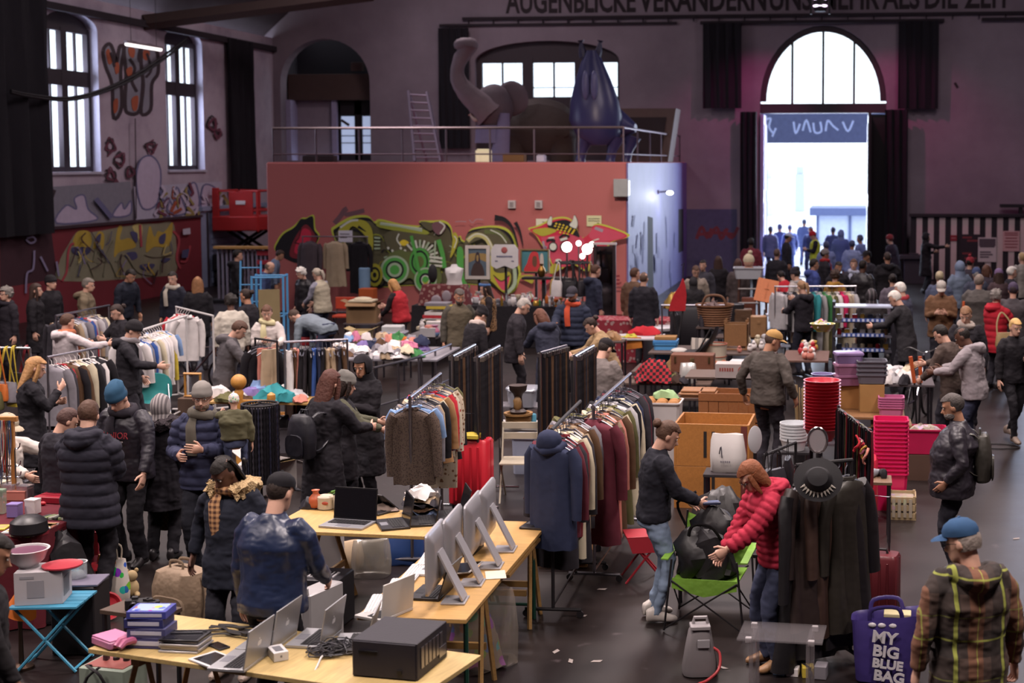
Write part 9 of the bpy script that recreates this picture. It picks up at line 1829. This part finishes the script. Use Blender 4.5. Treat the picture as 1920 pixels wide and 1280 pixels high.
p=gp(1398,605,.5);table('low support table under the leather cases',(gp(1398,605,.75).x,gp(1398,605,.75).y),1.1,.6,0,.498,mat('4a3c38'),'metal')
rack('long chrome rail of pale clothes before the crowd at the doorway','on the long rail before the doorway crowd',gp(1452,537,1.5),gp(1606,536,1.5),1.5,[('jacket','light grey'),('shirt','black'),('shirt','light grey'),('jacket','black'),('coat','beige'),('coat','black'),('coat','cream'),('shirt','teal'),('dress','light grey'),('shirt','green'),('dress','cream'),('dress','olive'),('shirt','white'),('shirt','hot pink'),('dress','cream'),('shirt','light grey')],metalm('b9b8c0',.3),.13,.1,grp='clothes on the long rail',hz=.3)
# ---- tiered metal display
p=gp(1618,690,.45);t=thing('tiered_display','four-tier black metal display of small blue wares','display',(gp(1618,668,.6).x,gp(1618,668,.6).y+.2,0),0);W=.98;bl=mat('26242c',.5)
for x in(-1,1):
 q=MB();q.box((x*W/2,.1,.75),(.05,.4,1.5),b=.1);q.build('side_frame',bl,t)
for k in range(5):
 z=.42+k*.25;q=MB();q.box((0,.08,z),(W,.42,.03),b=.1);q.build('shelf',mat('55525c',.4) if k<4 else mat('a9b0c4',.35),t)
 if k<4:
  q=MB();q.box((0,-.14,z+.03),(W*.72,.02,.06),mi=0)
  for j in range(9):q.box((-W*.32+j*W*.08,-.152,z+.03),(W*.04,.006,.045),mi=1)
  q.build('price_rail',[mat('3a4f8e',.4),mat('b9c0d8',.4)],t)
q=MB();q.box((W*.6,-.02,.7),(.22,.26,1.1),b=.1)
q.build('side_hooks',bl,t)
tl=t.location
for k in range(4):
 for j in range(7):
  cn=('light grey','navy','red','cream','silver','gold','brown')[(j*3+k)%7];q=MB();q.box((0,0,.045),(.09,.1,.09),b=.15) if (j+k)%2 else q.lathe([(.035,0),(.04,.02),(.04,.08),(.02,.1)],n=12)
  put(q,'small_ware',mat(C[cn],.4),f'{cn} {"boxed ware" if (j+k)%2 else "tin"}',f'on shelf {("one","two","three","four")[k]} from the bottom of the tiered display','goods',(tl.x-.4+j*.13,tl.y+.08,.437+k*.25),0,grp='wares on the tiered display')
def jb(mb,name,m,l,cat,px,py,z,rz=0,dy=.1):
 p=gp(px,py,.72 if z>.1 else z);return tag(mb.build(name,m,None,(p.x,p.y+dy,z),rz),l,cat)
zz=jt('wooden sorting table of plastic boxes right of the red bowls',1612,766,.72,1.1,1.2,wood('7a5636'))
q=m_carton(.34,.3,.3,0);jb(q,'carton',mat('94683a',.8),'tan carton right of the red bowls','box',1592,768,zz,.05,.2)
q=m_carton(.3,.34,.34,0);[q.box((-.06+.05*k,-.171,.16),(.02,.003,.08)) for k in range(2)];jb(q,'carton',mat('9a7444',.8),'taller tan carton under the grey plastic boxes','box',1634,775,zz,.05,.25)
for k in range(4):q=m_tub(.36,.3,.12,.9,.012);jb(q,'plastic_box',mat('5f5d66',.4),f'dark grey plastic box, {ORD[k]} from bottom of the stack on the taller tan carton','box',1634,775,zz+.35+k*.055,.05,.25)['group']='grey plastic boxes'
for k in range(3):q=m_tub(.34,.26,.12,.9,.01,lid=True);jb(q,'plastic_box',mat(('8a5a78','9a6a88','7f6a94')[k],.35),f'pink-violet plastic box, {ORD[k]} from bottom of the stack on the tan carton','box',1590,770,zz+.302+k*.14,.2,.2)['group']='pink plastic boxes'
q=m_carton(.4,.3,.26,1);jb(q,'carton',mat('8a6236',.8),'open tan carton below the taller tan carton','box',1620,850,.0,.1,.3)
zz=jt('low table of cables and white clothes beside the bicycle',1690,712,.72,.9,.9,mat('4c4448'))
for k,(px,py,cn,w) in enumerate(((1668,700,'white',.3),(1680,690,'light grey',.34),(1690,712,'white',.3),(1700,700,'cream',.24),(1672,718,'light grey',.26),(1665,728,'white',.22),(1705,716,'white',.2),(1698,728,'charcoal',.2))):
 p=gp(px,py,zz);put(m_heap(w,w*.7,.14,k+3),'white_cloth',cloth(C[cn]),f'{cn} crumpled cloth','on the low table beside the bicycle','clothing',(p.x,p.y,zz),R.uniform(-1,1),px)
p=gp(1715,740,.4);t=thing('bicycle','silver bicycle with chrome handlebar behind the pink tubs','bicycle',(p.x+.05,p.y+.1,0),1.25)
for x in(-.5,.5):
 q=MB();q.tube([(x+.31*math.cos(i*PI/12),0,.33+.31*math.sin(i*PI/12)) for i in range(24)],.02,6,close=True);q.build('wheel',M_blk,t);q=MB()
 for k in range(8):q.tube([(x,0,.33),(x+.3*math.cos(k*PI/4),0,.33+.3*math.sin(k*PI/4))],.003,4)
 q.build('spokes',metalm(),t)
q=MB();q.tube([(-.5,0,.33),(-.1,0,.33),(.32,0,.8),(-.2,0,.78),(-.1,0,.33)],.02,6);q.tube([(-.5,0,.33),(-.2,0,.78)],.015,6);q.tube([(.5,0,.33),(.3,0,.95)],.018,6);q.build('frame',metalm('9a9aa2',.25),t)
q=MB();q.tube(sm([(.2,-.28,1.02),(.26,-.2,1.05),(.3,0,.98),(.26,.2,1.05),(.2,.28,1.02)]),.013,6);q.build('handlebar',metalm('c4c4c8',.15),t);q=MB();q.rings([((-.36,0,.86),(0,1,0),(0,0,1),.09,.03),((-.2,0,.87),(0,1,0),(0,0,1),.06,.03),((-.08,0,.87),(0,1,0),(0,0,1),.02,.02)],10);q.build('saddle',mat('97714a',.5),t)
p=gp(1725,690,.0);t=thing('garden_loppers','garden loppers with two orange handles standing by the bicycle','tool',(gp(1724,660,1.2).x,gp(1724,660,1.2).y+.15,0),.2)
for k in(0,1):
 x=-.06+k*.09;q=MB();q.tube([(x*.3,0,.05),(x,0,.75)],.014,6);q.build('arm',M_blk,t);q=MB();q.tube([(x,0,.75),(x*1.5-.03,0,1.12)],.028,8);q.build('grip',mat('b5532c',.5),t)
p=gp(1808,575,1.5);q=MB();q.tube([(0,0,0),(.02,0,1.55)],.022,6);tag(q.build('walking_stick',mat('b5532c',.5),None,(p.x,p.y+.4,0)),'upright orange walking stick in the crowd at right','stick')
p=gp(1885,640,.95);b=thing('shoulder_bag','tan shoulder bag at the hip of the red quilted jacket','bag',(p.x-.02,p.y-.2,.88),.3);m_handbag(.34,.12,.24).build('bag_body',leather('97805a'),b);strap(b,[(-.14,0,.2),(-.12,.06,.4),(-.02,.12,.55),(.1,.06,.4),(.14,0,.2)],.014,leather('97805a'))
c,f=onback('leather',(0.0,-.235,1.16));backpack('grey-black backpack worn by the person in the black jacket at right',tuple(c),f,.30,.16,.44,leather('37342f'))
c,f=onback('backpacker',(0.0,-.27,1.14));backpack('shiny black backpack worn by the auburn-haired person near the shirt rack',tuple(c),f,.32,.17,.42,leather('1b1a22'))
p=gp(1870,838,0);q=MB();q.tube(sm([(.28*math.cos(i*PI/6)+.03*math.sin(i*3),.16*math.sin(i*PI/6),.012) for i in range(12)],True),.009,5,close=True);tag(q.build('cable_loop',M_blk,None,tuple(p)),'loop of black cable lying on the floor at right','cable')
for k,(px,py) in enumerate(((1090,1155),(1042,1222),(930,1225),(1128,1105),(1355,1252),(1118,1240),(1070,1300-60),(1905,1010),(745,1300-70))):
 p=gp(px,py,0);q=MB();q.ext([(-.045,-.012,.002),(.03,-.02,.002),(.05,.01,.006),(-.02,.02,.004)],(0,0,.002));put(q,'paper_scrap',mat('8a807c',.8),'small paper scrap','lying on the dark floor','litter',tuple(p),R.uniform(0,3),px,'paper scraps on the floor')
settle();finish_items()
# ================================================================ LIGHT AND CAMERA
w=bpy.data.worlds.new('sky');SC.world=w;w.use_nodes=True
bg=w.node_tree.nodes['Background'];bg.inputs[0].default_value=(.80,.90,1.,1);bg.inputs[1].default_value=2.8
def area(n,loc,size,col,e,rot=(0,0,0),sy=None,spread=180):
 l=bpy.data.lights.new(n,'AREA');l.energy=e;l.color=col;l.size=size;l.spread=rad(spread)
 if sy:l.shape='RECTANGLE';l.size_y=sy
 o=bpy.data.objects.new(n,l);o.location=loc;o.rotation_euler=rot;COL.objects.link(o);return o
for j,y in enumerate((6.5,13,19.5,26)):
 for i,x in enumerate((-13.5,-8.,-2.5,3.)):
  area('hall_lamp',(x,y,7.8),1.3,(1,.85,.80),(330,330,300,150)[j],spread=135)
for x,y,e in((-14,14,380),(-3,14,380),(-14,30,270),(-2,30,540),(4,38,380),(-12,41,340)):  # added ambient fill near the ceiling, not lamps of the hall
 area('ambient_fill',(x,y,11.4),3.0,(.95,.80,.85),e)
area('door_daylight',(-1.0,YB+.9,2.9),3.6,(.72,.80,1),900,(-PI/2,0,0),5.0)
area('window_daylight',(7.6,YB+.9,5),2.4,(.66,.74,1),900,(-PI/2,0,0),4.4)  # daylight for the unseen window added at the right
area('window_daylight',(XL-.9,34.8,5.5),2.3,(.72,.76,1),420,(0,-PI/2,0),3.5)
area('window_daylight',(XL-.9,41,5.5),2.3,(.72,.76,1),380,(0,-PI/2,0),3.5)
l=bpy.data.lights.new('wall_lamp_light','POINT');l.energy=26;l.color=(.9,.93,1);l.shadow_soft_size=.12;o=bpy.data.objects.new('wall_lamp_light',l);o.location=(CX1+.5,cs.y,cs.z-.12);COL.objects.link(o)
def spot(n,loc,to,col,e,ang,bl=.5,r=.1):
 l=bpy.data.lights.new(n,'SPOT');l.energy=e;l.color=col;l.spot_size=rad(ang);l.spot_blend=bl;l.shadow_soft_size=r
 o=bpy.data.objects.new(n,l);o.location=loc;o.rotation_euler=(V(to)-V(loc)).to_track_quat('-Z','Y').to_euler();COL.objects.link(o)
spot('stage_light',(-5.5,22,9.6),(-6.9,35,2.3),(1,.76,.64),4600,40,.9,.3)
spot('magenta_stage_light',(-1.2,44.5,8.9),(-3.9,47.5,4.4),(1,.10,.45),560,60,.9)
spot('magenta_stage_light',(-1.0,44.5,8.9),(2.3,47.5,4.2),(1,.10,.40),560,60,.9)
# ---- camera
cd=bpy.data.cameras.new('camera');cd.sensor_width=36;cd.lens=F/1920*36;cd.shift_x=-(CX-960)/1920;cd.shift_y=-(640-CY)/1920
cd.clip_end=400;cd.dof.use_dof=True;cd.dof.focus_distance=12.5;cd.dof.aperture_fstop=2.1
co=bpy.data.objects.new('camera',cd);co.location=(0,0,H);co.rotation_euler=(PI/2-_p,0,_y);COL.objects.link(co);SC.camera=co
vs=SC.view_settings;vs.view_transform='Standard';vs.look='None';vs.exposure=0.;vs.gamma=1;vs.use_curve_mapping=False
SC.cycles.max_bounces=5;SC.cycles.diffuse_bounces=3;SC.cycles.glossy_bounces=2;SC.cycles.transparent_max_bounces=10
SC.cycles.sample_clamp_indirect=4;SC.cycles.caustics_reflective=False;SC.cycles.caustics_refractive=False
